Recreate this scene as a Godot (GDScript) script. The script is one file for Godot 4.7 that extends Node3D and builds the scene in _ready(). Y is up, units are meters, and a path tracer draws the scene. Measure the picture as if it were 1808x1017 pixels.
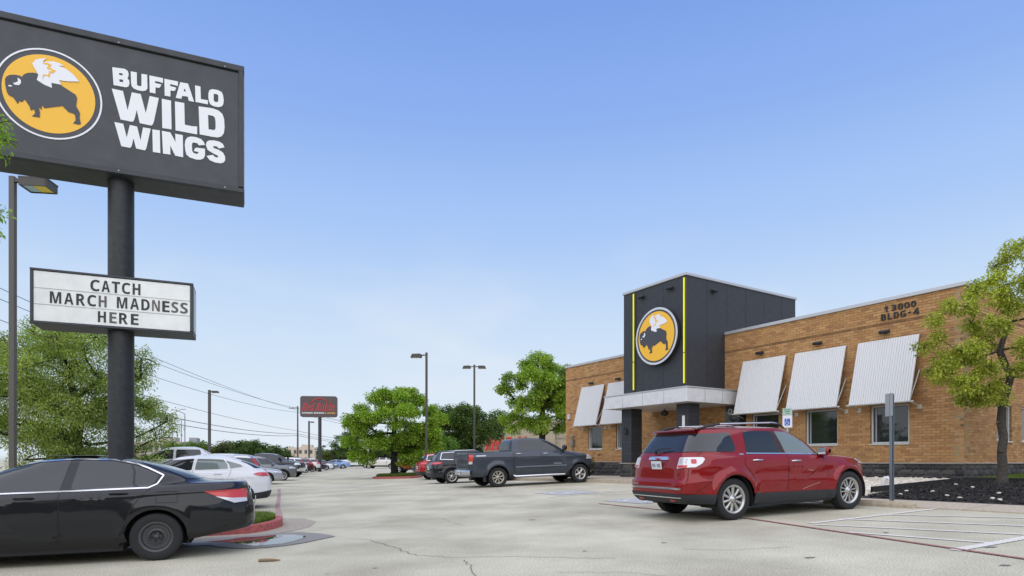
extends Node3D
# A restaurant and its car park on a bright day. x runs right, z towards the viewer; metres.

var M := {}
var taken := {}
var rng := RandomNumberGenerator.new()

# ---------------------------------------------------------------- mesh builder
class MB:
	var v := PackedVector3Array()
	var n := PackedVector3Array()
	var c := PackedColorArray()
	var tint = null
	func tri(a: Vector3, b: Vector3, d: Vector3) -> void:
		var m := (b - a).cross(d - a).normalized()
		v.append(a); v.append(d); v.append(b)
		n.append(m); n.append(m); n.append(m)
		if tint != null:
			c.append(tint); c.append(tint); c.append(tint)
	func stri(a: Vector3, b: Vector3, d: Vector3, na: Vector3, nb: Vector3, nd: Vector3) -> void:
		v.append(a); v.append(d); v.append(b)
		n.append(na); n.append(nd); n.append(nb)
		if tint != null:
			c.append(tint); c.append(tint); c.append(tint)
	func quad(a: Vector3, b: Vector3, d: Vector3, e: Vector3) -> void:
		tri(a, b, d)
		tri(a, d, e)
	func box(p: Vector3, s: Vector3, t := Basis()) -> void:
		var x := t.x * s.x * 0.5
		var y := t.y * s.y * 0.5
		var z := t.z * s.z * 0.5
		quad(p - x - y + z, p + x - y + z, p + x + y + z, p - x + y + z)
		quad(p + x - y - z, p - x - y - z, p - x + y - z, p + x + y - z)
		quad(p + x - y + z, p + x - y - z, p + x + y - z, p + x + y + z)
		quad(p - x - y - z, p - x - y + z, p - x + y + z, p - x + y - z)
		quad(p - x + y + z, p + x + y + z, p + x + y - z, p - x + y - z)
		quad(p - x - y - z, p + x - y - z, p + x - y + z, p - x - y + z)
	func cbox(p: Vector3, s: Vector3, r: float, t := Basis()) -> void:
		# a box whose front, top and side edges are chamfered: six faces, twelve bevels, eight corners
		var h := s * 0.5
		r = minf(r, minf(h.x, minf(h.y, h.z)) * 0.95)
		var P := func(x: float, y: float, z: float) -> Vector3: return p + t * Vector3(x, y, z)
		for ax in 3:
			for sg in [-1.0, 1.0]:
				var q := []
				for k in [[-1.0, -1.0], [1.0, -1.0], [1.0, 1.0], [-1.0, 1.0]]:
					var w := Vector3.ZERO
					w[ax] = sg * h[ax]
					w[(ax + 1) % 3] = k[0] * (h[(ax + 1) % 3] - r)
					w[(ax + 2) % 3] = k[1] * (h[(ax + 2) % 3] - r)
					q.append(p + t * w)
				if sg > 0: quad(q[0], q[1], q[2], q[3])
				else: quad(q[3], q[2], q[1], q[0])
		for ax in 3:
			var b := (ax + 1) % 3
			var d := (ax + 2) % 3
			for sb in [-1.0, 1.0]:
				for sd in [-1.0, 1.0]:
					var q := []
					for k in [[-1.0, 0], [1.0, 0], [1.0, 1], [-1.0, 1]]:
						var w := Vector3.ZERO
						w[ax] = k[0] * (h[ax] - r)
						w[b] = sb * (h[b] - (r if k[1] else 0.0))
						w[d] = sd * (h[d] - (0.0 if k[1] else r))
						q.append(p + t * w)
					if sb * sd > 0: quad(q[0], q[1], q[2], q[3])
					else: quad(q[3], q[2], q[1], q[0])
	func grid(P: Array, wrap := false) -> void:
		# P[i][j]; the normal points along d/di x d/dj
		var ni := P.size()
		var nj: int = P[0].size()
		var N := []
		for i in ni:
			var row := PackedVector3Array()
			row.resize(nj)
			N.append(row)
		var last := ni if wrap else ni - 1
		for i in last:
			var k := (i + 1) % ni
			for j in nj - 1:
				var m: Vector3 = (P[k][j] - P[i][j + 1]).cross(P[k][j + 1] - P[i][j])
				N[i][j] += m; N[k][j] += m; N[i][j + 1] += m; N[k][j + 1] += m
		for i in ni:
			for j in nj:
				N[i][j] = N[i][j].normalized()
		for i in last:
			var k := (i + 1) % ni
			for j in nj - 1:
				stri(P[i][j], P[k][j], P[k][j + 1], N[i][j], N[k][j], N[k][j + 1])
				stri(P[i][j], P[k][j + 1], P[i][j + 1], N[i][j], N[k][j + 1], N[i][j + 1])
	func tube(pts: Array, rad: Array, sides := 8, caps := true) -> void:
		var rows := []
		var ref := Vector3.UP
		var d0: Vector3 = (pts[pts.size() - 1] - pts[0]).normalized()
		if absf(d0.y) > 0.8: ref = Vector3.RIGHT
		for i in pts.size():
			var d: Vector3 = (pts[mini(i + 1, pts.size() - 1)] - pts[maxi(i - 1, 0)]).normalized()
			var a := d.cross(ref).normalized()
			var b := d.cross(a)
			var row := PackedVector3Array()
			for k in sides:
				var t := TAU * k / sides
				row.append(pts[i] + (a * cos(t) - b * sin(t)) * rad[i])
			rows.append(row)
		var Q := []
		for k in sides:
			var col := PackedVector3Array()
			for i in pts.size(): col.append(rows[i][k])
			Q.append(col)
		Q.reverse()
		grid(Q, true)
		if caps:
			for e in [0, pts.size() - 1]:
				for k in sides:
					if e == 0: tri(pts[e], rows[e][k], rows[e][(k + 1) % sides])
					else: tri(pts[e], rows[e][(k + 1) % sides], rows[e][k])
	func lathe(prof: Array, o: Vector3, t: Basis, seg := 24) -> void:
		# prof: Vector2(radius, height along t.y)
		var Q := []
		for k in seg:
			var f := -TAU * k / seg
			var col := PackedVector3Array()
			for q in prof: col.append(o + t * Vector3(cos(f) * q.x, q.y, sin(f) * q.x))
			Q.append(col)
		grid(Q, true)
	func disc(o: Vector3, r: float, t: Basis, seg := 32, r0 := 0.0) -> void:
		# faces t.z
		for k in seg:
			var a := TAU * k / seg
			var b := TAU * (k + 1) / seg
			var pa := Vector3(cos(a), sin(a), 0)
			var pb := Vector3(cos(b), sin(b), 0)
			if r0 > 0.0: quad(o + t * (pa * r0), o + t * (pa * r), o + t * (pb * r), o + t * (pb * r0))
			else: tri(o, o + t * (pa * r), o + t * (pb * r))
	func prism(poly: PackedVector2Array, depth: float, t: Transform3D, back := false) -> void:
		# front at z = depth, sides down to z = 0
		var p := poly
		if Geometry2D.is_polygon_clockwise(p):
			p = p.duplicate()
			p.reverse()
		var ix := Geometry2D.triangulate_polygon(p)
		for k in range(0, ix.size(), 3):
			var a := p[ix[k]]
			var b := p[ix[k + 1]]
			var d := p[ix[k + 2]]
			if (b - a).cross(d - a) < 0.0:
				var s := b
				b = d
				d = s
			tri(t * Vector3(a.x, a.y, depth), t * Vector3(b.x, b.y, depth), t * Vector3(d.x, d.y, depth))
			if back: tri(t * Vector3(a.x, a.y, 0), t * Vector3(d.x, d.y, 0), t * Vector3(b.x, b.y, 0))
		if depth > 0.0:
			for k in p.size():
				var a := p[k]
				var b := p[(k + 1) % p.size()]
				quad(t * Vector3(a.x, a.y, 0), t * Vector3(b.x, b.y, 0), t * Vector3(b.x, b.y, depth), t * Vector3(a.x, a.y, depth))
	func mesh() -> ArrayMesh:
		var a := []
		a.resize(Mesh.ARRAY_MAX)
		a[Mesh.ARRAY_VERTEX] = v
		a[Mesh.ARRAY_NORMAL] = n
		if c.size() == v.size() and c.size() > 0: a[Mesh.ARRAY_COLOR] = c
		var m := ArrayMesh.new()
		if v.size(): m.add_surface_from_arrays(Mesh.PRIMITIVE_TRIANGLES, a)
		return m

# ---------------------------------------------------------------- naming and grouping
func numbered(called: String) -> String:
	taken[called] = taken.get(called, -1) + 1
	return called if taken[called] == 0 else "%s_%03d" % [called, taken[called]]

func tag(o: Node, label: String, category: String, group := "") -> void:
	o.set_meta("label", label)
	o.set_meta("category", category)
	if group: o.set_meta("group", group)

func thing(called: String, label: String, category: String, at := Vector3.ZERO, turn := 0.0, group := "") -> Node3D:
	var o := Node3D.new()
	o.name = numbered(called)
	add_child(o)
	o.position = at
	o.rotation.y = turn
	tag(o, label, category, group)
	return o

func part(called: String, b, m: Material, parent: Node, label := "") -> MeshInstance3D:
	var o := MeshInstance3D.new()
	o.name = called if parent != self else numbered(called)
	o.mesh = b.mesh() if b is MB else b
	o.material_override = m
	parent.add_child(o, true)
	if label: o.set_meta("label", label)
	return o

func empty(called: String, parent: Node, at := Vector3.ZERO) -> Node3D:
	var o := Node3D.new()
	o.name = called
	parent.add_child(o, true)
	o.position = at
	return o

func structure(called: String, b, m: Material) -> MeshInstance3D:
	var o := part(called, b, m, self)
	o.set_meta("kind", "structure")
	return o

func stuff(o: Node) -> Node:
	o.set_meta("kind", "stuff")
	return o

func scatter(called: String, mesh: Mesh, mat: Material, xs: Array, cols: Array, parent: Node = self) -> MultiMeshInstance3D:
	var mm := MultiMesh.new()
	mm.transform_format = MultiMesh.TRANSFORM_3D
	mm.use_colors = cols.size() > 0
	mm.mesh = mesh
	mm.instance_count = xs.size()
	for i in xs.size():
		mm.set_instance_transform(i, xs[i])
		if cols.size(): mm.set_instance_color(i, cols[i])
	var o := MultiMeshInstance3D.new()
	o.name = called if parent != self else numbered(called)
	o.multimesh = mm
	o.material_override = mat
	parent.add_child(o, true)
	return o

# ---------------------------------------------------------------- materials
func lin(r: float, g: float, b: float) -> Color:
	return Color(r, g, b).linear_to_srgb()

func mat(key: String, r: float, g: float, b: float, rough := 0.7, metal := 0.0) -> StandardMaterial3D:
	if M.has(key): return M[key]
	var m := StandardMaterial3D.new()
	m.resource_name = key
	m.albedo_color = lin(r, g, b)
	m.roughness = rough
	m.metallic = metal
	M[key] = m
	return m

func paint(key: String, r: float, g: float, b: float, metal := 0.35, rough := 0.4) -> StandardMaterial3D:
	var m := mat(key, r, g, b, rough, metal)
	m.clearcoat_enabled = true
	m.clearcoat = 0.8
	m.metallic_specular = 0.2
	m.clearcoat_roughness = 0.06
	return m

func noise_tex(size: int, freq: float, octaves: int, a: float, b: float, s := 1, type := FastNoiseLite.TYPE_SIMPLEX_SMOOTH, tone := Color(1, 1, 1)) -> NoiseTexture2D:
	var f := FastNoiseLite.new()
	f.noise_type = type
	f.seed = s
	f.frequency = freq
	f.fractal_octaves = octaves
	f.fractal_gain = 0.6
	var t := NoiseTexture2D.new()
	t.width = size
	t.height = size
	t.seamless = true
	t.normalize = true
	t.noise = f
	var g := Gradient.new()
	g.offsets = PackedFloat32Array([0.0, 0.5, 1.0])
	var mid := (a + b) * 0.5
	g.colors = PackedColorArray([Color(a * tone.r, a * tone.g, a * tone.b), Color(mid, mid, mid), Color(b, b, b)])
	t.color_ramp = g
	return t

func grain(m: StandardMaterial3D, t: Texture2D, scale: float, world := true) -> StandardMaterial3D:
	m.albedo_texture = t
	m.uv1_triplanar = true
	m.uv1_world_triplanar = world
	m.uv1_scale = Vector3.ONE * scale
	return m

func mottle(m: StandardMaterial3D, t: Texture2D, scale: float) -> StandardMaterial3D:
	m.detail_enabled = true
	m.detail_albedo = t
	m.detail_blend_mode = BaseMaterial3D.BLEND_MODE_MUL
	m.detail_uv_layer = BaseMaterial3D.DETAIL_UV_2
	m.uv2_triplanar = true
	m.uv2_world_triplanar = true
	m.uv2_scale = Vector3.ONE * scale
	return m

# ---------------------------------------------------------------- lie of the land
func gh(x: float, z: float) -> float:
	# the car park falls to the left and towards the viewer
	var d := -z
	var s := 0.92 * x + 0.39 * minf(d, 27.0)
	var h := 0.035 * 0.5 * (s + sqrt(s * s + 1.5))
	return h if h < 0.66 else 0.66 + 0.14 * (1.0 - exp(-(h - 0.66) / 0.14))

func at(x: float, d: float, up := 0.0) -> Vector3:
	return Vector3(x, gh(x, -d) + up, -d)

func settle(o: Node3D, x: float, d: float, yaw: float, up := 0.0) -> void:
	var e := 1.2
	var nx := (gh(x - e, -d) - gh(x + e, -d)) / (2.0 * e)
	var nz := (gh(x, -d - e) - gh(x, -d + e)) / (2.0 * e)
	var y := Vector3(nx, 1.0, nz).normalized()
	var fx := Vector3(cos(yaw), 0, -sin(yaw))
	fx = (fx - y * fx.dot(y)).normalized()
	o.transform = Transform3D(Basis(fx, y, fx.cross(y)), at(x, d, up))

func poly2(a: Array) -> PackedVector2Array:
	var p := PackedVector2Array()
	for k in range(0, a.size(), 2): p.append(Vector2(a[k], a[k + 1]))
	return p

func without_holes(outer: PackedVector2Array, holes: Array) -> Array:
	if holes.is_empty(): return [outer]
	var cx := 0.0
	for q in holes[0]: cx += q.x / holes[0].size()
	var out := []
	for s in [-1, 1]:
		var x1 := cx - 100.0 if s < 0 else cx + 100.0
		var rect := PackedVector2Array([Vector2(cx, -100), Vector2(x1, -100), Vector2(x1, 100), Vector2(cx, 100)])
		var bits: Array = Geometry2D.intersect_polygons(outer, rect)
		for h in holes:
			var nxt := []
			for b in bits: nxt.append_array(Geometry2D.clip_polygons(b, h))
			bits = nxt
		out.append_array(bits)
	return out

var fonts := {}
func font(serif := false) -> SystemFont:
	if not fonts.has(serif):
		var f := SystemFont.new()
		f.font_names = PackedStringArray(["Droid Serif" if serif else "Droid Sans"])
		f.font_weight = 700
		fonts[serif] = f
	return fonts[serif]

func letters(text: String, depth: float, serif := false) -> TextMesh:
	var t := TextMesh.new()
	t.text = text
	t.font = font(serif)
	t.font_size = 64
	t.pixel_size = 0.01
	t.curve_step = 3.0
	t.depth = depth
	return t

func fit_text(called: String, text: String, box: Rect2, depth: float, z: float, m: Material, parent: Node, serif := false, slant := 0.0) -> MeshInstance3D:
	# the text stretched to fill a rectangle in the parent's xy plane
	var t := letters(text, 0.05, serif)
	var bb := t.get_aabb()
	var sx := box.size.x / bb.size.x
	var sy := box.size.y / bb.size.y
	var sz := depth / 0.05
	var o := part(called, t, m, parent)
	var bs := Basis(Vector3(sx, 0, 0), Vector3(slant * sy, sy, 0), Vector3(0, 0, sz))
	var c := bb.get_center()
	o.transform = Transform3D(bs, Vector3(box.get_center().x, box.get_center().y, z + depth * 0.5) - bs * c)
	return o
const SIGN_LETTERS := [
	{"p": [-0.083,7.737,0.125,7.757,0.177,7.73,0.192,7.688,0.192,7.636,0.173,7.579,0.203,7.547,0.207,7.476,0.186,7.416,0.147,7.396,-0.061,7.392], "h": [[0.032,7.653,0.086,7.658,0.095,7.638,0.086,7.614,0.032,7.614],[0.033,7.532,0.091,7.533,0.105,7.517,0.097,7.485,0.041,7.478]]},
	{"p": [0.229,7.733,0.333,7.736,0.336,7.494,0.356,7.475,0.396,7.475,0.415,7.493,0.415,7.73,0.513,7.734,0.518,7.464,0.493,7.415,0.435,7.388,0.344,7.388,0.277,7.407,0.245,7.446,0.237,7.496], "h": []},
	{"p": [0.552,7.731,0.793,7.733,0.789,7.631,0.741,7.644,0.651,7.642,0.651,7.602,0.764,7.599,0.741,7.54,0.717,7.518,0.659,7.518,0.659,7.392,0.558,7.391], "h": []},
	{"p": [0.816,7.728,1.06,7.731,1.058,7.637,0.998,7.643,0.919,7.644,0.919,7.604,1.028,7.599,1.01,7.541,0.987,7.518,0.924,7.516,0.924,7.391,0.822,7.387], "h": []},
	{"p": [1.099,7.727,1.243,7.731,1.353,7.381,1.255,7.382,1.237,7.463,1.135,7.455,1.121,7.392,1.019,7.388], "h": [[1.18,7.617,1.207,7.56,1.159,7.555]]},
	{"p": [1.371,7.725,1.47,7.726,1.478,7.467,1.607,7.472,1.61,7.388,1.379,7.387], "h": []},
	{"p": [1.619,7.622,1.637,7.688,1.687,7.723,1.792,7.729,1.866,7.705,1.894,7.645,1.906,7.538,1.897,7.453,1.866,7.402,1.804,7.374,1.717,7.374,1.656,7.398,1.631,7.447,1.616,7.526], "h": [[1.717,7.634,1.779,7.639,1.804,7.617,1.804,7.5,1.785,7.472,1.736,7.471,1.717,7.494]]},
	{"p": [-0.092,7.315,0.097,7.311,0.177,6.947,0.248,7.32,0.401,7.319,0.49,6.957,0.556,7.318,0.717,7.313,0.63,6.816,0.607,6.751,0.579,6.729,0.384,6.736,0.333,6.988,0.293,6.796,0.277,6.753,0.248,6.733,0.058,6.738], "h": []},
	{"p": [0.77,7.312,0.934,7.312,0.945,6.729,0.779,6.721], "h": []},
	{"p": [1.004,7.312,1.173,7.317,1.183,6.874,1.315,6.871,1.409,6.885,1.409,6.722,1.016,6.724], "h": []},
	{"p": [1.436,7.308,1.693,7.325,1.804,7.305,1.879,7.25,1.914,7.147,1.922,6.983,1.91,6.856,1.866,6.778,1.792,6.738,1.705,6.732,1.456,6.735], "h": [[1.61,7.17,1.705,7.17,1.742,7.137,1.752,7.057,1.752,6.92,1.73,6.877,1.621,6.872]]},
	{"p": [-0.048,6.665,0.102,6.661,0.162,6.403,0.215,6.663,0.339,6.656,0.399,6.393,0.441,6.662,0.575,6.664,0.498,6.254,0.475,6.208,0.322,6.217,0.277,6.407,0.243,6.243,0.22,6.21,0.069,6.211], "h": []},
	{"p": [0.604,6.656,0.735,6.663,0.744,6.207,0.613,6.204], "h": []},
	{"p": [0.772,6.662,0.922,6.662,1.016,6.485,1.01,6.654,1.147,6.652,1.153,6.202,1.01,6.206,0.919,6.398,0.924,6.212,0.793,6.206], "h": []},
	{"p": [1.183,6.457,1.192,6.554,1.23,6.622,1.291,6.655,1.387,6.661,1.484,6.64,1.533,6.589,1.554,6.532,1.436,6.505,1.417,6.538,1.363,6.545,1.321,6.533,1.312,6.483,1.318,6.363,1.345,6.325,1.399,6.315,1.43,6.337,1.436,6.365,1.348,6.369,1.369,6.427,1.399,6.447,1.554,6.454,1.554,6.313,1.527,6.247,1.472,6.212,1.387,6.2,1.279,6.22,1.213,6.268,1.192,6.351], "h": []},
	{"p": [1.57,6.535,1.588,6.607,1.631,6.643,1.73,6.663,1.829,6.656,1.891,6.62,1.919,6.557,1.816,6.513,1.785,6.544,1.742,6.549,1.705,6.532,1.717,6.503,1.816,6.481,1.891,6.441,1.929,6.372,1.935,6.291,1.904,6.236,1.841,6.207,1.742,6.206,1.643,6.235,1.582,6.312,1.705,6.356,1.73,6.327,1.779,6.313,1.804,6.334,1.792,6.36,1.705,6.391,1.606,6.44], "h": []},
]
const EMBLEM_BISON := [-0.801,0.148,-0.774,0.204,-0.719,0.251,-0.624,0.28,-0.544,0.28,-0.505,0.26,-0.465,0.325,-0.4,0.374,-0.304,0.404,-0.214,0.406,-0.203,0.333,-0.223,0.259,-0.092,0.191,0.036,0.171,0.039,0.252,0.205,0.252,0.49,0.097,0.516,0.022,0.499,-0.155,0.55,-0.255,0.572,-0.311,0.563,-0.414,0.589,-0.541,0.55,-0.57,0.443,-0.562,0.49,-0.481,0.482,-0.391,0.456,-0.34,0.355,-0.328,0.238,-0.213,-0.092,-0.338,-0.141,-0.279,-0.144,-0.389,-0.174,-0.356,-0.198,-0.351,-0.174,-0.455,-0.182,-0.566,-0.32,-0.567,-0.263,-0.495,-0.279,-0.399,-0.344,-0.443,-0.36,-0.368,-0.44,-0.238,-0.457,-0.226,-0.497,-0.29,-0.552,-0.283,-0.576,-0.352,-0.656,-0.228,-0.735,-0.198,-0.769,-0.137,-0.798,0.012]
const EMBLEM_WING := [-0.312,0.604,-0.255,0.698,-0.157,0.752,-0.043,0.781,-0.092,0.735,-0.125,0.667,-0.059,0.711,0.072,0.745,0.172,0.736,0.272,0.701,0.172,0.666,0.305,0.638,0.456,0.534,0.558,0.407,0.339,0.36,0.18,0.346,0.222,0.256,0.139,0.256,0.036,0.255,0.048,0.144,-0.092,0.181,-0.231,0.257,-0.203,0.373,-0.255,0.479,-0.295,0.548]
const EMBLEM_BOLT := [-0.125,0.655,-0.043,0.688,0.039,0.662,0.006,0.588,0.122,0.543,0.056,0.466,0.023,0.484,-0.002,0.358,-0.035,0.394,-0.1,0.382,-0.125,0.292,-0.117,0.404,-0.026,0.416,-0.002,0.478,-0.018,0.498,0.072,0.524,-0.051,0.56,-0.01,0.644,-0.084,0.641]
const EMBLEM_HORN := [-0.576,0.223,-0.521,0.187,-0.513,0.12,-0.552,0.061,-0.632,0.052,-0.656,0.086,-0.608,0.107,-0.568,0.146]
const EMBLEM_EYE := [-0.747,0.015,-0.719,0.027,-0.672,0.023,-0.68,0.001,-0.727,-0.01]

# ---------------------------------------------------------------- vehicles
# A body is a stack of closed outlines (keys) from the sill to the roof: [y at rear, y at front, x rear, x front, half width, squareness rear, squareness front, rear kick, front kick]
var K: Array = []        # sampled outlines of the body at work
var C := {}              # the body's spec
const KN := 96

func set_keys(spec: Dictionary) -> void:
	C = spec
	K = []
	var keys: Array = spec.keys
	var n := keys.size() - 1
	for i in KN + 1:
		var t := float(i) / KN * n
		var a := mini(int(t), n - 1)
		var f := t - a
		var row := PackedFloat32Array()
		for k in 9:
			var p1: float = keys[a][k]
			var p2: float = keys[a + 1][k]
			var p0: float = keys[maxi(a - 1, 0)][k]
			var p3: float = keys[mini(a + 2, n)][k]
			var m1 := (p2 - p0) * 0.5
			var m2 := (p3 - p1) * 0.5
			var dl := p2 - p1
			if (p1 - p0) * dl <= 0.0: m1 = 0.0
			if (p3 - p2) * dl <= 0.0: m2 = 0.0
			m1 = clampf(m1, -3.0 * absf(dl), 3.0 * absf(dl))
			m2 = clampf(m2, -3.0 * absf(dl), 3.0 * absf(dl))
			var f2 := f * f
			var f3 := f2 * f
			row.append((2 * f3 - 3 * f2 + 1) * p1 + (f3 - 2 * f2 + f) * m1 + (3 * f2 - 2 * f3) * p2 + (f3 - f2) * m2)
		K.append(row)

func ring(v: float) -> PackedFloat32Array:
	var t := clampf(v, 0.0, 1.0) * KN
	var a := mini(int(t), KN - 1)
	var f := t - a
	var p: PackedFloat32Array = K[a]
	var q: PackedFloat32Array = K[a + 1]
	var r := PackedFloat32Array()
	r.resize(9)
	for k in 9: r[k] = p[k] + (q[k] - p[k]) * f
	return r

func on_ring(r: PackedFloat32Array, u: float) -> Vector3:
	var xi: float
	var z: float
	if u <= 1.0:
		var z0 := pow(1.0 - pow(0.94, r[5]), 1.0 / r[5])
		z = maxf(u, 0.0) * z0
		xi = -pow(1.0 - pow(z, r[5]), 1.0 / r[5])
	elif u < 2.0:
		xi = lerpf(-0.94, 0.94, u - 1.0)
		var e: float = r[5] if xi < 0.0 else r[6]
		z = pow(1.0 - pow(absf(xi), e), 1.0 / e)
	else:
		var z0 := pow(1.0 - pow(0.94, r[6]), 1.0 / r[6])
		z = maxf(3.0 - u, 0.0) * z0
		xi = pow(1.0 - pow(z, r[6]), 1.0 / r[6])
	var x := (r[2] + r[3]) * 0.5 + xi * (r[3] - r[2]) * 0.5
	var y := ring_y(r, xi)
	z *= r[4]
	if z > 0.7 * r[4]:
		for xw in [C.ra, C.fa]:
			var d = Vector2(x - xw, y - C.wr).length() - C.arch
			z += C.flare * exp(-pow((d - 0.04) / 0.085, 2.0))
		for cr in C.get("creases", []):
			# a soft line along the side: [y rear, y front, amount, width]
			var yc := lerpf(cr[0], cr[1], (xi + 1.0) * 0.5)
			z += cr[2] * exp(-pow((y - yc) / cr[3], 2.0))
	return Vector3(x, y, z)

func ring_y(r: PackedFloat32Array, xi: float) -> float:
	return lerpf(r[0], r[1], (xi + 1.0) * 0.5) + r[7] * smoothstep(0.45, 1.0, -xi) + r[8] * smoothstep(0.45, 1.0, xi)

func body_pt(u: float, v: float) -> Vector3:
	return on_ring(ring(v), u)

func to_uv(kind: String, a: float, y: float) -> Vector2:
	var lo := 0.0
	var hi := 1.0
	for k in 18:
		var m := (lo + hi) * 0.5
		if ring_y(ring(m), xi_of(ring(m), kind, a)) < y: lo = m
		else: hi = m
	var v := (lo + hi) * 0.5
	var r := ring(v)
	var xi := xi_of(r, kind, a)
	if absf(xi) <= 0.94: return Vector2(1.0 + (xi + 0.94) / 1.88, v)
	var e: float = r[5] if xi < 0.0 else r[6]
	var z0 := pow(1.0 - pow(0.94, e), 1.0 / e)
	var z: float
	if kind == "s": z = pow(maxf(1.0 - pow(absf(xi), e), 0.0), 1.0 / e)
	else: z = minf(absf(a) / maxf(r[4], 0.01), 1.0)
	z = minf(z / z0, 1.0)
	return Vector2(z if xi < 0.0 else 3.0 - z, v)

func xi_of(r: PackedFloat32Array, kind: String, a: float) -> float:
	if kind == "s": return clampf((a - (r[2] + r[3]) * 0.5) / maxf((r[3] - r[2]) * 0.5, 0.01), -1.0, 1.0)
	var e: float = r[5] if kind == "r" else r[6]
	var z := minf(absf(a) / maxf(r[4], 0.01), 0.999)
	var xi := pow(1.0 - pow(z, e), 1.0 / e)
	return -xi if kind == "r" else xi

func surf(u: float, v: float, off: float) -> Vector3:
	var e := 0.004
	var p := body_pt(u, v)
	var du := body_pt(u + e, v) - body_pt(maxf(u - e, 0.0), v)
	var dv := body_pt(u, minf(v + e, 1.0)) - body_pt(u, v - e)
	if u < e: du = Vector3(0, 0, 1)
	if u > 3.0 - e: du = Vector3(0, 0, -1)
	var m := du.cross(dv)
	return p + (m.normalized() if m.length() > 1e-9 else Vector3.UP) * off

func rounded(pts: Array, r: float) -> Array:
	# pts: [kind, a, y]; each corner cut by a small arc, long edges split
	var out := []
	var n := pts.size()
	for i in n:
		var p := Vector2(pts[i][1], pts[i][2])
		var q := Vector2(pts[(i + n - 1) % n][1], pts[(i + n - 1) % n][2])
		var s := Vector2(pts[(i + 1) % n][1], pts[(i + 1) % n][2])
		var same: bool = pts[i][0] == pts[(i + n - 1) % n][0] and pts[i][0] == pts[(i + 1) % n][0]
		if not same or r <= 0.0 or (absf(p.x) < 0.001 and pts[i][0] != "s"):
			out.append(pts[i])
			continue
		var a := p + (q - p).limit_length(minf(r, (q - p).length() * 0.45))
		var b := p + (s - p).limit_length(minf(r, (s - p).length() * 0.45))
		for k in 4:
			var t := k / 3.0
			var w := a.lerp(p, t).lerp(p.lerp(b, t), t)
			out.append([pts[i][0], w.x, w.y])
	return out

func patch_poly(pts: Array, r: float) -> PackedVector2Array:
	var c := rounded(pts, r)
	var out := PackedVector2Array()
	for i in c.size():
		var a: Array = c[i]
		var b: Array = c[(i + 1) % c.size()]
		var steps := 1
		if a[0] == b[0]: steps = clampi(int(Vector2(a[1] - b[1], a[2] - b[2]).length() / 0.12), 1, 12)
		for k in steps:
			var t := float(k) / steps
			var w := to_uv(a[0], lerpf(a[1], b[1], t), lerpf(a[2], b[2], t)) if a[0] == b[0] else to_uv(a[0], a[1], a[2])
			if out.is_empty() or out[out.size() - 1].distance_to(w) > 1e-4: out.append(w)
	if out.size() > 1 and out[0].distance_to(out[out.size() - 1]) < 1e-4: out.remove_at(out.size() - 1)
	return out

func patch_into(b: MB, poly: PackedVector2Array, off: float, side: float, lv := 2) -> void:
	# poly in (u, v); drawn on the body lifted by off
	var sc := PackedVector2Array()
	var L: float = C.len * 0.94
	for q in poly:
		var X: float = (q.x - 1.0) * 0.9 if q.x < 1.0 else ((q.x - 1.0) * L if q.x < 2.0 else L + (q.x - 2.0) * 0.9)
		sc.append(Vector2(X, q.y * 3.0))
	if Geometry2D.is_polygon_clockwise(sc):
		sc.reverse()
	var ix := Geometry2D.triangulate_polygon(sc)
	var un := func(p: Vector2) -> Vector2:
		var u: float = 1.0 + p.x / 0.9 if p.x < 0.0 else (1.0 + p.x / L if p.x < L else 2.0 + (p.x - L) / 0.9)
		return Vector2(u, p.y / 3.0)
	var cache := {}
	var P := func(p: Vector2) -> Vector3:
		var key := Vector2i(int(round(p.x * 20000.0)), int(round(p.y * 20000.0)))
		if not cache.has(key):
			var q: Vector2 = un.call(p)
			var w := surf(q.x, q.y, off)
			w.z *= side
			cache[key] = w
		return cache[key]
	var tris := []
	for k in range(0, ix.size(), 3):
		var a := sc[ix[k]]
		var d := sc[ix[k + 1]]
		var e := sc[ix[k + 2]]
		if (d - a).cross(e - a) < 0.0: tris.append([a, e, d])
		else: tris.append([a, d, e])
	for l in lv:
		var more := []
		for t in tris:
			if (t[0] - t[1]).length_squared() + (t[1] - t[2]).length_squared() + (t[2] - t[0]).length_squared() < 0.006:
				more.append(t)
				continue
			var ab: Vector2 = (t[0] + t[1]) * 0.5
			var bc: Vector2 = (t[1] + t[2]) * 0.5
			var ca: Vector2 = (t[2] + t[0]) * 0.5
			more.append([t[0], ab, ca]); more.append([ab, t[1], bc]); more.append([ca, bc, t[2]]); more.append([ab, bc, ca])
		tris = more
	# smooth normals from the faces that meet in a point
	var nrm := {}
	for t in tris:
		var a: Vector3 = P.call(t[0])
		var d: Vector3 = P.call(t[1])
		var e: Vector3 = P.call(t[2])
		var m := (d - a).cross(e - a) * side
		for q in [a, d, e]: nrm[q] = nrm.get(q, Vector3.ZERO) + m
	for t in tris:
		var a: Vector3 = P.call(t[0])
		var d: Vector3 = P.call(t[1])
		var e: Vector3 = P.call(t[2])
		if side > 0: b.stri(a, d, e, nrm[a].normalized(), nrm[d].normalized(), nrm[e].normalized())
		else: b.stri(a, e, d, nrm[a].normalized(), nrm[e].normalized(), nrm[d].normalized())
	# the rim of a lifted piece
	if off > 0.0045:
		for k in sc.size():
			var a: Vector3 = P.call(sc[k])
			var d: Vector3 = P.call(sc[(k + 1) % sc.size()])
			var qa: Vector2 = un.call(sc[k])
			var qd: Vector2 = un.call(sc[(k + 1) % sc.size()])
			var a2 := surf(qa.x, qa.y, -0.01)
			var d2 := surf(qd.x, qd.y, -0.01)
			a2.z *= side
			d2.z *= side
			if side > 0: b.quad(a2, d2, d, a)
			else: b.quad(a, d, d2, a2)

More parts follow.
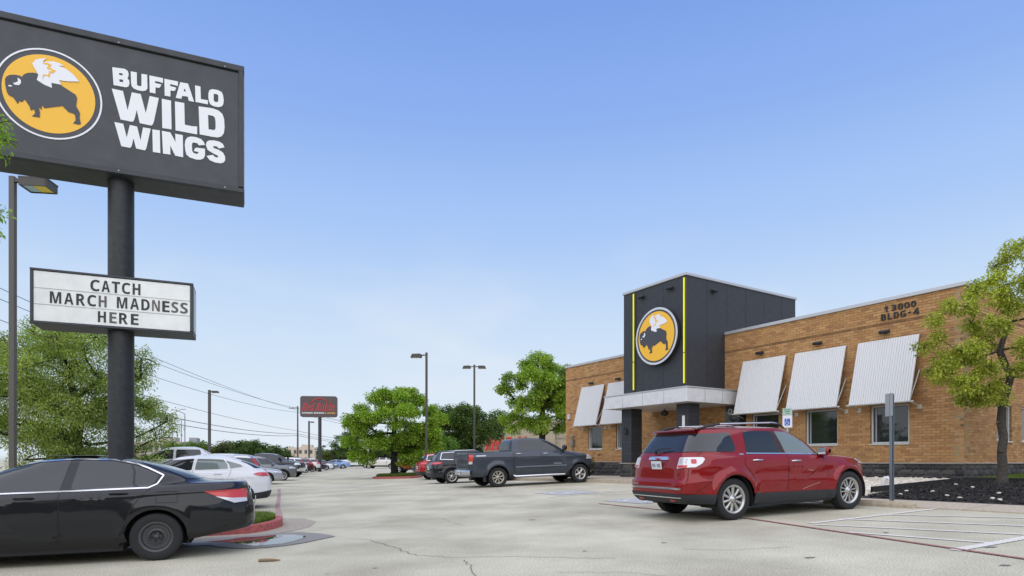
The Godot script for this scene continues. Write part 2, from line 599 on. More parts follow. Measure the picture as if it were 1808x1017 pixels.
func patch(called: String, pts: Array, off: float, m: Material, parent: Node, r := 0.03, mode := "both", lv := 3, label := "") -> Array:
	# both: one piece on each side; join: the half outline and its mirror image as one piece; near: +z side only
	var poly := patch_poly(pts, r)
	var out := []
	if mode == "join":
		var b := MB.new()
		patch_into(b, poly, off, 1.0, lv)
		patch_into(b, poly, off, -1.0, lv)
		out.append(part(called, b, m, parent, label))
	else:
		for s in ([1.0, -1.0] if mode == "both" else ([1.0] if mode == "near" else [-1.0])):
			var b := MB.new()
			patch_into(b, poly, off, s, lv)
			out.append(part(called, b, m, parent, label))
	return out

func line_patch(b: MB, pts: Array, width: float, off: float, sides := [1.0, -1.0]) -> void:
	# a narrow strip that follows a line on the body
	for s in sides:
		for i in pts.size() - 1:
			var a := Vector2(pts[i][1], pts[i][2])
			var d := Vector2(pts[i + 1][1], pts[i + 1][2])
			var steps := clampi(int((d - a).length() / 0.08), 1, 14)
			var w := (d - a).orthogonal().normalized() * width * 0.5
			var prev := []
			for k in steps + 1:
				var p := a.lerp(d, float(k) / steps)
				var q1 := to_uv(pts[i][0], p.x + w.x, p.y + w.y)
				var q2 := to_uv(pts[i][0], p.x - w.x, p.y - w.y)
				var c1 := surf(q1.x, q1.y, off)
				var c2 := surf(q2.x, q2.y, off)
				c1.z *= s
				c2.z *= s
				if prev.size():
					if s > 0: b.quad(prev[1], c2, c1, prev[0])
					else: b.quad(prev[0], c1, c2, prev[1])
				prev = [c1, c2]

func make_body(parent: Node, m: Material) -> MeshInstance3D:
	var us := [0.0, 0.18, 0.36, 0.54, 0.7, 0.85, 0.95]
	var vm: float = C.vm
	var rm := ring(vm)
	var xc := (rm[2] + rm[3]) * 0.5
	var hl := (rm[3] - rm[2]) * 0.5
	var side := []
	for k in 31: side.append(1.0 + k / 30.0)
	for xw in [C.ra, C.fa]:
		for f in [-1.03, -1.0, -0.985, -0.95, -0.88, -0.78, -0.64, -0.45, -0.25, 0.0, 0.25, 0.45, 0.64, 0.78, 0.88, 0.95, 0.985, 1.0, 1.03]:
			var xi: float = (xw + C.arch * f - xc) / hl
			side.append(1.0 + (clampf(xi, -0.94, 0.94) + 0.94) / 1.88)
	side.sort()
	for s in side:
		if s - us[us.size() - 1] > 0.002: us.append(s)
	for s in [2.05, 2.15, 2.3, 2.46, 2.64, 2.82, 3.0]: us.append(s)
	var nlo := 14
	var nhi := 30
	var P := []
	for u in us:
		var v0 := 0.0
		if u > 1.0 and u < 2.0:
			var steps := 36
			for k in steps + 1:
				var v := vm * (1.0 - float(k) / steps)
				if in_arch(u, v):
					var lo := v
					var hi := v + vm / steps
					for z in 10:
						var md := (lo + hi) * 0.5
						if in_arch(u, md): lo = md
						else: hi = md
					v0 = hi
					break
		var col := PackedVector3Array()
		for j in nlo: col.append(body_pt(u, lerpf(v0, vm, float(j) / nlo)))
		for j in nhi + 1: col.append(body_pt(u, lerpf(vm, 1.0, float(j) / nhi)))
		P.append(col)
	var n := P.size()
	for i in range(n - 2, 0, -1):
		var col := PackedVector3Array()
		for q in P[i]: col.append(Vector3(q.x, q.y, -q.z))
		P.append(col)
	var b := MB.new()
	b.grid(P, true)
	return part("body", b, m, parent)

func in_arch(u: float, v: float) -> bool:
	var p := body_pt(u, v)
	for xw in [C.ra, C.fa]:
		if Vector2(p.x - xw, p.y - C.wr).length() < C.arch and p.y > -1.0 or (absf(p.x - xw) < C.arch and p.y < C.wr): return true
	return false

func make_underside(parent: Node) -> void:
	var b := MB.new()
	var w: float = C.hw
	for xw in [C.ra, C.fa]:
		for s in [1.0, -1.0]:
			for k in 14:
				var a0 := PI * (k / 14.0 * 1.2 - 0.1)
				var a1 := PI * ((k + 1) / 14.0 * 1.2 - 0.1)
				var R: float = C.arch + 0.012
				var p0 := Vector3(xw + cos(a0) * R, C.wr + sin(a0) * R, 0)
				var p1 := Vector3(xw + cos(a1) * R, C.wr + sin(a1) * R, 0)
				var zo := Vector3(0, 0, s * (w - 0.03))
				var zi := Vector3(0, 0, s * (w - 0.42))
				b.quad(p0 + zo, p1 + zo, p1 + zi, p0 + zi)
				b.tri(Vector3(xw, C.wr, 0) + zi, p0 + zi, p1 + zi)
	var g: float = C.ground
	b.box(Vector3((C.ra + C.fa) * 0.5, g + 0.12, 0), Vector3(C.fa - C.ra - 2.0 * C.arch - 0.02, 0.2, 2.0 * w - 0.12))
	b.box(Vector3((C.ra + C.fa) * 0.5, g + 0.14, 0), Vector3(C.len - 1.35, 0.2, 1.0))
	for xw in [C.ra, C.fa]: b.tube([Vector3(xw, C.wr, -w + 0.25), Vector3(xw, C.wr, w - 0.25)], [0.05, 0.05], 8)
	part("underbody", b, mat("underbody", 0.012, 0.012, 0.013, 0.9), parent)

var wheel_cache := {}
func wheel_meshes(r: float, w: float, rim: float, style: String) -> Array:
	var key := "%s %.3f %.3f %.3f" % [style, r, w, rim]
	if wheel_cache.has(key): return wheel_cache[key]
	# the axle lies along z; +z is the outside
	var t := Basis(Vector3.RIGHT, Vector3.BACK, Vector3.DOWN)
	var h := w * 0.5
	var ty := MB.new()
	ty.lathe([Vector2(rim - 0.01, -h * 0.85), Vector2(rim + 0.02, -h), Vector2(r - 0.05, -h), Vector2(r - 0.015, -h * 0.9), Vector2(r, -h * 0.72), Vector2(r, -h * 0.1), Vector2(r - 0.008, -h * 0.08), Vector2(r - 0.008, h * 0.08), Vector2(r, h * 0.1), Vector2(r, h * 0.72), Vector2(r - 0.015, h * 0.9), Vector2(r - 0.05, h), Vector2(rim + 0.035, h * 0.97), Vector2(rim + 0.012, h * 0.9), Vector2(rim - 0.01, h * 0.8)], Vector3.ZERO, t, 40)
	var rm := MB.new()
	rm.lathe([Vector2(rim - 0.03, -h * 0.8), Vector2(rim - 0.035, h * 0.3), Vector2(rim - 0.022, h * 0.75), Vector2(rim + 0.004, h * 0.86), Vector2(rim + 0.008, h * 0.92), Vector2(rim - 0.016, h * 0.9), Vector2(rim - 0.03, h * 0.7)], Vector3.ZERO, t, 40)
	var dk := MB.new()
	var face := h * 0.62
	if style == "steel":
		var pr := [Vector2(rim - 0.03, h * 0.5), Vector2(rim - 0.05, h * 0.58), Vector2(rim - 0.085, h * 0.45), Vector2(rim - 0.11, h * 0.6), Vector2(0.09, h * 0.7), Vector2(0.075, h * 0.35), Vector2(0.04, h * 0.35), Vector2(0.035, h * 0.6), Vector2(0.0, h * 0.6)]
		pr.reverse()
		var pr2 := []
		for q in pr: pr2.append(q)
		pr2.reverse()
		rm.lathe(pr2, Vector3.ZERO, t, 40)
		for k in 20:
			var a := TAU * k / 20.0
			dk.disc(Vector3(cos(a) * (rim - 0.072), sin(a) * (rim - 0.072), h * 0.53), 0.0095, Basis(), 10)
		for k in 5:
			var a := TAU * (k + 0.3) / 5.0
			dk.tube([Vector3(cos(a) * 0.057, sin(a) * 0.057, h * 0.3), Vector3(cos(a) * 0.057, sin(a) * 0.057, h * 0.62)], [0.011, 0.009], 6)
	else:
		dk.disc(Vector3(0, 0, h * 0.05), rim - 0.02, Basis(), 32)
		var spokes := int(style.substr(1))
		var twin := style.begins_with("t")
		for k in spokes:
			var a := TAU * k / spokes + 0.2
			var d := Vector3(cos(a), sin(a), 0)
			var e := Vector3(-sin(a), cos(a), 0)
			for q in ([-1.0, 1.0] if twin else [0.0]):
				var wi := 0.016 if twin else (rim * 2.3 / spokes) * 0.42
				var wo := 0.02 if twin else (rim * 2.0 * PI / spokes) * 0.24
				var i0: Vector3 = d * 0.055 + e * q * 0.018 + Vector3(0, 0, face + 0.01)
				var o0: Vector3 = d * (rim - 0.018) + e * q * rim * 1.15 / spokes + Vector3(0, 0, face * 1.08)
				var md := (i0 + o0) * 0.5 + Vector3(0, 0, 0.004)
				var wm := (wi + wo) * 0.5 * (0.85 if twin else 0.8)
				var P := []
				for s3 in [[i0, wi], [md, wm], [o0, wo]]:
					var cc: Vector3 = s3[0]
					var ww: float = s3[1]
					P.append(PackedVector3Array([cc - e * ww - Vector3(0, 0, 0.04), cc - e * ww * 0.8, cc, cc + e * ww * 0.8, cc + e * ww - Vector3(0, 0, 0.04)]))
				rm.grid(P)
		rm.lathe([Vector2(0.085, face - 0.02), Vector2(0.078, face + 0.012), Vector2(0.04, face + 0.018), Vector2(0.034, face + 0.03), Vector2(0.0, face + 0.033)], Vector3.ZERO, t, 20)
		for k in 5:
			var a := TAU * (k + 0.5) / 5.0
			dk.disc(Vector3(cos(a) * 0.058, sin(a) * 0.058, face + 0.0185), 0.008, Basis(), 8)
	wheel_cache[key] = [ty.mesh(), rm.mesh(), dk.mesh()]
	return wheel_cache[key]

func make_wheels(parent: Node, styles: Array, rimmat: Array) -> void:
	var i := 0
	for xw in [C.ra, C.fa]:
		for s in [1.0, -1.0]:
			var k := 0 if xw == C.ra else 1
			var ms := wheel_meshes(C.wr, C.ww, C.rim, styles[k])
			var w := empty("wheel", parent, Vector3(xw, C.wr, s * (C.hw - C.ww * 0.5 - 0.015)))
			if s < 0: w.rotation.y = PI
			w.rotation.z = 0.37 * i
			part("tyre", ms[0], mat("tyre", 0.015, 0.015, 0.016, 0.85), w)
			part("rim", ms[1], rimmat[k], w)
			part("brake_disc", ms[2], mat("wheel_dark", 0.012, 0.012, 0.012, 0.6), w)
			i += 1

func S(a: Array) -> Array:
	# [kind, a, y, a, y, ...] -> list of points; a kind holds until the next
	var out := []
	var kind := "s"
	var i := 0
	while i < a.size():
		if a[i] is String:
			kind = a[i]
			i += 1
			continue
		out.append([kind, a[i], a[i + 1]])
		i += 2
	return out

func mirror_pair(parent: Node, at_: Vector3, size: Vector3, m: Material) -> void:
	for s in [1.0, -1.0]:
		var b := MB.new()
		var t := Basis()
		var P := []
		for k in 7:
			var f := k / 6.0
			var q := sin(PI * clampf(f * 0.94 + 0.03, 0.0, 1.0))
			var row := PackedVector3Array()
			for j in 13:
				var a := TAU * j / 12.0
				row.append(Vector3(at_.x + (cos(a) * 0.5) * size.x * pow(q, 0.35), at_.y + sin(a) * 0.5 * size.y * pow(q, 0.35), s * (at_.z + (f - 0.1) * size.z)))
			P.append(row)
		if s > 0: P.reverse()
		b.grid(P)
		b.box(Vector3(at_.x + size.x * 0.2, at_.y - size.y * 0.35, s * (at_.z - 0.02)), Vector3(size.x * 0.6, size.y * 0.3, 0.16))
		var o := part("side_mirror", b, m, parent)
		var g := MB.new()
		g.box(Vector3(at_.x - size.x * 0.5, at_.y, s * (at_.z + size.z * 0.42)), Vector3(0.01, size.y * 0.72, size.z * 0.66))
		part("mirror_glass", g, mat("mirror_glass", 0.5, 0.52, 0.55, 0.05, 1.0), o)

func door_handle(door: Node, x: float, y: float, m: Material, side: float, length := 0.2) -> void:
	var q := to_uv("s", x, y)
	var a := surf(q.x, q.y, 0.03)
	var b := MB.new()
	var pts := []
	for k in 5:
		var f := k / 4.0
		pts.append(Vector3(a.x + (f - 0.5) * length, a.y + 0.004 * sin(PI * f), side * (a.z - 0.028 + 0.028 * sin(PI * (0.12 + 0.76 * f)))))
	b.tube(pts, [0.012, 0.015, 0.016, 0.015, 0.012], 8)
	part("handle", b, m, door)

func glass_dark() -> StandardMaterial3D:
	var m := mat("tinted_glass", 0.018, 0.02, 0.022, 0.03)
	m.metallic_specular = 0.6
	return m

func glass_pale() -> StandardMaterial3D:
	var m := mat("pale_glass", 0.16, 0.19, 0.18, 0.04)
	m.metallic_specular = 0.7
	return m

func chrome() -> StandardMaterial3D:
	return mat("chrome", 0.72, 0.73, 0.75, 0.14, 1.0)

func trim_black() -> StandardMaterial3D:
	return mat("black_trim", 0.016, 0.016, 0.017, 0.55)

func cladding() -> StandardMaterial3D:
	return mat("grey_cladding", 0.022, 0.024, 0.028, 0.6)

func lamp_red() -> StandardMaterial3D:
	var m := mat("red_lens", 0.5, 0.025, 0.02, 0.12)
	m.clearcoat_enabled = true
	return m

func lamp_clear() -> StandardMaterial3D:
	var m := mat("clear_lens", 0.62, 0.6, 0.6, 0.12, 0.25)
	m.clearcoat_enabled = true
	return m

func rim_silver() -> StandardMaterial3D:
	return mat("rim_silver", 0.5, 0.49, 0.47, 0.32, 0.85)

func rear_face(parent: Node, x: float, y: float, z := 0.0) -> Node3D:
	var o := empty("badge", parent, Vector3(x, y, z))
	o.basis = Basis(Vector3(0, 0, 1), Vector3.UP, Vector3(-1, 0, 0))
	return o

func plate(parent: Node, x: float, y: float, lean := 0.0) -> void:
	var b := MB.new()
	b.cbox(Vector3.ZERO, Vector3(0.012, 0.155, 0.31), 0.004)
	var o := part("licence_plate", b, mat("plate_white", 0.62, 0.63, 0.64, 0.4), parent)
	o.position = Vector3(x, y, 0)
	o.rotation.z = lean
	var k := MB.new()
	for i in 7:
		if i == 3: continue
		k.box(Vector3(-0.007, -0.005, (i - 3) * 0.037), Vector3(0.004, 0.065, 0.02))
	part("raised_characters", k, mat("plate_ink", 0.12, 0.14, 0.22, 0.5), o)

func seam_lines(parent: Node, lines: Array, sides := [1.0, -1.0]) -> void:
	var b := MB.new()
	for l in lines: line_patch(b, S(l), 0.0065, 0.005, sides)
	part("panel_seam", b, mat("panel_seam_dark", 0.015, 0.012, 0.012, 0.8), parent)

func doors(parent: Node, outlines: Array, handles: Array, body: Material, hm: Material, length := 0.2) -> void:
	for i in outlines.size():
		var made := patch("door", S(outlines[i]), 0.0025, body, parent, 0.05)
		for j in 2: door_handle(made[j], handles[i][0], handles[i][1], hm, 1.0 if j == 0 else -1.0, length)

# ------------------------------------------------ the red sport utility vehicle
func make_red_suv() -> Node3D:
	var o := thing("sport_utility_vehicle", "dark red sport utility vehicle with roof rails parked nose to the brick restaurant", "car", Vector3.ZERO)
	var red := paint("red_paint", 0.22, 0.007, 0.009, 0.25, 0.4)
	set_keys({"len": 4.95, "hw": 0.97, "wr": 0.388, "ww": 0.25, "rim": 0.258, "arch": 0.455, "ra": -1.51, "fa": 1.51, "vm": 0.385, "flare": 0.06, "ground": 0.2,
		"creases": [[0.74, 0.62, 0.014, 0.07], [1.02, 0.9, 0.008, 0.05]],
		"keys": [
		[0.30, 0.26, -2.46, 2.30, 0.90, 9, 4.5, 0.05, 0.02], [0.42, 0.38, -2.55, 2.38, 0.945, 9.5, 4.2, 0.02, 0], [0.58, 0.56, -2.59, 2.42, 0.96, 10, 4, 0, 0], [0.74, 0.73, -2.575, 2.42, 0.962, 10, 4, 0, 0], [0.78, 0.77, -2.53, 2.42, 0.962, 10, 4, 0, 0],
		[0.96, 0.90, -2.51, 2.38, 0.962, 9.5, 4, 0, 0], [1.13, 1.0, -2.46, 2.28, 0.95, 9, 3.6, 0, 0], [1.2, 1.06, -2.43, 2.10, 0.925, 9, 3.4, 0, 0], [1.235, 1.105, -2.41, 1.65, 0.90, 8.5, 3.6, 0, 0],
		[1.26, 1.13, -2.395, 1.16, 0.88, 8, 5, 0, 0], [1.45, 1.40, -2.27, 0.72, 0.818, 7, 5, 0, 0], [1.63, 1.63, -2.13, 0.26, 0.745, 6, 5, 0, 0], [1.705, 1.705, -2.05, 0.06, 0.655, 5.5, 4.5, 0, 0], [1.765, 1.765, -1.6, -0.4, 0.0, 4, 4, 0, 0]]})
	make_body(o, red)
	make_underside(o)
	make_wheels(o, ["s10", "t6"], [rim_silver(), rim_silver()])
	var g := glass_dark()
	patch("rear_window", S(["r", 0, 1.275, 0.845, 1.285, 0.715, 1.615, 0, 1.635]), 0.008, g, o, 0.04, "join", 5)
	patch("pillar_glass", S(["r", 0.80, 1.285, 0.69, 1.61, "s", -2.02, 1.612, -2.24, 1.285]), 0.006, g, o, 0.0, "both", 5)
	patch("quarter_window", S(["s", -2.26, 1.285, -1.40, 1.262, -1.36, 1.35, -1.42, 1.625, -2.04, 1.61]), 0.008, g, o, 0.05, "both", 4)
	patch("window", S(["s", -1.12, 1.235, -0.27, 1.205, -0.40, 1.635, -1.09, 1.645]), 0.004, g, o, 0.05)
	patch("window", S(["s", -0.14, 1.195, 0.70, 1.165, 0.52, 1.34, 0.24, 1.525, 0.02, 1.605, -0.3, 1.63]), 0.004, glass_pale(), o, 0.04)
	patch("windscreen", S(["f", 0, 1.16, 0.78, 1.16, 0.62, 1.62, 0, 1.66]), 0.004, glass_pale(), o, 0.05, "join")
	patch("door_pillar", S(["s", -0.25, 1.205, -0.155, 1.2, -0.31, 1.64, -0.385, 1.64]), 0.003, trim_black(), o, 0.0)
	for s in [1.0, -1.0]:
		var ch := MB.new()
		line_patch(ch, S(["s", -1.14, 1.222, -0.2, 1.19, 0.74, 1.152]), 0.022, 0.012, [s])
		part("window_trim", ch, chrome(), o)
	doors(o, [["s", -0.98, 0.485, -0.2, 0.475, -0.16, 1.185, -1.2, 1.22, -1.24, 1.02, -1.08, 0.84, -1.0, 0.66], ["s", -0.18, 0.475, 0.94, 0.455, 0.92, 0.62, 0.86, 0.9, 0.82, 1.14, -0.14, 1.185]], [[-0.93, 1.085], [0.04, 1.04]], red, chrome(), 0.24)
	seam_lines(o, [["s", -0.98, 0.485, -1.0, 0.66, -1.08, 0.84, -1.24, 1.02, -1.2, 1.22], ["s", -0.19, 0.475, -0.15, 1.19], ["s", 0.94, 0.455, 0.92, 0.62, 0.86, 0.9, 0.82, 1.13], ["s", -2.34, 0.56, -2.05, 0.72, -1.98, 0.82], ["r", 0.83, 0.72, 0.835, 1.27]])
	patch("sill_cladding", S(["s", -1.06, 0.285, 1.04, 0.27, 1.06, 0.44, -1.04, 0.475]), 0.014, cladding(), o, 0.0, "both", 5)
	patch("rear_bumper", S(["r", 0, 0.34, 0.72, 0.34, "s", -1.97, 0.31, -1.95, 0.5, "r", 0.80, 0.53, 0, 0.53]), 0.014, cladding(), o, 0.0, "join", 5)
	patch("front_bumper", S(["f", 0, 0.3, 0.6, 0.3, "s", 2.0, 0.28, 1.98, 0.42, "f", 0.6, 0.45, 0, 0.45]), 0.012, cladding(), o, 0.0, "join")
	patch("bumper_trim", S(["r", 0, 0.605, 0.76, 0.605, 0.76, 0.64, 0, 0.64]), 0.012, chrome(), o, 0.0, "join")
	patch("bumper_trim", S(["r", 0, 0.455, 0.74, 0.455, 0.74, 0.472, 0, 0.472]), 0.02, chrome(), o, 0.0, "join")
	patch("reflector", S(["r", 0.42, 0.395, 0.56, 0.395, 0.56, 0.42, 0.42, 0.42]), 0.022, lamp_red(), o, 0.0)
	for q in patch("taillight", S(["r", 0.60, 0.985, 0.61, 1.185, "s", -2.17, 1.18, -2.13, 1.15, -2.2, 1.07, -2.33, 1.01]), 0.014, lamp_clear(), o, 0.02):
		pass
	patch("taillight_lens", S(["r", 0.62, 1.0, 0.80, 1.0, 0.80, 1.045, 0.62, 1.045]), 0.018, lamp_red(), o, 0.0)
	patch("taillight_lens", S(["s", -2.38, 1.07, -2.30, 1.07, -2.29, 1.15, -2.37, 1.15]), 0.018, lamp_red(), o, 0.02)
	var gr := MB.new()
	for k in 3: line_patch(gr, S(["r", 0.64, 1.085 + k * 0.032, 0.78, 1.085 + k * 0.032]), 0.009, 0.019)
	part("taillight_grid", gr, mat("grid_grey", 0.1, 0.06, 0.06, 0.4), o)
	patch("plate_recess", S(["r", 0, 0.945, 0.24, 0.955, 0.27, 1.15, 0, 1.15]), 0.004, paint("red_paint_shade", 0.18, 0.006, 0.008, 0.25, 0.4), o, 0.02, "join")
	patch("tailgate_trim", S(["r", 0, 1.14, 0.3, 1.14, 0.29, 1.195, 0, 1.20]), 0.024, chrome(), o, 0.01, "join")
	plate(o, -2.52, 1.045, 0.14)
	var bd := rear_face(o, -2.475, 1.17)
	fit_text("badge_letters", "GMC", Rect2(-0.07, -0.015, 0.14, 0.032), 0.006, 0.012, mat("badge_red", 0.4, 0.02, 0.02, 0.3), bd)
	var b2 := rear_face(o, -2.575, 0.685, -0.6)
	fit_text("badge_letters", "ACADIA", Rect2(-0.13, -0.016, 0.22, 0.032), 0.006, 0.012, chrome(), b2)
	patch("door_badge", S(["s", -1.30, 1.2, -1.2, 1.197, -1.2, 1.217, -1.3, 1.22]), 0.006, chrome(), o, 0.0)
	var wp := MB.new()
	wp.tube([Vector3(-2.43, 1.25, -0.12), Vector3(-2.455, 1.32, -0.1), Vector3(-2.42, 1.345, 0.0)], [0.024, 0.018, 0.012], 6)
	wp.tube([Vector3(-2.42, 1.345, -0.03), Vector3(-2.415, 1.36, 0.12), Vector3(-2.40, 1.36, 0.3)], [0.012, 0.013, 0.008], 6)
	part("rear_wiper", wp, trim_black(), o)
	var sp := MB.new()
	var P := []
	for k in 9:
		var z := (k / 8.0 * 2.0 - 1.0)
		var bow := 0.05 * z * z
		P.append(PackedVector3Array([Vector3(-2.0 + bow, 1.715, -z * 0.63), Vector3(-2.17 + bow, 1.70, -z * 0.655), Vector3(-2.2 + bow, 1.672, -z * 0.66), Vector3(-2.08 + bow, 1.645, -z * 0.655)]))
	sp.grid(P)
	part("spoiler", sp, red, o)
	patch("headlight", S(["f", 0.5, 0.86, "s", 1.95, 0.93, 1.98, 1.02, "f", 0.56, 1.02]), 0.012, lamp_clear(), o, 0.0)
	patch("grille", S(["f", 0, 0.68, 0.44, 0.68, 0.48, 0.98, 0, 1.0]), 0.01, chrome(), o, 0.02, "join")
	for s in [1.0, -1.0]:
		var rl := MB.new()
		rl.tube([Vector3(-1.62, 1.735, s * 0.60), Vector3(-1.5, 1.79, s * 0.605), Vector3(-0.2, 1.80, s * 0.61), Vector3(-0.05, 1.785, s * 0.60)], [0.014, 0.018, 0.018, 0.014], 8)
		var rail := part("roof_rail", rl, mat("rail_silver", 0.55, 0.55, 0.55, 0.3, 0.8), o)
		var re := MB.new()
		re.tube([Vector3(-1.98, 1.70, s * 0.585), Vector3(-1.8, 1.755, s * 0.595), Vector3(-1.5, 1.79, s * 0.605)], [0.02, 0.026, 0.021], 8)
		re.tube([Vector3(-0.25, 1.795, s * 0.61), Vector3(0.0, 1.765, s * 0.595), Vector3(0.16, 1.70, s * 0.57)], [0.021, 0.024, 0.012], 8)
		part("rail_end", re, trim_black(), rail)
	mirror_pair(o, Vector3(0.78, 1.21, 0.89), Vector3(0.17, 0.19, 0.24), red)
	var scr := MB.new()
	line_patch(scr, S(["s", 0.2, 0.49, 0.42, 0.55, 0.66, 0.6]), 0.013, 0.006, [1.0])
	line_patch(scr, S(["s", 0.36, 0.86, 0.5, 0.835]), 0.012, 0.006, [1.0])
	part("scratch", scr, mat("scratch_pale", 0.4, 0.2, 0.19, 0.6), o)
	return o

# ------------------------------------------------ the black saloon
func make_sedan(called: String, label: String, body: Material, detail := true, group := "") -> Node3D:
	var o := thing(called, label, "car", Vector3.ZERO, 0.0, group)
	set_keys({"len": 4.95, "hw": 0.915, "wr": 0.327, "ww": 0.22, "rim": 0.205, "arch": 0.385, "ra": -1.4, "fa": 1.4, "vm": 0.31, "flare": 0.012, "ground": 0.14,
		"creases": [[0.985, 0.785, 0.016, 0.03], [0.36, 0.34, 0.014, 0.045]],
		"keys": [
		[0.19, 0.19, -2.50, 2.20, 0.85, 5, 4, 0.17, 0.03], [0.32, 0.30, -2.62, 2.30, 0.895, 5, 4, 0.08, 0.02], [0.52, 0.50, -2.67, 2.33, 0.912, 5, 3.6, 0, 0], [0.70, 0.64, -2.65, 2.30, 0.915, 5, 3.6, 0, 0],
		[0.87, 0.74, -2.60, 2.22, 0.91, 4.6, 3.4, 0, 0], [0.965, 0.81, -2.57, 2.10, 0.89, 4.4, 3.2, 0, 0], [1.035, 0.87, -2.55, 1.85, 0.85, 4.4, 3.2, 0, 0], [1.075, 0.915, -2.50, 1.5, 0.80, 4.4, 3.4, 0, 0],
		[1.09, 0.955, -2.05, 1.12, 0.775, 4, 4.2, 0, 0], [1.19, 1.12, -1.78, 0.78, 0.735, 4, 4, 0, 0], [1.32, 1.30, -1.38, 0.32, 0.675, 4, 4, 0, 0], [1.405, 1.405, -1.02, -0.05, 0.58, 4, 4, 0, 0], [1.455, 1.455, -0.7, -0.35, 0.0, 4, 4, 0, 0]]})
	make_body(o, body)
	make_underside(o)
	var g := glass_dark()
	if detail:
		var rimm := mat("steel_rim", 0.06, 0.06, 0.062, 0.45, 0.3)
		make_wheels(o, ["steel", "steel"], [rimm, rimm])
	else: make_wheels(o, ["s7", "s7"], [rim_silver(), rim_silver()])
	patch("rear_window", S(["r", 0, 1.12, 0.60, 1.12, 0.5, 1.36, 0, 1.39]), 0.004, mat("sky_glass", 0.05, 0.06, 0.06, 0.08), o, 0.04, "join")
	patch("windscreen", S(["f", 0, 0.98, 0.66, 0.98, 0.5, 1.35, 0, 1.38]), 0.004, g, o, 0.04, "join")
	patch("window", S(["s", -0.28, 0.985, 0.86, 0.955, 0.62, 1.13, 0.3, 1.275, 0.0, 1.352, -0.38, 1.385]), 0.004, g, o, 0.03)
	patch("window", S(["s", -1.13, 1.012, -0.40, 0.99, -0.48, 1.385, -0.86, 1.372, -1.07, 1.325]), 0.004, g, o, 0.03)
	patch("quarter_window", S(["s", -1.28, 1.02, -1.16, 1.014, -1.1, 1.315, -1.25, 1.26, -1.41, 1.175, -1.36, 1.06]), 0.004, g, o, 0.03)
	if detail:
		for s in [1.0, -1.0]:
			var ch := MB.new()
			line_patch(ch, S(["s", -1.30, 1.005, -0.3, 0.973, 0.92, 0.94]), 0.018, 0.007, [s])
			line_patch(ch, S(["s", 0.92, 0.945, 0.62, 1.15, 0.3, 1.293, 0.0, 1.37, -0.42, 1.402, -0.88, 1.39, -1.12, 1.34, -1.28, 1.275, -1.47, 1.175, -1.40, 1.055, -1.30, 1.005]), 0.019, 0.007, [s])
			part("window_trim", ch, chrome(), o)
	doors(o, [["s", -1.06, 0.27, -0.3, 0.25, -0.3, 0.96, -1.33, 1.0, -1.22, 0.9, -1.1, 0.72, -1.0, 0.45], ["s", -0.28, 0.25, 0.9, 0.25, 0.97, 0.5, 0.95, 0.9, -0.28, 0.96]], [[-0.96, 0.925], [0.08, 0.885]], body, body if detail else trim_black(), 0.22)
	seam_lines(o, [["s", -1.06, 0.27, -1.0, 0.45, -1.1, 0.72, -1.22, 0.9, -1.33, 0.995], ["s", -0.29, 0.25, -0.29, 0.97], ["s", 0.9, 0.25, 0.97, 0.5, 0.95, 0.9], ["s", -1.66, 0.80, -1.40, 0.80, -1.40, 0.95, -1.66, 0.95, -1.66, 0.80]])
	patch("taillight", S(["s", -1.98, 0.945, -2.2, 0.84, -2.38, 0.765, "r", 0.62, 0.78, 0.5, 0.92, 0.52, 0.965, "s", -2.4, 0.965]), 0.01, lamp_red(), o, 0.0)
	patch("taillight_lens", S(["s", -2.13, 0.865, -2.38, 0.765, "r", 0.62, 0.78, 0.60, 0.83, "s", -2.36, 0.835]), 0.014, lamp_clear(), o, 0.0)
	patch("boot_trim", S(["r", 0, 0.86, 0.42, 0.86, 0.42, 0.895, 0, 0.90]), 0.012, chrome(), o, 0.0, "join")
	patch("headlight", S(["f", 0.5, 0.62, "s", 1.75, 0.68, 1.8, 0.76, "f", 0.5, 0.74]), 0.01, lamp_clear(), o, 0.0)
	patch("grille", S(["f", 0, 0.5, 0.42, 0.5, 0.46, 0.7, 0, 0.71]), 0.008, trim_black(), o, 0.02, "join")
	plate(o, -2.665, 0.74, 0.1)
	mirror_pair(o, Vector3(0.66, 1.0, 0.83), Vector3(0.14, 0.13, 0.2), body)
	if detail:
		var hp := MB.new()
		hp.cbox(Vector3(-0.35, 1.452, 0.0), Vector3(0.55, 0.012, 0.8), 0.005)
		part("sunroof", hp, glass_dark(), o)
		var bd := rear_face(o, -2.60, 0.965, -0.45)
		fit_text("badge_letters", "Accord", Rect2(-0.1, -0.015, 0.2, 0.035), 0.005, 0.0, chrome(), bd)
	return o

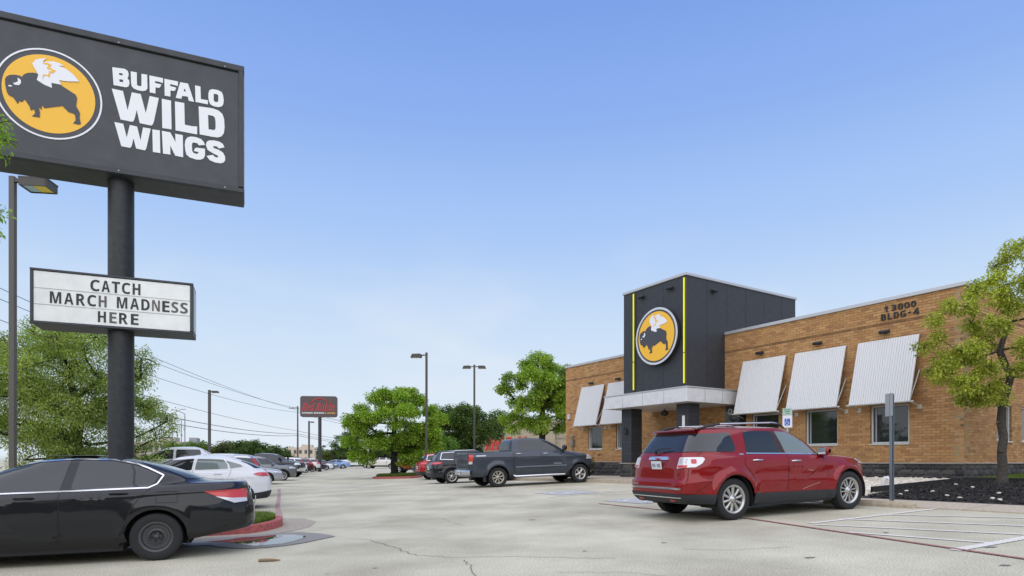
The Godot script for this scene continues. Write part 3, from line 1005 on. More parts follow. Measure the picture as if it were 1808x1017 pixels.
# ------------------------------------------------ pick-ups
func make_pickup(called: String, label: String, body: Material, hero := true, sail := false, group := "") -> Node3D:
	var o := thing(called, label, "pickup truck", Vector3.ZERO, 0.0, group)
	var cab := -1.55 if sail else -1.22
	set_keys({"len": 5.8, "hw": 0.985, "wr": 0.395, "ww": 0.27, "rim": 0.245, "arch": 0.475, "ra": -1.85, "fa": 1.85, "vm": 0.36, "flare": 0.036, "ground": 0.32,
		"creases": [[1.22, 1.12, 0.022, 0.05], [0.66, 0.64, 0.014, 0.08]],
		"keys": [
		[0.44, 0.42, -2.98, 2.6, 0.92, 10, 5, 0, 0], [0.56, 0.48, -3.02, 2.68, 0.96, 11, 4.6, 0, 0], [0.78, 0.74, -3.03, 2.74, 0.985, 12, 4.4, 0, 0], [1.0, 0.96, -3.03, 2.72, 0.99, 12, 4.2, 0, 0],
		[1.2, 1.12, -3.03, 2.64, 0.98, 12, 4, 0, 0], [1.34, 1.2, -3.03, 2.5, 0.955, 12, 3.8, 0, 0], [1.385, 1.27, -3.02, 2.2, 0.925, 12, 3.6, 0, 0], [1.39, 1.33, -2.98, 1.8, 0.90, 10, 3.8, 0, 0],
		[1.42, 1.385, cab, 1.38, 0.88, 8, 5, 0, 0], [1.63, 1.6, cab + (0.3 if sail else 0.05), 0.98, 0.82, 7, 5, 0, 0], [1.83, 1.83, cab + (0.62 if sail else 0.14), 0.5, 0.735, 6, 5, 0, 0], [1.9, 1.9, cab + (0.75 if sail else 0.28), 0.28, 0.62, 5, 4.5, 0, 0], [1.945, 1.945, cab + 0.95, -0.15, 0.0, 4, 4, 0, 0]]})
	make_body(o, body)
	make_underside(o)
	make_wheels(o, ["s8", "s5"], [mat("rim_tan", 0.4, 0.37, 0.31, 0.4, 0.7), rim_silver()] if hero else [rim_silver(), rim_silver()])
	var g := glass_dark()
	patch("rear_window", S(["r", 0, 1.46, 0.70, 1.46, 0.63, 1.79, 0, 1.82]), 0.004, g, o, 0.05, "join")
	patch("windscreen", S(["f", 0, 1.42, 0.76, 1.42, 0.6, 1.81, 0, 1.85]), 0.004, g, o, 0.05, "join")
	patch("window", S(["s", -0.91, 1.455, 0.02, 1.44, 0.0, 1.815, -0.86, 1.82]), 0.004, g, o, 0.06)
	patch("window", S(["s", 0.12, 1.44, 1.08, 1.425, 0.86, 1.58, 0.54, 1.745, 0.3, 1.80, 0.09, 1.812]), 0.004, g, o, 0.05)
	doors(o, [["s", -1.12, 0.55, 0.06, 0.53, 0.06, 1.43, -1.0, 1.44, -1.14, 1.2], ["s", 0.08, 0.53, 1.22, 0.53, 1.26, 0.9, 1.18, 1.4, 0.08, 1.43]], [[-0.92, 1.29], [0.28, 1.27]], body, chrome() if hero else body, 0.24)
	seam_lines(o, [["s", -1.12, 0.55, -1.14, 1.2, -1.0, 1.43], ["s", 0.07, 0.53, 0.07, 1.43], ["s", 1.22, 0.53, 1.26, 0.9, 1.18, 1.4]])
	for s in [1.0, -1.0]:
		var cg := MB.new()
		line_patch(cg, S(["s", -1.17, 0.56, -1.17, 1.385]), 0.035, 0.004, [s])
		part("cab_gap", cg, trim_black(), o)
	var dk := MB.new()
	dk.box(Vector3((cab - 2.92) * 0.5, 1.40, 0), Vector3(cab + 2.92 - 0.1, 0.03, 1.6))
	part("bed_cover", dk, trim_black(), o)
	patch("taillight", S(["r", 0.80, 1.05, 0.80, 1.32, "s", -2.93, 1.32, -2.86, 1.29, -2.88, 1.06]), 0.014, lamp_red(), o, 0.0)
	patch("taillight_lens", S(["r", 0.80, 0.95, 0.80, 1.05, "s", -2.90, 1.05, -2.91, 0.95]), 0.012, lamp_clear(), o, 0.0)
	var bm := MB.new()
	var P := []
	for k in 11:
		var z := k / 10.0 * 2.0 - 1.0
		var x := -3.14 + 0.1 * pow(absf(z), 3.0)
		P.append(PackedVector3Array([Vector3(x + 0.14, 0.73, -z * 0.96), Vector3(x, 0.71, -z * 0.98), Vector3(x, 0.53, -z * 0.98), Vector3(x + 0.14, 0.5, -z * 0.94)]))
	bm.grid(P)
	part("rear_bumper", bm, mat("bumper_steel", 0.55, 0.55, 0.56, 0.25, 0.9), o)
	plate(o, -3.16, 0.62)
	patch("tailgate", S(["r", 0, 0.84, 0.76, 0.84, 0.76, 1.36, 0, 1.36]), 0.006, body, o, 0.03, "join")
	patch("headlight", S(["f", 0.55, 0.98, "s", 2.2, 1.0, 2.25, 1.16, "f", 0.6, 1.17]), 0.012, lamp_clear(), o, 0.0)
	patch("grille", S(["f", 0, 0.86, 0.5, 0.86, 0.54, 1.16, 0, 1.17]), 0.012, chrome() if hero else trim_black(), o, 0.03, "join")
	patch("front_bumper", S(["f", 0, 0.5, 0.6, 0.5, "s", 2.35, 0.52, 2.33, 0.74, "f", 0.6, 0.76, 0, 0.76]), 0.03, trim_black() if hero else chrome(), o, 0.0, "join")
	mirror_pair(o, Vector3(1.12, 1.5, 0.91), Vector3(0.16, 0.24, 0.26), trim_black())
	if hero:
		for s in [1.0, -1.0]:
			var ch := MB.new()
			line_patch(ch, S(["s", -1.1, 0.775, 1.2, 0.775]), 0.05, 0.014, [s])
			part("side_moulding", ch, mat("moulding_grey", 0.22, 0.24, 0.27, 0.3, 0.6), o)
		for s in [1.0, -1.0]:
			var st := MB.new()
			st.tube([Vector3(-1.18, 0.47, s * 0.86), Vector3(-1.12, 0.40, s * 0.98), Vector3(1.1, 0.40, s * 0.98), Vector3(1.18, 0.47, s * 0.86)], [0.04, 0.045, 0.045, 0.04], 8)
			part("side_step", st, chrome(), o)
			var fl := MB.new()
			fl.box(Vector3(-2.4, 0.42, s * 0.86), Vector3(0.02, 0.36, 0.28))
			part("mud_flap", fl, trim_black(), o)
		patch("side_badge", S(["s", 0.62, 0.845, 0.98, 0.84, 0.98, 0.875, 0.62, 0.88]), 0.006, mat("badge_silver", 0.4, 0.42, 0.45, 0.3, 0.7), o, 0.0, "near")
		patch("side_badge", S(["s", -2.75, 1.24, -2.35, 1.24, -2.35, 1.285, -2.75, 1.285]), 0.006, mat("badge_silver", 0.4, 0.42, 0.45, 0.3, 0.7), o, 0.0)
		# a mountain skyline sticker on the tailgate, and the load that shows above the bed
		patch("tailgate_sticker", S(["r", 0, 1.0, 0.62, 1.0, 0.62, 1.08, 0.45, 1.13, 0.33, 1.09, 0.2, 1.17, 0.1, 1.13, 0, 1.2]), 0.010, trim_black(), o, 0.0, "join")
		patch("bumper_sticker", S(["r", 0.2, 0.9, 0.42, 0.9, 0.42, 0.93, 0.2, 0.93]), 0.010, chrome(), o, 0.0, "near")
	else:
		patch("sill_trim", S(["s", -1.3, 0.44, 1.3, 0.44, 1.3, 0.52, -1.3, 0.52]), 0.01, trim_black(), o, 0.0)
	return o

# ------------------------------------------------ crossovers and small utility vehicles
func make_crossover(called: String, label: String, body: Material, kind := "plain", group := "") -> Node3D:
	var o := thing(called, label, "car", Vector3.ZERO, 0.0, group)
	var slope := kind == "coupe"
	var tall := 0.1 if kind == "tall" else (0.09 if kind == "chrome" else 0.0)
	set_keys({"len": 4.5, "hw": 0.91, "wr": 0.345, "ww": 0.225, "rim": 0.235, "arch": 0.405, "ra": -1.33, "fa": 1.33, "vm": 0.345, "flare": 0.018, "ground": 0.2,
		"creases": [[0.95, 0.84, 0.014, 0.05], [0.5, 0.48, 0.012, 0.06]],
		"keys": [
		[0.25, 0.23, -2.12, 2.10, 0.85, 6, 4.5, 0.06, 0.02], [0.38, 0.36, -2.2, 2.18, 0.895, 6, 4.2, 0.02, 0], [0.55, 0.54, -2.23, 2.22, 0.91, 6, 4, 0, 0], [0.72, 0.70, -2.23, 2.21, 0.915, 6, 4, 0, 0],
		[0.90, 0.84, -2.2, 2.15, 0.912, 5.5, 3.8, 0, 0], [1.02, 0.93, -2.14, 2.02, 0.89, 5, 3.5, 0, 0], [1.07, 0.99, -2.08, 1.82, 0.86, 5, 3.4, 0, 0], [1.1, 1.03, -2.04, 1.4, 0.835, 5, 3.6, 0, 0],
		[1.13, 1.05, -2.0, 1.02, 0.815, 5, 5, 0, 0], [1.26 + tall * 0.5, 1.24, -1.78 if slope else -1.9, 0.66, 0.755, 5, 5, 0, 0], [1.4 + tall, 1.42 + tall, -1.4 if slope else -1.74, 0.25, 0.68, 4.6, 5, 0, 0], [1.47 + tall, 1.48 + tall, -1.15 if slope else -1.6, 0.05, 0.58, 4.5, 4.5, 0, 0], [1.525 + tall, 1.525 + tall, -0.9, -0.4, 0.0, 4, 4, 0, 0]]})
	make_body(o, body)
	make_underside(o)
	make_wheels(o, ["t5", "t5"], [rim_silver(), rim_silver()])
	var g := glass_dark()
	var t := tall * 0.8
	patch("rear_window", S(["r", 0, 1.15, 0.70, 1.15, 0.6, 1.36 + t, 0, 1.39 + t]), 0.004, g, o, 0.04, "join")
	patch("windscreen", S(["f", 0, 1.08, 0.7, 1.08, 0.56, 1.40 + t, 0, 1.43 + t]), 0.004, g, o, 0.04, "join")
	patch("window", S(["s", -0.22, 1.115, 0.74, 1.085, 0.5, 1.27, 0.24, 1.385 + t * 0.7, -0.28, 1.425 + t]), 0.004, g, o, 0.03)
	patch("window", S(["s", -1.12, 1.145, -0.3, 1.12, -0.36, 1.425 + t, -1.0, 1.40 + t]), 0.004, g if not slope else glass_pale(), o, 0.04)
	if slope: patch("quarter_window", S(["s", -1.17, 1.15, -1.5, 1.2, -1.42, 1.26, -1.06, 1.375]), 0.004, glass_pale(), o, 0.03)
	else:
		patch("quarter_window", S(["s", -1.22, 1.15, -1.78, 1.17, -1.68, 1.36 + t, -1.12, 1.39 + t]), 0.004, g, o, 0.05)
		for s in [1.0, -1.0]:
			var qt := MB.new()
			line_patch(qt, S(["s", -1.1, 1.425 + t, -1.70, 1.39 + t, -1.82, 1.16, -1.2, 1.13]), 0.022, 0.008, [s])
			part("window_trim", qt, chrome(), o)
	doors(o, [["s", -0.92, 0.45, -0.26, 0.44, -0.26, 1.1, -1.2, 1.12, -1.15, 0.95, -0.98, 0.7], ["s", -0.24, 0.44, 0.86, 0.43, 0.84, 0.85, 0.8, 1.05, -0.24, 1.1]], [[-0.86, 1.0], [0.0, 0.975]], body, body, 0.2)
	seam_lines(o, [["s", -0.92, 0.45, -0.98, 0.7, -1.15, 0.95, -1.2, 1.12], ["s", -0.25, 0.44, -0.25, 1.1], ["s", 0.86, 0.43, 0.84, 0.85, 0.8, 1.05]])
	patch("sill_cladding", S(["s", -0.92, 0.25, 0.92, 0.24, 0.93, 0.4, -0.93, 0.42]), 0.012, cladding(), o, 0.0)
	for xw in [C.ra, C.fa]:
		for s in [1.0, -1.0]:
			var ar := MB.new()
			var R: float = C.arch + 0.03
			var pts := ["s"]
			for k in 13:
				var a := PI * (k / 12.0 * 1.1 - 0.05)
				pts.append(xw + cos(a) * R)
				pts.append(C.wr + sin(a) * R)
			line_patch(ar, S(pts), 0.06, 0.012, [s])
			part("arch_trim", ar, cladding(), o)
	patch("rear_bumper", S(["r", 0, 0.32, 0.62, 0.32, "s", -1.78, 0.28, -1.76, 0.46, "r", 0.68, 0.52, 0, 0.52]), 0.014, cladding(), o, 0.0, "join")
	patch("taillight", S(["r", 0.36, 0.93, 0.38, 1.02, "s", -1.86, 1.03, -1.75, 0.985, -1.95, 0.93]), 0.012, lamp_red(), o, 0.0)
	if kind == "tall": patch("pillar_light", S(["r", 0.66, 1.0, 0.74, 1.0, 0.62, 1.36 + t, 0.55, 1.36 + t]), 0.012, lamp_red(), o, 0.0)
	patch("headlight", S(["f", 0.5, 0.78, "s", 1.72, 0.84, 1.76, 0.93, "f", 0.54, 0.92]), 0.012, lamp_clear(), o, 0.0)
	patch("grille", S(["f", 0, 0.45, 0.46, 0.45, 0.5, 0.82, 0, 0.84]), 0.008, trim_black(), o, 0.02, "join")
	plate(o, -2.235, 0.76, 0.05)
	mirror_pair(o, Vector3(0.68, 1.11, 0.84), Vector3(0.14, 0.15, 0.2), body)
	for s in [1.0, -1.0]:
		var rl := MB.new()
		var yr := 1.44 + tall
		rl.tube([Vector3(-1.2, yr - 0.03, s * 0.56), Vector3(-1.05, yr + 0.03, s * 0.565), Vector3(-0.1, yr + 0.045, s * 0.57), Vector3(0.05, yr - 0.01, s * 0.56)], [0.012, 0.016, 0.016, 0.012], 6)
		if not slope: part("roof_rail", rl, trim_black() if kind == "plain" else chrome(), o)
	return o

func repaint(src: Node3D, called: String, label: String, old: Material, fresh: Material) -> Node3D:
	var o: Node3D = src.duplicate()
	o.name = numbered(called)
	add_child(o)
	o.set_meta("label", label)
	for k in o.find_children("*", "MeshInstance3D", true, false):
		if k.material_override == old: k.material_override = fresh
	return o

func camera_sky_sun() -> void:
	var c := Camera3D.new()
	c.name = "camera"
	c.projection = Camera3D.PROJECTION_FRUSTUM
	c.near = 0.1
	c.far = 3000.0
	c.size = 0.1 * 1017.0 / 1084.0
	c.frustum_offset = Vector2(0.0, 0.1 * 303.5 / 1084.0)
	c.position = Vector3(0, 1.4, 0)
	add_child(c)
	c.current = true
	var sky := PanoramaSkyMaterial.new()
	sky.panorama = ImageTexture.create_from_image(sky_image(2.4))
	var s := Sky.new()
	s.sky_material = sky
	var e := Environment.new()
	e.background_mode = Environment.BG_SKY
	e.sky = s
	e.tonemap_mode = Environment.TONE_MAPPER_LINEAR
	e.tonemap_exposure = 2.4
	e.sdfgi_enabled = true
	e.ssao_enabled = true
	e.ssil_enabled = true
	var w := WorldEnvironment.new()
	w.name = "world"
	w.environment = e
	add_child(w)
	var sun := DirectionalLight3D.new()
	sun.name = "sun"
	sun.light_energy = 0.5
	sun.light_color = Color(1.0, 0.97, 0.925)
	sun.light_angular_distance = 125.0
	sun.sky_mode = DirectionalLight3D.SKY_MODE_LIGHT_ONLY
	sun.shadow_enabled = true
	add_child(sun)
	# a veiled sun, high behind the viewer
	var to := Vector3(-0.25 * cos(deg_to_rad(56)), sin(deg_to_rad(56)), 0.968 * cos(deg_to_rad(56)))
	sun.look_at_from_position(to * 50.0, Vector3.ZERO, Vector3.UP)

func sky_image(exposure: float) -> Image:
	# clear blue paling to the horizon, with a few thin wisps low down; the same all round
	var stops := [[0.0, 0.76, 0.85, 0.93], [3.0, 0.745, 0.835, 0.935], [11.3, 0.605, 0.75, 0.935], [20.8, 0.39, 0.575, 0.93], [30.0, 0.262, 0.432, 0.865], [37.0, 0.205, 0.362, 0.805], [60.0, 0.125, 0.255, 0.68], [90.0, 0.10, 0.21, 0.61]]
	var n := FastNoiseLite.new()
	n.noise_type = FastNoiseLite.TYPE_SIMPLEX_SMOOTH
	n.seed = 12
	n.frequency = 1.0
	n.fractal_octaves = 5
	var w := 768
	var h := 384
	var im := Image.create(w, h, false, Image.FORMAT_RGBF)
	for j in h:
		var up := 90.0 - (j + 0.5) / h * 180.0
		var c := Color(0.42, 0.42, 0.40)
		if up >= 0.0:
			for k in stops.size() - 1:
				if up >= stops[k][0] and up <= stops[k + 1][0]:
					var t: float = smoothstep(0.0, 1.0, (up - stops[k][0]) / (stops[k + 1][0] - stops[k][0])) * 0.35 + 0.65 * (up - stops[k][0]) / (stops[k + 1][0] - stops[k][0])
					c = Color(lerpf(stops[k][1], stops[k + 1][1], t), lerpf(stops[k][2], stops[k + 1][2], t), lerpf(stops[k][3], stops[k + 1][3], t))
		for i in w:
			var q := c
			if up > 0.0 and up < 24.0:
				var a := TAU * i / w
				var f := n.get_noise_3d(cos(a) * 3.0, sin(a) * 3.0, up * 0.16)
				var wisp := clampf((f - 0.02) * 1.6, 0.0, 1.0) * smoothstep(24.0, 6.0, up) * smoothstep(0.0, 2.0, up) * 0.42
				q = c.lerp(Color(0.86, 0.88, 0.92), wisp)
			im.set_pixel(i, j, Color(q.r / exposure, q.g / exposure, q.b / exposure))
	return im

# ---------------------------------------------------------------- ground
func strip(b: MB, pts: Array, width: float, up: float, step := 0.6) -> void:
	# a painted line on the ground along [x, d, x, d, ...]
	var p := poly2(pts)
	for i in p.size() - 1:
		var n := maxi(1, int(ceil(p[i].distance_to(p[i + 1]) / step)))
		var w := (p[i + 1] - p[i]).orthogonal().normalized() * width * 0.5
		for k in n:
			var a := p[i].lerp(p[i + 1], float(k) / n)
			var e := p[i].lerp(p[i + 1], float(k + 1) / n)
			b.quad(at(a.x + w.x, a.y + w.y, up), at(a.x - w.x, a.y - w.y, up), at(e.x - w.x, e.y - w.y, up), at(e.x + w.x, e.y + w.y, up))

func ground_poly(b: MB, pts: Array, up: float, thick := 0.0, lv := 2) -> void:
	var p := poly2(pts)
	if Geometry2D.is_polygon_clockwise(p): p.reverse()
	var ix := Geometry2D.triangulate_polygon(p)
	var tris := []
	for k in range(0, ix.size(), 3):
		var t := [p[ix[k]], p[ix[k + 1]], p[ix[k + 2]]]
		if (t[1] - t[0]).cross(t[2] - t[0]) < 0: t = [t[0], t[2], t[1]]
		tris.append(t)
	for l in lv:
		var more := []
		for t in tris:
			var ab: Vector2 = (t[0] + t[1]) * 0.5
			var bc: Vector2 = (t[1] + t[2]) * 0.5
			var ca: Vector2 = (t[2] + t[0]) * 0.5
			more.append([t[0], ab, ca]); more.append([ab, t[1], bc]); more.append([ca, bc, t[2]]); more.append([ab, bc, ca])
		tris = more
	for t in tris: b.tri(at(t[0].x, t[0].y, up), at(t[1].x, t[1].y, up), at(t[2].x, t[2].y, up))
	if thick > 0.0:
		for k in p.size():
			var a := p[k]
			var e := p[(k + 1) % p.size()]
			for j in 4:
				var f := a.lerp(e, j / 4.0)
				var g := a.lerp(e, (j + 1) / 4.0)
				b.quad(at(f.x, f.y, up - thick), at(g.x, g.y, up - thick), at(g.x, g.y, up), at(f.x, f.y, up))

func ragged(pts: Array, amp: float, step: float, closed := true) -> Array:
	# the outline with its edges broken up by small random steps
	var p := poly2(pts)
	var out := []
	var n := p.size() if closed else p.size() - 1
	for i in n:
		var a := p[i]
		var e := p[(i + 1) % p.size()]
		var k := maxi(1, int(a.distance_to(e) / step))
		var w := (e - a).orthogonal().normalized()
		for j in k:
			var q := a.lerp(e, float(j) / k) + w * rng.randf_range(-amp, amp) * (0.0 if j == 0 and not closed else 1.0)
			out.append(q.x)
			out.append(q.y)
	if not closed:
		out.append(p[p.size() - 1].x)
		out.append(p[p.size() - 1].y)
	return out

func ground_and_paint() -> void:
	var asphalt := mat("worn_asphalt", 1, 1, 1, 0.92)
	grain(asphalt, noise_tex(1024, 0.075, 5, 0.60, 0.99, 3, FastNoiseLite.TYPE_SIMPLEX_SMOOTH, Color(0.99, 0.975, 0.95)), 0.45)
	mottle(asphalt, noise_tex(512, 0.012, 5, 0.78, 1.0, 8, FastNoiseLite.TYPE_SIMPLEX_SMOOTH, Color(1, 0.99, 0.975)), 0.055)
	asphalt.albedo_color = Color(0.99, 0.965, 0.855)
	asphalt.metallic_specular = 0.3
	var xs := [-1400.0, -500.0, -200.0, -90.0, -60.0, -45.0, -36.0, -30.0, -25.0, -21.0, -18.0]
	var x := -15.75
	while x < 20.0:
		xs.append(x)
		x += 0.75
	xs.append_array([21.0, 23.0, 26.0, 30.0, 36.0, 45.0, 60.0, 90.0, 200.0, 500.0, 1400.0])
	var ds := [-500.0, -120.0, -50.0, -25.0, -12.0, -6.0, -3.0, -1.0]
	x = 0.5
	while x < 40.0:
		ds.append(x)
		x += 0.75
	ds.append_array([41.0, 43.0, 46.0, 50.0, 56.0, 64.0, 75.0, 90.0, 120.0, 180.0, 300.0, 600.0, 1800.0])
	var P := []
	for a in xs:
		var col := PackedVector3Array()
		for d in ds: col.append(at(a, d))
		P.append(col)
	P.reverse()
	var b := MB.new()
	for i in P.size() - 1:
		for j in ds.size() - 1:
			pass
	# normals up: along d then along x
	var Q := []
	for j in ds.size():
		var col := PackedVector3Array()
		for a in xs: col.append(at(a, ds[j]))
		Q.append(col)
	Q.reverse()
	b.grid(Q)
	var ground := structure("ground", b, asphalt)
	# cracks and patches in the asphalt
	rng.seed = 11
	var crack := mat("crack_dark", 0.14, 0.13, 0.115, 0.95)
	for c in [[-2.66, 10.35, -2.4, 10.23, -1.85, 9.39, -1.32, 8.47, -0.79, 8.2, -0.03, 8.15, 0.75, 7.9, 1.3, 7.75], [-0.62, 8.0, -0.5, 7.5, -0.41, 6.94, -0.2, 6.3], [-1.51, 13.19, -1.3, 12.6, -1.12, 12.25, -0.95, 11.9], [-0.74, 11.68, -0.55, 11.5], [0.5, 7.0, 1.3, 6.85, 2.2, 6.2, 3.0, 6.1], [2.3, 8.3, 2.9, 8.1, 3.7, 8.2], [-5.5, 26.0, -4.0, 25.2, -2.8, 25.4], [0.9, 14.5, 1.6, 13.4, 2.3, 12.9]]:
		var m := MB.new()
		strip(m, ragged(c, 0.035, 0.09, false), rng.randf_range(0.007, 0.012), 0.008, 2.0)
		part("crack", m, crack, ground)
	var stain := mat("oil_stain", 0.2, 0.19, 0.17, 0.85)
	for c in [[6.0, 7.72, 0.07], [3.6, 7.4, 0.045], [2.2, 8.9, 0.03], [-0.9, 6.9, 0.025], [5.3, 6.6, 0.04], [0.4, 12.4, 0.06], [-2.2, 7.3, 0.02], [5.6, 9.2, 0.035], [-1.7, 7.6, 0.02], [1.0, 8.4, 0.025]]:
		var m := MB.new()
		var pts := []
		for k in 14:
			var r: float = c[2] * rng.randf_range(0.5, 1.2)
			pts.append(c[0] + cos(TAU * k / 14.0) * r * 1.5)
			pts.append(c[1] + sin(TAU * k / 14.0) * r)
		ground_poly(m, pts, 0.007, 0.0, 0)
		part("oil_stain", m, stain, ground)
	# paint
	var white := mat("worn_white_paint", 1, 1, 1, 0.8)
	grain(white, noise_tex(512, 0.09, 4, 0.66, 0.95, 21), 0.6)
	white.albedo_color = Color(1, 0.985, 0.94)
	var red := mat("worn_red_paint", 1, 1, 1, 0.85)
	grain(red, noise_tex(512, 0.05, 5, 0.45, 0.78, 23), 0.5)
	red.albedo_color = Color(1.0, 0.84, 0.80)
	for l in [[5.1, 10.5, 8.48, 12.14, 0.11], [5.1, 10.32, 7.17, 8.6, 0.1], [5.85, 10.95, 7.85, 9.41, 0.1], [6.9, 11.4, 8.6, 10.31, 0.1], [5.12, 9.35, 6.31, 7.93, 0.1], [5.45, 7.57, 7.4, 8.55, 0.14], [8.48, 12.14, 9.4, 10.3, 0.09], [7.0, 6.95, 8.6, 7.9, 0.1],
			[1.1, 18.2, 4.4, 20.3, 0.09], [-1.5, 22.3, 1.9, 24.4, 0.09], [-3.3, 27.0, 0.0, 29.2, 0.09]]:
		var m := MB.new()
		strip(m, [l[0], l[1], l[2], l[3]], l[4], 0.009)
		part("painted_line", m, white, ground)
	var red_line := mat("red_line_paint", 1, 1, 1, 0.85)
	grain(red_line, noise_tex(512, 0.05, 5, 0.45, 0.74, 24), 0.5)
	red_line.albedo_color = Color(0.98, 0.66, 0.62)
	for l in [[[2.2, 15.6, 3.4, 13.3, 4.43, 11.4, 5.65, 7.25, 6.3, 5.2], 0.075], [[-5.25, 13.95, -6.82, 17.85, -8.6, 22.67, -11.0, 29.0], 0.12]]:
		var m := MB.new()
		strip(m, l[0], l[1], 0.012)
		part("painted_line", m, red if l[1] > 0.1 else red_line, ground, "faded red fire lane stripe")
	# the two faded blue panels of the accessible bays
	var blue := mat("faded_blue_paint", 1, 1, 1, 0.85)
	grain(blue, noise_tex(512, 0.05, 5, 0.5, 0.85, 29), 0.5)
	blue.albedo_color = Color(0.975, 0.985, 0.985)
	for c in [[3.45, 16.15], [1.75, 19.9]]:
		var m := MB.new()
		var ex := Vector2(0.53, -0.848) * 0.75
		var ez := Vector2(-0.848, -0.53) * 0.75
		var o := Vector2(c[0], c[1])
		var q := []
		for k in [[-1, -1], [1, -1], [1, 1], [-1, 1]]:
			var w: Vector2 = o + ex * k[0] + ez * k[1]
			q.append(w.x)
			q.append(w.y)
		ground_poly(m, q, 0.009, 0.0, 2)
		var pan := part("painted_panel", m, blue, ground)
		var g := MB.new()
		var bar := func(pts: Array, w: float) -> void:
			var r := []
			for k in range(0, pts.size(), 2):
				var z: Vector2 = o + ex * pts[k] - ez * pts[k + 1]
				r.append(z.x)
				r.append(z.y)
			strip(g, r, w, 0.014, 0.3)
		bar.call([-0.1, 0.6, -0.1, 0.0, 0.35, 0.0, 0.5, -0.5, 0.65, -0.5], 0.12)
		bar.call([-0.1, 0.3, 0.3, 0.3], 0.1)
		var ring_pts := []
		for k in 11:
			var a := 0.7 + k * 0.5
			ring_pts.append(-0.02 + cos(a) * 0.48)
			ring_pts.append(-0.2 + sin(a) * 0.48)
		bar.call(ring_pts, 0.1)
		part("wheelchair_symbol", g, white, pan)
	# the island that carries the tall sign
	var gutter := mat("gutter_concrete", 1, 1, 1, 0.9)
	grain(gutter, noise_tex(512, 0.06, 5, 0.5, 0.76, 31, FastNoiseLite.TYPE_SIMPLEX_SMOOTH, Color(1, 0.93, 0.82)), 0.5)
	gutter.albedo_color = Color(0.98, 0.93, 0.84)
	var gt := MB.new()
	ground_poly(gt, ragged([-9.6, 9.0, -5.0, 10.95, -4.5, 11.2, -4.15, 11.7, -4.05, 12.4, -4.25, 13.4, -4.8, 14.15, -5.5, 14.35, -10.4, 12.4], 0.03, 0.5), 0.006, 0.0, 2)
	structure("gutter_pavement", gt, gutter)
	var wet := mat("wet_asphalt", 0.24, 0.22, 0.185, 0.6)
	var wg := MB.new()
	ground_poly(wg, ragged([-6.5, 9.35, -4.9, 9.9, -4.1, 9.45, -3.55, 9.75, -3.25, 10.35, -3.1, 10.75, -3.5, 11.2, -4.0, 11.55, -4.4, 11.35, -4.9, 11.05, -5.7, 10.75, -6.8, 10.3], 0.06, 0.25), 0.011, 0.0, 1)
	structure("damp_ground", wg, wet)
	var wl := MB.new()
	ground_poly(wl, ragged([-5.1, 10.35, -4.5, 10.05, -4.05, 9.7, -3.75, 9.95, -3.55, 10.5, -3.6, 10.85, -3.95, 11.1, -4.3, 11.1, -4.75, 10.8], 0.05, 0.22), 0.016, 0.0, 0)
	var water := mat("puddle_water", 0.035, 0.036, 0.036, 0.02)
	water.metallic_specular = 0.9
	structure("puddle", wl, water)
	var rk := mat("red_kerb_paint", 1, 1, 1, 0.7)
	grain(rk, noise_tex(512, 0.03, 5, 0.55, 0.9, 37), 0.7)
	rk.albedo_color = Color(0.90, 0.48, 0.46)
	var outer := [Vector2(-10.0, 9.25), Vector2(-7.5, 10.3), Vector2(-5.15, 11.3), Vector2(-4.9, 11.45), Vector2(-4.74, 11.75), Vector2(-4.68, 12.2), Vector2(-4.72, 12.65), Vector2(-4.9, 13.15), Vector2(-5.2, 13.55), Vector2(-5.6, 13.75), Vector2(-6.1, 13.72), Vector2(-8.4, 12.75), Vector2(-10.8, 11.75)]
	var kb := MB.new()
	for i in outer.size() - 1:
		var a: Vector2 = outer[i]
		var e: Vector2 = outer[i + 1]
		var cc := Vector2(-7.9, 11.7)
		var na := (a - cc).normalized() * 0.15
		var ne := (e - cc).normalized() * 0.15
		if i < 2: na = Vector2(0.39, -0.92) * 0.15
		if i < 1: ne = Vector2(0.39, -0.92) * 0.15
		var h := 0.16
		kb.quad(at(a.x, a.y, -0.02), at(e.x, e.y, -0.02), at(e.x - ne.x * 0.12, e.y - ne.y * 0.12, h - 0.02), at(a.x - na.x * 0.12, a.y - na.y * 0.12, h - 0.02))
		kb.quad(at(a.x - na.x * 0.12, a.y - na.y * 0.12, h - 0.02), at(e.x - ne.x * 0.12, e.y - ne.y * 0.12, h - 0.02), at(e.x - ne.x * 0.25, e.y - ne.y * 0.25, h), at(a.x - na.x * 0.25, a.y - na.y * 0.25, h))
		kb.quad(at(a.x - na.x * 0.25, a.y - na.y * 0.25, h), at(e.x - ne.x * 0.25, e.y - ne.y * 0.25, h), at(e.x - ne.x, e.y - ne.y, h), at(a.x - na.x, a.y - na.y, h))
		kb.quad(at(a.x - na.x, a.y - na.y, h), at(e.x - ne.x, e.y - ne.y, h), at(e.x - ne.x, e.y - ne.y, 0.0), at(a.x - na.x, a.y - na.y, 0.0))
	structure("kerb", kb, rk)
	var soil := mat("soil", 0.09, 0.075, 0.045, 0.95)
	var so := MB.new()
	var inner := []
	for q in outer:
		inner.append(lerpf(q.x, -7.9, 0.03))
		inner.append(lerpf(q.y, 11.7, 0.05))
	ground_poly(so, inner, 0.12, 0.0, 1)
	structure("island_soil", so, soil)
	var ip := PackedVector2Array()
	for q in outer: ip.append(Vector2(lerpf(q.x, -7.9, 0.05), lerpf(q.y, 11.7, 0.09)))
	grass_patch(ip, 0.12, 11000, 0.15, 5)

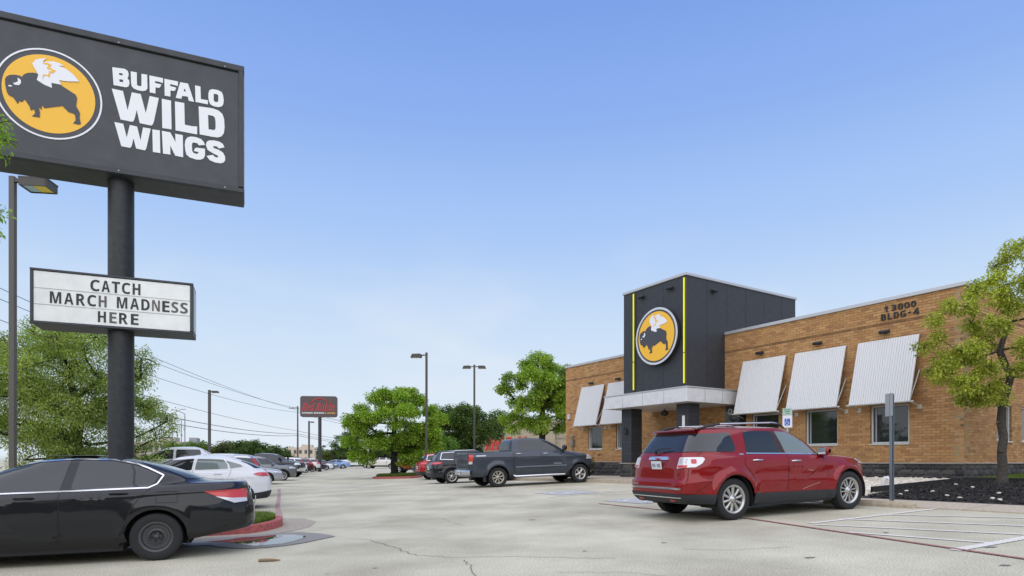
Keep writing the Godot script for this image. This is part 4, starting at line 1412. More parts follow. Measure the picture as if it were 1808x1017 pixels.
func blade_mesh(h: float) -> ArrayMesh:
	var b := MB.new()
	for k in 5:
		var a := k * 2.4
		var d := Vector3(cos(a), 0, sin(a))
		var e := Vector3(-sin(a), 0, cos(a)) * 0.006
		var o := d * 0.015
		var m := o + d * 0.02 + Vector3(0, h * 0.6, 0)
		var t := o + d * 0.06 + Vector3(0, h * (0.8 + 0.05 * k), 0)
		b.tri(o - e, o + e, m + e * 0.8)
		b.tri(o - e, m + e * 0.8, m - e * 0.8)
		b.tri(m - e * 0.8, m + e * 0.8, t)
	return b.mesh()

func leaf_mat(key: String, r: float, g: float, b: float) -> StandardMaterial3D:
	var m := mat(key, r, g, b, 0.55)
	m.vertex_color_use_as_albedo = true
	m.cull_mode = BaseMaterial3D.CULL_DISABLED
	m.backlight_enabled = true
	m.backlight = Color(0.85, 0.95, 0.5)
	return m

func grass_patch(p: PackedVector2Array, up: float, count: int, h: float, s: int) -> void:
	rng.seed = s
	var lo := p[0]
	var hi := p[0]
	for q in p:
		lo = lo.min(q)
		hi = hi.max(q)
	var xf := []
	var cs := []
	while xf.size() < count:
		var q := Vector2(rng.randf_range(lo.x, hi.x), rng.randf_range(lo.y, hi.y))
		if not Geometry2D.is_point_in_polygon(q, p): continue
		var k := rng.randf_range(0.6, 1.25)
		xf.append(Transform3D(Basis(Vector3.UP, rng.randf() * TAU).scaled(Vector3(k, k, k)), at(q.x, q.y, up)))
		var t := rng.randf()
		cs.append(Color(0.10 + 0.10 * t, 0.17 + 0.08 * t, 0.025 + 0.02 * t))
	stuff(scatter("grass", blade_mesh(h), leaf_mat("grass_blade", 1, 1, 1), xf, cs))

# ---------------------------------------------------------------- the restaurant
const BX := Vector2(0.53, -0.848)
const BZ := Vector2(-0.848, -0.53)
func bl(lx: float, lz: float) -> Vector2:
	return Vector2(8.79, 25.35) + BX * lx + BZ * lz

func brick_wall(parent: Node3D, called: String, x0: float, x1: float, y0: float, y1: float, holes: Array, t: Transform3D, singles: int) -> void:
	var mortar := mat("mortar", 1, 1, 1, 0.95)
	if mortar.albedo_texture == null:
		grain(mortar, noise_tex(256, 0.05, 4, 0.52, 0.72, 41, FastNoiseLite.TYPE_SIMPLEX_SMOOTH, Color(1, 0.88, 0.72)), 1.1)
		mortar.albedo_color = Color(1.0, 0.88, 0.70)
	var b := MB.new()
	var cuts := [x0, x1]
	for h in holes:
		cuts.append(h[0])
		cuts.append(h[2])
	cuts.sort()
	for i in cuts.size() - 1:
		if cuts[i + 1] - cuts[i] < 0.001: continue
		var mid: float = (cuts[i] + cuts[i + 1]) * 0.5
		var ys := [y0]
		for h in holes:
			if mid > h[0] and mid < h[2]: ys.append_array([h[1], h[3]])
		ys.append(y1)
		for k in range(0, ys.size(), 2):
			var c := Vector3(mid, (ys[k] + ys[k + 1]) * 0.5, -0.14)
			b.box(t * c, Vector3(cuts[i + 1] - cuts[i], ys[k + 1] - ys[k], 0.25), t.basis)
	var wall := part(called, b, mortar, parent)
	var tones := []
	for q in [[0.53, 0.29, 0.115], [0.48, 0.255, 0.10], [0.55, 0.315, 0.13], [0.45, 0.215, 0.09], [0.57, 0.335, 0.15], [0.40, 0.21, 0.09]]:
		var m := mat("brick_%.3f" % q[0], 1, 1, 1, 0.88)
		if m.albedo_texture == null:
			grain(m, noise_tex(256, 0.08, 4, 0.84, 1.0, int(q[0] * 100.0)), 2.2)
			m.albedo_color = lin(q[0], q[1], q[2])
		tones.append(m)
	var all := []
	var pitch_x := (x1 - x0) / roundf((x1 - x0) / 0.25)
	var pitch_y := 0.085
	var row := 0
	var y := y0
	while y < y1 - 0.02:
		var x := x0 - (pitch_x * 0.5 if row % 2 else 0.0)
		while x < x1:
			var a := maxf(x + 0.005, x0)
			var e := minf(x + pitch_x - 0.005, x1)
			var ya := y + 0.005
			var yb := minf(y + pitch_y - 0.005, y1)
			var keep := [[a, e]]
			for h in holes:
				if yb > h[1] + 0.02 and ya < h[3] - 0.02:
					var nx := []
					for s in keep:
						if s[1] <= h[0] or s[0] >= h[2]: nx.append(s)
						else:
							if s[0] < h[0]: nx.append([s[0], h[0]])
							if s[1] > h[2]: nx.append([h[2], s[1]])
					keep = nx
			for s in keep:
				if s[1] - s[0] > 0.03:
					var w := t * Vector3((s[0] + s[1]) * 0.5, (ya + yb) * 0.5, 0)
					var g := parent.transform * w
					all.append([g.distance_to(Vector3(0, 1.4, 0)), s[0], s[1], ya, yb, row])
			x += pitch_x
		y += pitch_y
		row += 1
	all.sort_custom(func(p, q): return p[0] < q[0])
	var mass := MB.new()
	var shared := {}
	for i in all.size():
		var q: Array = all[i]
		var band: bool = q[3] > 5.03 and q[3] < 5.11
		var k := rng.randi() % 12
		var tone: int = [0, 0, 0, 1, 1, 1, 2, 2, 3, 4, 5, 0][k]
		var proud := rng.randf_range(-0.002, 0.003) 
		var c := Vector3((q[1] + q[2]) * 0.5, (q[3] + q[4]) * 0.5, proud - 0.05)
		var sz := Vector3(q[2] - q[1], q[4] - q[3], 0.1)
		if i < singles:
			var key := "%.3f %.3f" % [sz.x, sz.y]
			if not shared.has(key):
				var m := MB.new()
				m.cbox(Vector3.ZERO, sz, 0.004)
				shared[key] = m.mesh()
			var o := part("brick", shared[key], tones[tone], wall)
			o.transform = t * Transform3D(Basis(), c)
		else:
			var al: Color = tones[tone].albedo_color.srgb_to_linear()
			if band: al = al * 0.5
			mass.tint = al * rng.randf_range(0.86, 1.05)
			var p := t * c
			var X := t.basis.x * sz.x * 0.5
			var Y := t.basis.y * sz.y * 0.5
			var Z := t.basis.z * 0.05
			mass.quad(p - X - Y + Z, p + X - Y + Z, p + X + Y + Z, p - X + Y + Z)
			mass.quad(p - X + Y + Z, p + X + Y + Z, p + X + Y - Z, p - X + Y - Z)
			mass.quad(p - X - Y - Z, p + X - Y - Z, p + X - Y + Z, p - X - Y + Z)
			mass.quad(p + X - Y + Z, p + X - Y - Z, p + X + Y - Z, p + X + Y + Z)
			mass.quad(p - X - Y - Z, p - X - Y + Z, p - X + Y + Z, p - X + Y - Z)
	var mm := mat("brick_mass", 1, 1, 1, 0.88)
	if mm.albedo_texture == null:
		grain(mm, noise_tex(256, 0.08, 4, 0.86, 1.0, 44), 2.2)
		mm.vertex_color_use_as_albedo = true
	stuff(part("brick", mass, mm, wall))

func stone_base(parent: Node3D, x0: float, x1: float, y0: float, y1: float, t: Transform3D) -> void:
	var ms := []
	for q in [[0.055, 0.052, 0.05], [0.075, 0.07, 0.066], [0.042, 0.04, 0.04], [0.1, 0.092, 0.085]]:
		var m := mat("stone_%.3f" % q[0], 1, 1, 1, 0.85)
		if m.albedo_texture == null:
			grain(m, noise_tex(256, 0.05, 5, 0.5, 1.0, int(q[0] * 1000.0)), 1.6)
			m.albedo_color = lin(q[0] * 1.5, q[1] * 1.5, q[2] * 1.5)
		ms.append(m)
	var b := MB.new()
	b.box(t * Vector3((x0 + x1) * 0.5, (y0 + y1) * 0.5, -0.02), Vector3(x1 - x0, y1 - y0, 0.1), t.basis)
	var base := part("stone_base", b, mat("base_mortar", 0.1, 0.095, 0.09, 0.95), parent)
	var rows := int(round((y1 - y0) / 0.19))
	var rh := (y1 - y0) / rows
	var shared := []
	for k in 6:
		var m := MB.new()
		var w := 0.39
		var P := []
		for i in 5:
			var col := PackedVector3Array()
			for j in 4:
				var edge := i == 0 or i == 4 or j == 0 or j == 3
				col.append(Vector3((i / 4.0 - 0.5) * w, (j / 3.0 - 0.5) * (rh - 0.012), 0.03 if edge else 0.045 + rng.randf() * 0.02))
			P.append(col)
		for i in 4:
			for j in 3: m.quad(P[i][j], P[i + 1][j], P[i + 1][j + 1], P[i][j + 1])
		var hx := w * 0.5
		var hy := (rh - 0.012) * 0.5
		m.quad(Vector3(-hx, -hy, -0.04), Vector3(-hx, -hy, 0.03), Vector3(-hx, hy, 0.03), Vector3(-hx, hy, -0.04))
		m.quad(Vector3(hx, -hy, 0.03), Vector3(hx, -hy, -0.04), Vector3(hx, hy, -0.04), Vector3(hx, hy, 0.03))
		m.quad(Vector3(-hx, hy, 0.03), Vector3(hx, hy, 0.03), Vector3(hx, hy, -0.04), Vector3(-hx, hy, -0.04))
		shared.append(m.mesh())
	for r in rows:
		var x := x0 - (0.2 if r % 2 else 0.0)
		while x < x1 - 0.02:
			var a := maxf(x, x0)
			var e := minf(x + 0.4, x1)
			if e - a > 0.05:
				var o := part("stone", shared[rng.randi() % 6], ms[rng.randi() % 4], base)
				o.transform = t * Transform3D(Basis().scaled(Vector3((e - a - 0.01) / 0.39, 1, 1)), Vector3((a + e) * 0.5, y0 + rh * (r + 0.5), 0.0))
			x += 0.4
	var lg := MB.new()
	lg.cbox(t * Vector3((x0 + x1) * 0.5, y1 + 0.025, 0.01), Vector3(x1 - x0, 0.05, 0.14), 0.01, t.basis)
	part("ledge", lg, mat("ledge_stone", 0.3, 0.27, 0.22, 0.9), base)

func window_unit(parent: Node3D, x0: float, y0: float, x1: float, y1: float, t: Transform3D) -> void:
	var f := MB.new()
	var w := 0.055
	for q in [[x0 + w * 0.5, (y0 + y1) * 0.5, w, y1 - y0], [x1 - w * 0.5, (y0 + y1) * 0.5, w, y1 - y0]]:
		f.cbox(t * Vector3(q[0], q[1], -0.11), Vector3(q[2], q[3], 0.09), 0.006, t.basis)
	for yy in [y0 + w * 0.5, y1 - w * 0.5]: f.cbox(t * Vector3((x0 + x1) * 0.5, yy, -0.112), Vector3(x1 - x0 - 2.0 * w, w, 0.086), 0.006, t.basis)
	var win := part("window", f, mat("window_frame", 0.55, 0.55, 0.53, 0.5), parent)
	var g := MB.new()
	g.box(t * Vector3((x0 + x1) * 0.5, (y0 + y1) * 0.5, -0.135), Vector3(x1 - x0 - w, y1 - y0 - w, 0.012), t.basis)
	var gm := mat("shop_glass", 0.02, 0.024, 0.024, 0.03)
	gm.metallic_specular = 0.8
	part("pane", g, gm, win)
	var mu := MB.new()
	mu.box(t * Vector3(x0 + 0.13, (y0 + y1) * 0.5, -0.122), Vector3(0.045, y1 - y0 - 2.2 * w, 0.02), t.basis)
	part("mullion", mu, mat("mullion_grey", 0.3, 0.31, 0.32, 0.5), win)
	var s := MB.new()
	s.cbox(t * Vector3((x0 + x1) * 0.5, y0 - 0.025, -0.02), Vector3(x1 - x0 + 0.06, 0.05, 0.12), 0.008, t.basis)
	part("sill", s, mat("sill_pale", 0.5, 0.48, 0.42, 0.8), win)

func awning(parent: Node3D, x0: float, x1: float) -> void:
	var metal := mat("corrugated_metal", 0.63, 0.63, 0.62, 0.45, 0.1)
	var top := Vector3(0, 4.61, 0.06)
	var bot := Vector3(0, 2.5, 0.64)
	var out := (bot - top).cross(Vector3.RIGHT).normalized()
	if out.z < 0: out = -out
	var n := 25
	var p := (x1 - x0) / n
	var prof := []
	for k in n:
		for q in [[0.0, 0.0], [0.34, 0.0], [0.48, 0.022], [0.86, 0.022]]: prof.append(Vector2(x0 + (k + q[0]) * p, q[1]))
	prof.append(Vector2(x1, 0))
	var b := MB.new()
	for i in prof.size() - 1:
		var a = Vector3(prof[i].x, 0, 0) + out * prof[i].y
		var e = Vector3(prof[i + 1].x, 0, 0) + out * prof[i + 1].y
		b.quad(bot + a, bot + e, top + e, top + a)
		b.quad(bot + e - out * 0.004, bot + a - out * 0.004, top + a - out * 0.004, top + e - out * 0.004)
	var aw := part("awning", b, metal, parent)
	var fr := MB.new()
	for s in [x0 + 0.02, x1 - 0.02]:
		fr.tube([top - out * 0.025 + Vector3(s, 0, 0), bot - out * 0.025 + Vector3(s, 0, 0)], [0.018, 0.018], 6)
		fr.tube([bot - out * 0.03 + Vector3(s, 0.06, 0), Vector3(s, 3.5, 0.02)], [0.02, 0.02], 6)
		fr.tube([bot - out * 0.03 + Vector3(s, 0.0, 0), Vector3(s, 2.36, 0.03)], [0.018, 0.018], 6)
	fr.tube([bot - out * 0.03 + Vector3(x0 - 0.09, 0, 0), bot - out * 0.03 + Vector3(x1 + 0.09, 0, 0)], [0.022, 0.022], 8)
	fr.tube([top - out * 0.03 + Vector3(x0, 0, 0), top - out * 0.03 + Vector3(x1, 0, 0)], [0.02, 0.02], 6)
	part("strut", fr, mat("strut_white", 0.55, 0.55, 0.53, 0.5, 0.2), aw)
	for s in [x0 + 0.02, x1 - 0.02]:
		var k := MB.new()
		k.cbox(Vector3(s, 2.36, 0.012), Vector3(0.13, 0.13, 0.024), 0.004)
		part("bracket_plate", k, mat("bracket_cream", 0.55, 0.52, 0.45, 0.6), aw)

func wall_lamp(parent: Node3D, p: Vector3, turn := 0.0) -> void:
	var b := MB.new()
	var t := Basis(Vector3.UP, turn)
	b.tube([p + t * Vector3(-0.17, 0, 0.12), p + t * Vector3(-0.15, 0, 0.12), p + t * Vector3(0.15, 0, 0.12), p + t * Vector3(0.17, 0, 0.12)], [0.035, 0.058, 0.058, 0.035], 12)
	b.box(p + t * Vector3(0, 0, 0.05), Vector3(0.1, 0.09, 0.1), t)
	part("wall_lamp", b, mat("lamp_black", 0.012, 0.012, 0.013, 0.45), parent)

func emblem(parent: Node, o: Vector3, r: float, ring_w: float, ring_m: Material) -> Node3D:
	var e := empty("round_emblem", parent, o)
	var dark := mat("emblem_charcoal", 0.05, 0.052, 0.062, 0.5)
	var rg := MB.new()
	rg.disc(Vector3(0, 0, 0.008), r, Basis(), 64, r - ring_w)
	for k in 64:
		var a := TAU * k / 64.0
		var c := TAU * (k + 1) / 64.0
		rg.quad(Vector3(cos(a) * r, sin(a) * r, -0.01), Vector3(cos(c) * r, sin(c) * r, -0.01), Vector3(cos(c) * r, sin(c) * r, 0.008), Vector3(cos(a) * r, sin(a) * r, 0.008))
	part("emblem_ring", rg, ring_m, e)
	var dk := MB.new()
	dk.disc(Vector3(0, 0, 0.0), r - ring_w, Basis(), 64)
	part("emblem_band", dk, dark, e)
	var ye := MB.new()
	ye.disc(Vector3(0, 0, 0.005), r * 0.865, Basis(), 64)
	part("emblem_disc", ye, mat("emblem_yellow", 0.84, 0.46, 0.03, 0.45), e)
	var sets := [["emblem_bison", [EMBLEM_BISON], dark, 0.010], ["emblem_wing", [EMBLEM_WING], mat("emblem_white", 0.76, 0.76, 0.78, 0.45), 0.015], ["emblem_bolt", [EMBLEM_BOLT], mat("emblem_yellow", 0.84, 0.46, 0.03, 0.45), 0.020], ["emblem_horn", [EMBLEM_HORN], mat("emblem_white", 0.76, 0.76, 0.78, 0.45), 0.016], ["emblem_eye", [EMBLEM_EYE], mat("emblem_white", 0.76, 0.76, 0.78, 0.45), 0.016]]
	for s in sets:
		var b := MB.new()
		for p in s[1]: b.prism(poly2(p), 0.004, Transform3D(Basis().scaled(Vector3(r, r, 1)), Vector3(0, 0, s[3])))
		part(s[0], b, s[2], e)
	return e

func restaurant() -> void:
	rng.seed = 77
	var o := thing("restaurant_building", "tan brick restaurant with charcoal entrance tower and white corrugated awnings", "restaurant", Vector3(8.79, 0.70, -25.35), deg_to_rad(-58.0))
	var id := Transform3D()
	var wins := []
	for x in [1.29, 3.56, 5.86]: wins.append([x, 1.23, x + 1.19, 2.48])
	for x in [-8.87, -6.66]: wins.append([x, 1.26, x + 1.13, 2.46])
	var holes := wins.duplicate()
	brick_wall(o, "front_wall", -10.87, 8.56, 0.58, 5.84, holes, id, 300)
	var side := Transform3D(Basis(Vector3(0, 0, -1), Vector3.UP, Vector3(1, 0, 0)), Vector3(8.56, 0, 0))
	var swins := [[2.25, 1.3, 3.36, 2.45], [4.2, 1.3, 5.3, 2.45], [7.0, 1.3, 8.1, 2.45]]
	brick_wall(o, "side_wall", 0.0, 12.0, 0.58, 5.84, swins, side, 0)
	for w in wins: window_unit(o, w[0], w[1], w[2], w[3], id)
	for w in swins: window_unit(o, w[0], w[1], w[2], w[3], side)
	stone_base(o, -10.87, 8.58, -0.15, 0.57, id)
	stone_base(o, 0.0, 12.0, -0.15, 0.57, side)
	var bk := MB.new()
	bk.box(Vector3(-1.15, 2.9, -12.1), Vector3(19.4, 5.85, 0.2))
	bk.box(Vector3(-10.75, 2.9, -6.1), Vector3(0.2, 5.85, 11.7))
	part("rear_wall", bk, mat("plain_brick", 0.4, 0.21, 0.08, 0.9), o)
	var rf := MB.new()
	rf.box(Vector3(-1.15, 5.2, -6.15), Vector3(19.2, 0.15, 11.7))
	part("roof", rf, mat("roof_grey", 0.3, 0.3, 0.3, 0.9), o)
	var cp := MB.new()
	var cap := mat("coping_metal", 0.5, 0.505, 0.51, 0.4, 0.4)
	cp.cbox(Vector3(-7.22, 5.9, -0.12), Vector3(7.36, 0.12, 0.36), 0.01)
	cp.cbox(Vector3(4.32, 5.9, -0.12), Vector3(8.6, 0.12, 0.36), 0.01)
	cp.cbox(Vector3(8.45, 5.9, -6.2), Vector3(0.36, 0.118, 11.8), 0.01)
	part("parapet_coping", cp, cap, o)
	for x in [0.92, 3.19, 5.49]: awning(o, x, x + 1.89)
	for x in [-9.37, -7.18]: awning(o, x, x + 1.87)
	for x in [1.73, 4.08, 6.36]: wall_lamp(o, Vector3(x, 4.85, 0.0))
	for x in [-8.52, -6.42]: wall_lamp(o, Vector3(x, 4.76, 0.0))
	# entrance tower
	var ch := mat("tower_charcoal", 1, 1, 1, 0.62)
	grain(ch, noise_tex(512, 0.02, 5, 0.78, 1.0, 51), 0.4)
	ch.albedo_color = lin(0.036, 0.040, 0.048)
	var tw := MB.new()
	tw.box(Vector3(-1.78, 5.62, -1.255), Vector3(3.56, 4.72, 7.13))
	var tower := part("entrance_tower", tw, ch, o)
	var sm := MB.new()
	for k in 5: sm.box(Vector3(0.001, 5.75, 1.1 - k * 1.22), Vector3(0.006, 4.44, 0.012))
	for k in 2: sm.box(Vector3(-2.37 + k * 1.19, 5.75, 2.311), Vector3(0.012, 4.44, 0.006))
	part("panel_seam", sm, mat("seam_charcoal", 0.018, 0.02, 0.024, 0.8), tower)
	var tc := MB.new()
	tc.cbox(Vector3(-1.78, 8.02, -1.255), Vector3(3.66, 0.11, 7.23), 0.012)
	part("tower_coping", tc, cap, tower)
	for x in [-2.87, -0.03]:
		var nb := MB.new()
		nb.cbox(Vector3(x, 5.78, 2.34), Vector3(0.13, 4.2, 0.05), 0.01)
		var chn := part("light_channel", nb, mat("channel_olive", 0.08, 0.085, 0.02, 0.5), tower)
		for q in [[3.72, 4.9], [4.94, 7.86]]:
			var nt := MB.new()
			nt.tube([Vector3(x, q[0], 2.385), Vector3(x, q[1], 2.385)], [0.03, 0.03], 10)
			var nm := mat("neon_light_yellow", 0.80, 0.78, 0.02, 0.3)
			nm.emission_enabled = true
			nm.emission = lin(0.75, 0.72, 0.01)
			nm.emission_energy_multiplier = 0.12
			part("neon_light_tube", nt, nm, chn)
	wall_lamp(o, Vector3(-2.37, 7.62, 2.31))
	wall_lamp(o, Vector3(-0.75, 7.62, 2.31))
	wall_lamp(o, Vector3(0.0, 7.55, 0.75), PI / 2)
	var cb := MB.new()
	cb.lathe([Vector2(1.15, 0.0), Vector2(1.15, 0.23)], Vector3(-1.38, 5.77, 2.31), Basis(Vector3.RIGHT, Vector3.BACK, Vector3.DOWN), 64)
	part("emblem_cabinet", cb, mat("cabinet_black", 0.02, 0.021, 0.024, 0.5), o)
	emblem(o, Vector3(-1.38, 5.77, 2.545), 1.165, 0.085, mat("emblem_silver", 0.62, 0.63, 0.65, 0.35, 0.3))
	# canopy and columns
	var al := mat("canopy_aluminium", 1, 1, 1, 0.42, 0.15)
	grain(al, noise_tex(512, 0.008, 4, 0.78, 0.87, 53), 0.5)
	var cy := MB.new()
	cy.cbox(Vector3(-1.78, 3.2, 1.46), Vector3(4.76, 0.54, 2.9), 0.008)
	var can := part("canopy", cy, al, o)
	var ct := MB.new()
	ct.cbox(Vector3(-1.78, 3.495, 1.47), Vector3(4.82, 0.05, 2.93), 0.008)
	part("canopy_trim", ct, cap, can)
	var cj := MB.new()
	for k in 3: cj.box(Vector3(-2.97 + k * 1.19, 3.19, 2.911), Vector3(0.012, 0.52, 0.006))
	for k in 2: cj.box(Vector3(0.601, 3.19, 1.9 - k * 1.0), Vector3(0.006, 0.52, 0.012))
	part("panel_seam", cj, mat("seam_grey", 0.22, 0.22, 0.22, 0.7), can)
	for x in [-3.4, -0.18]:
		var cm := MB.new()
		cm.box(Vector3(x, 1.74, 1.99), Vector3(0.62, 2.4, 0.62))
		var col := part("column", cm, ch, o)
		var tl := MB.new()
		for k in 4:
			tl.box(Vector3(x, 0.98 + k * 0.5, 2.301), Vector3(0.62, 0.01, 0.004))
			tl.box(Vector3(x + 0.311, 0.98 + k * 0.5, 1.99), Vector3(0.004, 0.01, 0.62))
		part("tile_joint", tl, mat("joint_grey", 0.09, 0.095, 0.1, 0.8), col)
		stone_base(o, x - 0.35, x + 0.35, -0.3, 0.52, Transform3D(Basis(), Vector3(0, 0, 2.33)))
		stone_base(o, -2.33, -1.65, -0.3, 0.52, Transform3D(Basis(Vector3(0, 0, -1), Vector3.UP, Vector3(1, 0, 0)), Vector3(x + 0.345, 0, 0)))
	var pl := MB.new()
	pl.cbox(Vector3(-3.4, 1.95, 2.36), Vector3(0.16, 0.26, 0.1), 0.03)
	pl.tube([Vector3(-3.4, 2.05, 2.32), Vector3(-3.4, 2.1, 2.46), Vector3(-3.4, 1.98, 2.46)], [0.02, 0.02, 0.07], 8)
	part("wall_lantern", pl, mat("lamp_black", 0.012, 0.012, 0.013, 0.45), o)
	# the door glimpsed under the canopy, a white sign on the column
	var dr := MB.new()
	dr.box(Vector3(0.55, 1.45, 0.02), Vector3(0.95, 2.9, 0.06))
	var door := part("entrance_door", dr, mat("shop_glass", 0.02, 0.024, 0.024, 0.03), o)
	fit_text("door_letter", "O", Rect2(0.2, 2.55, 0.2, 0.24), 0.01, 0.052, mat("letter_pale", 0.45, 0.45, 0.45, 0.5), door)
	var ws := MB.new()
	ws.cbox(Vector3(-0.1, 2.2, 2.33), Vector3(0.13, 0.5, 0.03), 0.005)
	part("column_sign", ws, mat("sign_white", 0.72, 0.72, 0.72, 0.5), o)
	var hb := MB.new()
	hb.lathe([Vector2(0.0, 0.0), Vector2(0.12, 0.02), Vector2(0.17, 0.1), Vector2(0.15, 0.2), Vector2(0.04, 0.26)], Vector3(-2.2, 2.6, 1.2), Basis(), 14)
	hb.tube([Vector3(-2.2, 2.8, 1.2), Vector3(-2.2, 2.95, 1.2)], [0.01, 0.01], 5)
	part("canopy_lamp", hb, mat("lamp_dark_bronze", 0.025, 0.025, 0.02, 0.5), o)
	# street number
	var black := mat("letter_black", 0.012, 0.011, 0.01, 0.5)
	var xs := [6.31, 6.53, 6.73, 6.92, 7.11]
	var ws2 := [0.1, 0.15, 0.155, 0.155, 0.155]
	for k in 5: fit_text("address_letter", "13000"[k], Rect2(xs[k], 5.5, ws2[k], 0.19), 0.03, 0.004, black, o)
	xs = [6.215, 6.42, 6.605, 6.80, 7.03, 7.185]
	ws2 = [0.145, 0.125, 0.15, 0.165, 0.08, 0.165]
	for k in 6: fit_text("address_letter", "BLDG-4"[k], Rect2(xs[k], 5.245 if k != 4 else 5.33, ws2[k], 0.2 if k != 4 else 0.04), 0.03, 0.004, black, o)
	# small fittings on the left wing
	var rb := MB.new()
	rb.cbox(Vector3(-10.5, 3.1, 0.06), Vector3(0.22, 0.28, 0.1), 0.01)
	part("alarm_box", rb, mat("alarm_white", 0.6, 0.5, 0.5, 0.5), o)
	var gm := MB.new()
	gm.cbox(Vector3(-10.15, 1.65, 0.1), Vector3(0.22, 0.38, 0.16), 0.02)
	gm.tube([Vector3(-10.15, 0.1, 0.1), Vector3(-10.15, 1.5, 0.1)], [0.03, 0.03], 8)
	gm.lathe([Vector2(0.1, 0.0), Vector2(0.11, 0.08), Vector2(0.0, 0.1)], Vector3(-10.15, 1.95, 0.1), Basis(), 12)
	part("utility_meter", gm, mat("meter_grey", 0.2, 0.19, 0.18, 0.5), o)
	var hb2 := MB.new()
	hb2.tube([Vector3(-7.9, 0.98, 0.0), Vector3(-7.9, 0.98, 0.12), Vector3(-7.9, 0.9, 0.14)], [0.03, 0.03, 0.025], 8)
	part("hose_tap", hb2, mat("tap_brass", 0.12, 0.07, 0.03, 0.5), o)

# ---------------------------------------------------------------- signs
func sign_frame_axes() -> float:
	return deg_to_rad(23.0)

func signs() -> void:
	var o := thing("pylon_sign", "tall dark restaurant sign on a black pole with a white changeable letter board below", "sign", Vector3(-7.956, 0.0, -12.498), sign_frame_axes())
	var pole_m := mat("pole_black", 1, 1, 1, 0.5)
	grain(pole_m, noise_tex(512, 0.02, 5, 0.5, 1.0, 61), 0.7, false)
	pole_m.albedo_color = lin(0.024, 0.027, 0.031)
	var b := MB.new()
	b.tube([Vector3(0, 0, 0), Vector3(0, 7.1, 0)], [0.232, 0.232], 28)
	b.cbox(Vector3(0, 0.14, 0), Vector3(0.7, 0.04, 0.7), 0.01)
	part("pole", b, pole_m, o)
	var cabm := mat("cabinet_charcoal", 1, 1, 1, 0.5)
	grain(cabm, noise_tex(512, 0.012, 5, 0.72, 1.0, 63), 0.5, false)
	cabm.albedo_color = lin(0.036, 0.04, 0.046)
	var L := -2.31
	var R := 2.29
	var T := 9.737
	var Bt := 7.05
	var cab := MB.new()
	cab.cbox(Vector3((L + R) * 0.5, (T + Bt) * 0.5, -0.02), Vector3(R - L, T - Bt, 0.78), 0.012)
	var cabinet := part("sign_cabinet", cab, cabm, o)
	# the retaining frame stands proud of the face
	var fr := MB.new()
	fr.cbox(Vector3((L + R) * 0.5, T - 0.065, 0.40), Vector3(R - L + 0.02, 0.13, 0.07), 0.012)
	fr.cbox(Vector3((L + R) * 0.5, Bt + 0.05, 0.40), Vector3(R - L + 0.02, 0.1, 0.07), 0.012)
	for x in [L + 0.05, R - 0.05]: fr.cbox(Vector3(x, (T + Bt) * 0.5, 0.40), Vector3(0.1, T - Bt - 0.23, 0.07), 0.012)
	part("sign_frame", fr, cabm, cabinet)
	var gp := MB.new()
	gp.box(Vector3((L + R) * 0.5, T - 0.14, 0.385), Vector3(R - L - 0.2, 0.022, 0.02))
	part("frame_gap", gp, mat("seam_dark", 0.006, 0.006, 0.006, 0.8), cabinet)
	var fc := MB.new()
	fc.box(Vector3((L + R) * 0.5, (T + Bt) * 0.5, 0.38), Vector3(R - L - 0.2, T - Bt - 0.2, 0.02))
	var facem := mat("sign_face", 1, 1, 1, 0.42)
	grain(facem, noise_tex(512, 0.008, 4, 0.78, 1.0, 65), 0.35, false)
	facem.albedo_color = lin(0.043, 0.047, 0.053)
	part("sign_face", fc, facem, cabinet)
	var sb := MB.new()
	sb.box(Vector3(R + 0.006, (T + Bt) * 0.5, 0.0), Vector3(0.012, T - Bt - 0.06, 0.62))
	part("sign_end_panel", sb, mat("end_panel", 0.3, 0.31, 0.32, 0.3, 0.6), cabinet)
	var rv := MB.new()
	for x in [-1.9, 0.0, 1.9]:
		for y in [T - 0.1, Bt + 0.06]: rv.disc(Vector3(x + 0.03, y, 0.437), 0.012, Basis(), 8)
	part("screw", rv, mat("screw_pale", 0.5, 0.5, 0.48, 0.4), cabinet)
	var white := mat("sign_letter_white", 0.76, 0.765, 0.77, 0.4)
	for s in SIGN_LETTERS:
		var hs := []
		for h in s.h: hs.append(poly2(h))
		var lb := MB.new()
		for piece in without_holes(poly2(s.p), hs): lb.prism(piece, 0.012, Transform3D(Basis(), Vector3(0, 1.4, 0.39)))
		part("sign_letter", lb, white, o)
	emblem(o, Vector3(-1.1, 8.37, 0.395), 0.85, 0.03, mat("emblem_white", 0.76, 0.76, 0.78, 0.45))
	# the letter board
	var bb := MB.new()
	L = -1.42
	R = 1.33
	T = 5.05
	Bt = 4.0
	bb.cbox(Vector3((L + R) * 0.5, (T + Bt) * 0.5, -0.035), Vector3(R - L, T - Bt, 0.73), 0.01)
	var board := part("letter_board", bb, cabm, o)
	var bf := MB.new()
	bf.cbox(Vector3((L + R) * 0.5, T - 0.022, 0.335), Vector3(R - L + 0.01, 0.044, 0.05), 0.008)
	bf.cbox(Vector3((L + R) * 0.5, Bt + 0.022, 0.335), Vector3(R - L + 0.01, 0.044, 0.05), 0.008)
	for x in [L + 0.028, R - 0.028]: bf.cbox(Vector3(x, (T + Bt) * 0.5, 0.335), Vector3(0.056, T - Bt - 0.09, 0.05), 0.008)
	part("board_frame", bf, mat("frame_black", 0.03, 0.034, 0.042, 0.45), board)
	var be := MB.new()
	be.box(Vector3(R + 0.005, (T + Bt) * 0.5, -0.03), Vector3(0.01, T - Bt - 0.16, 0.5))
	part("board_end_panel", be, mat("end_panel", 0.3, 0.31, 0.32, 0.3, 0.6), board)
	var wf := mat("board_white", 1, 1, 1, 0.35)
	grain(wf, noise_tex(512, 0.008, 5, 0.93, 1.0, 67), 0.5, false)
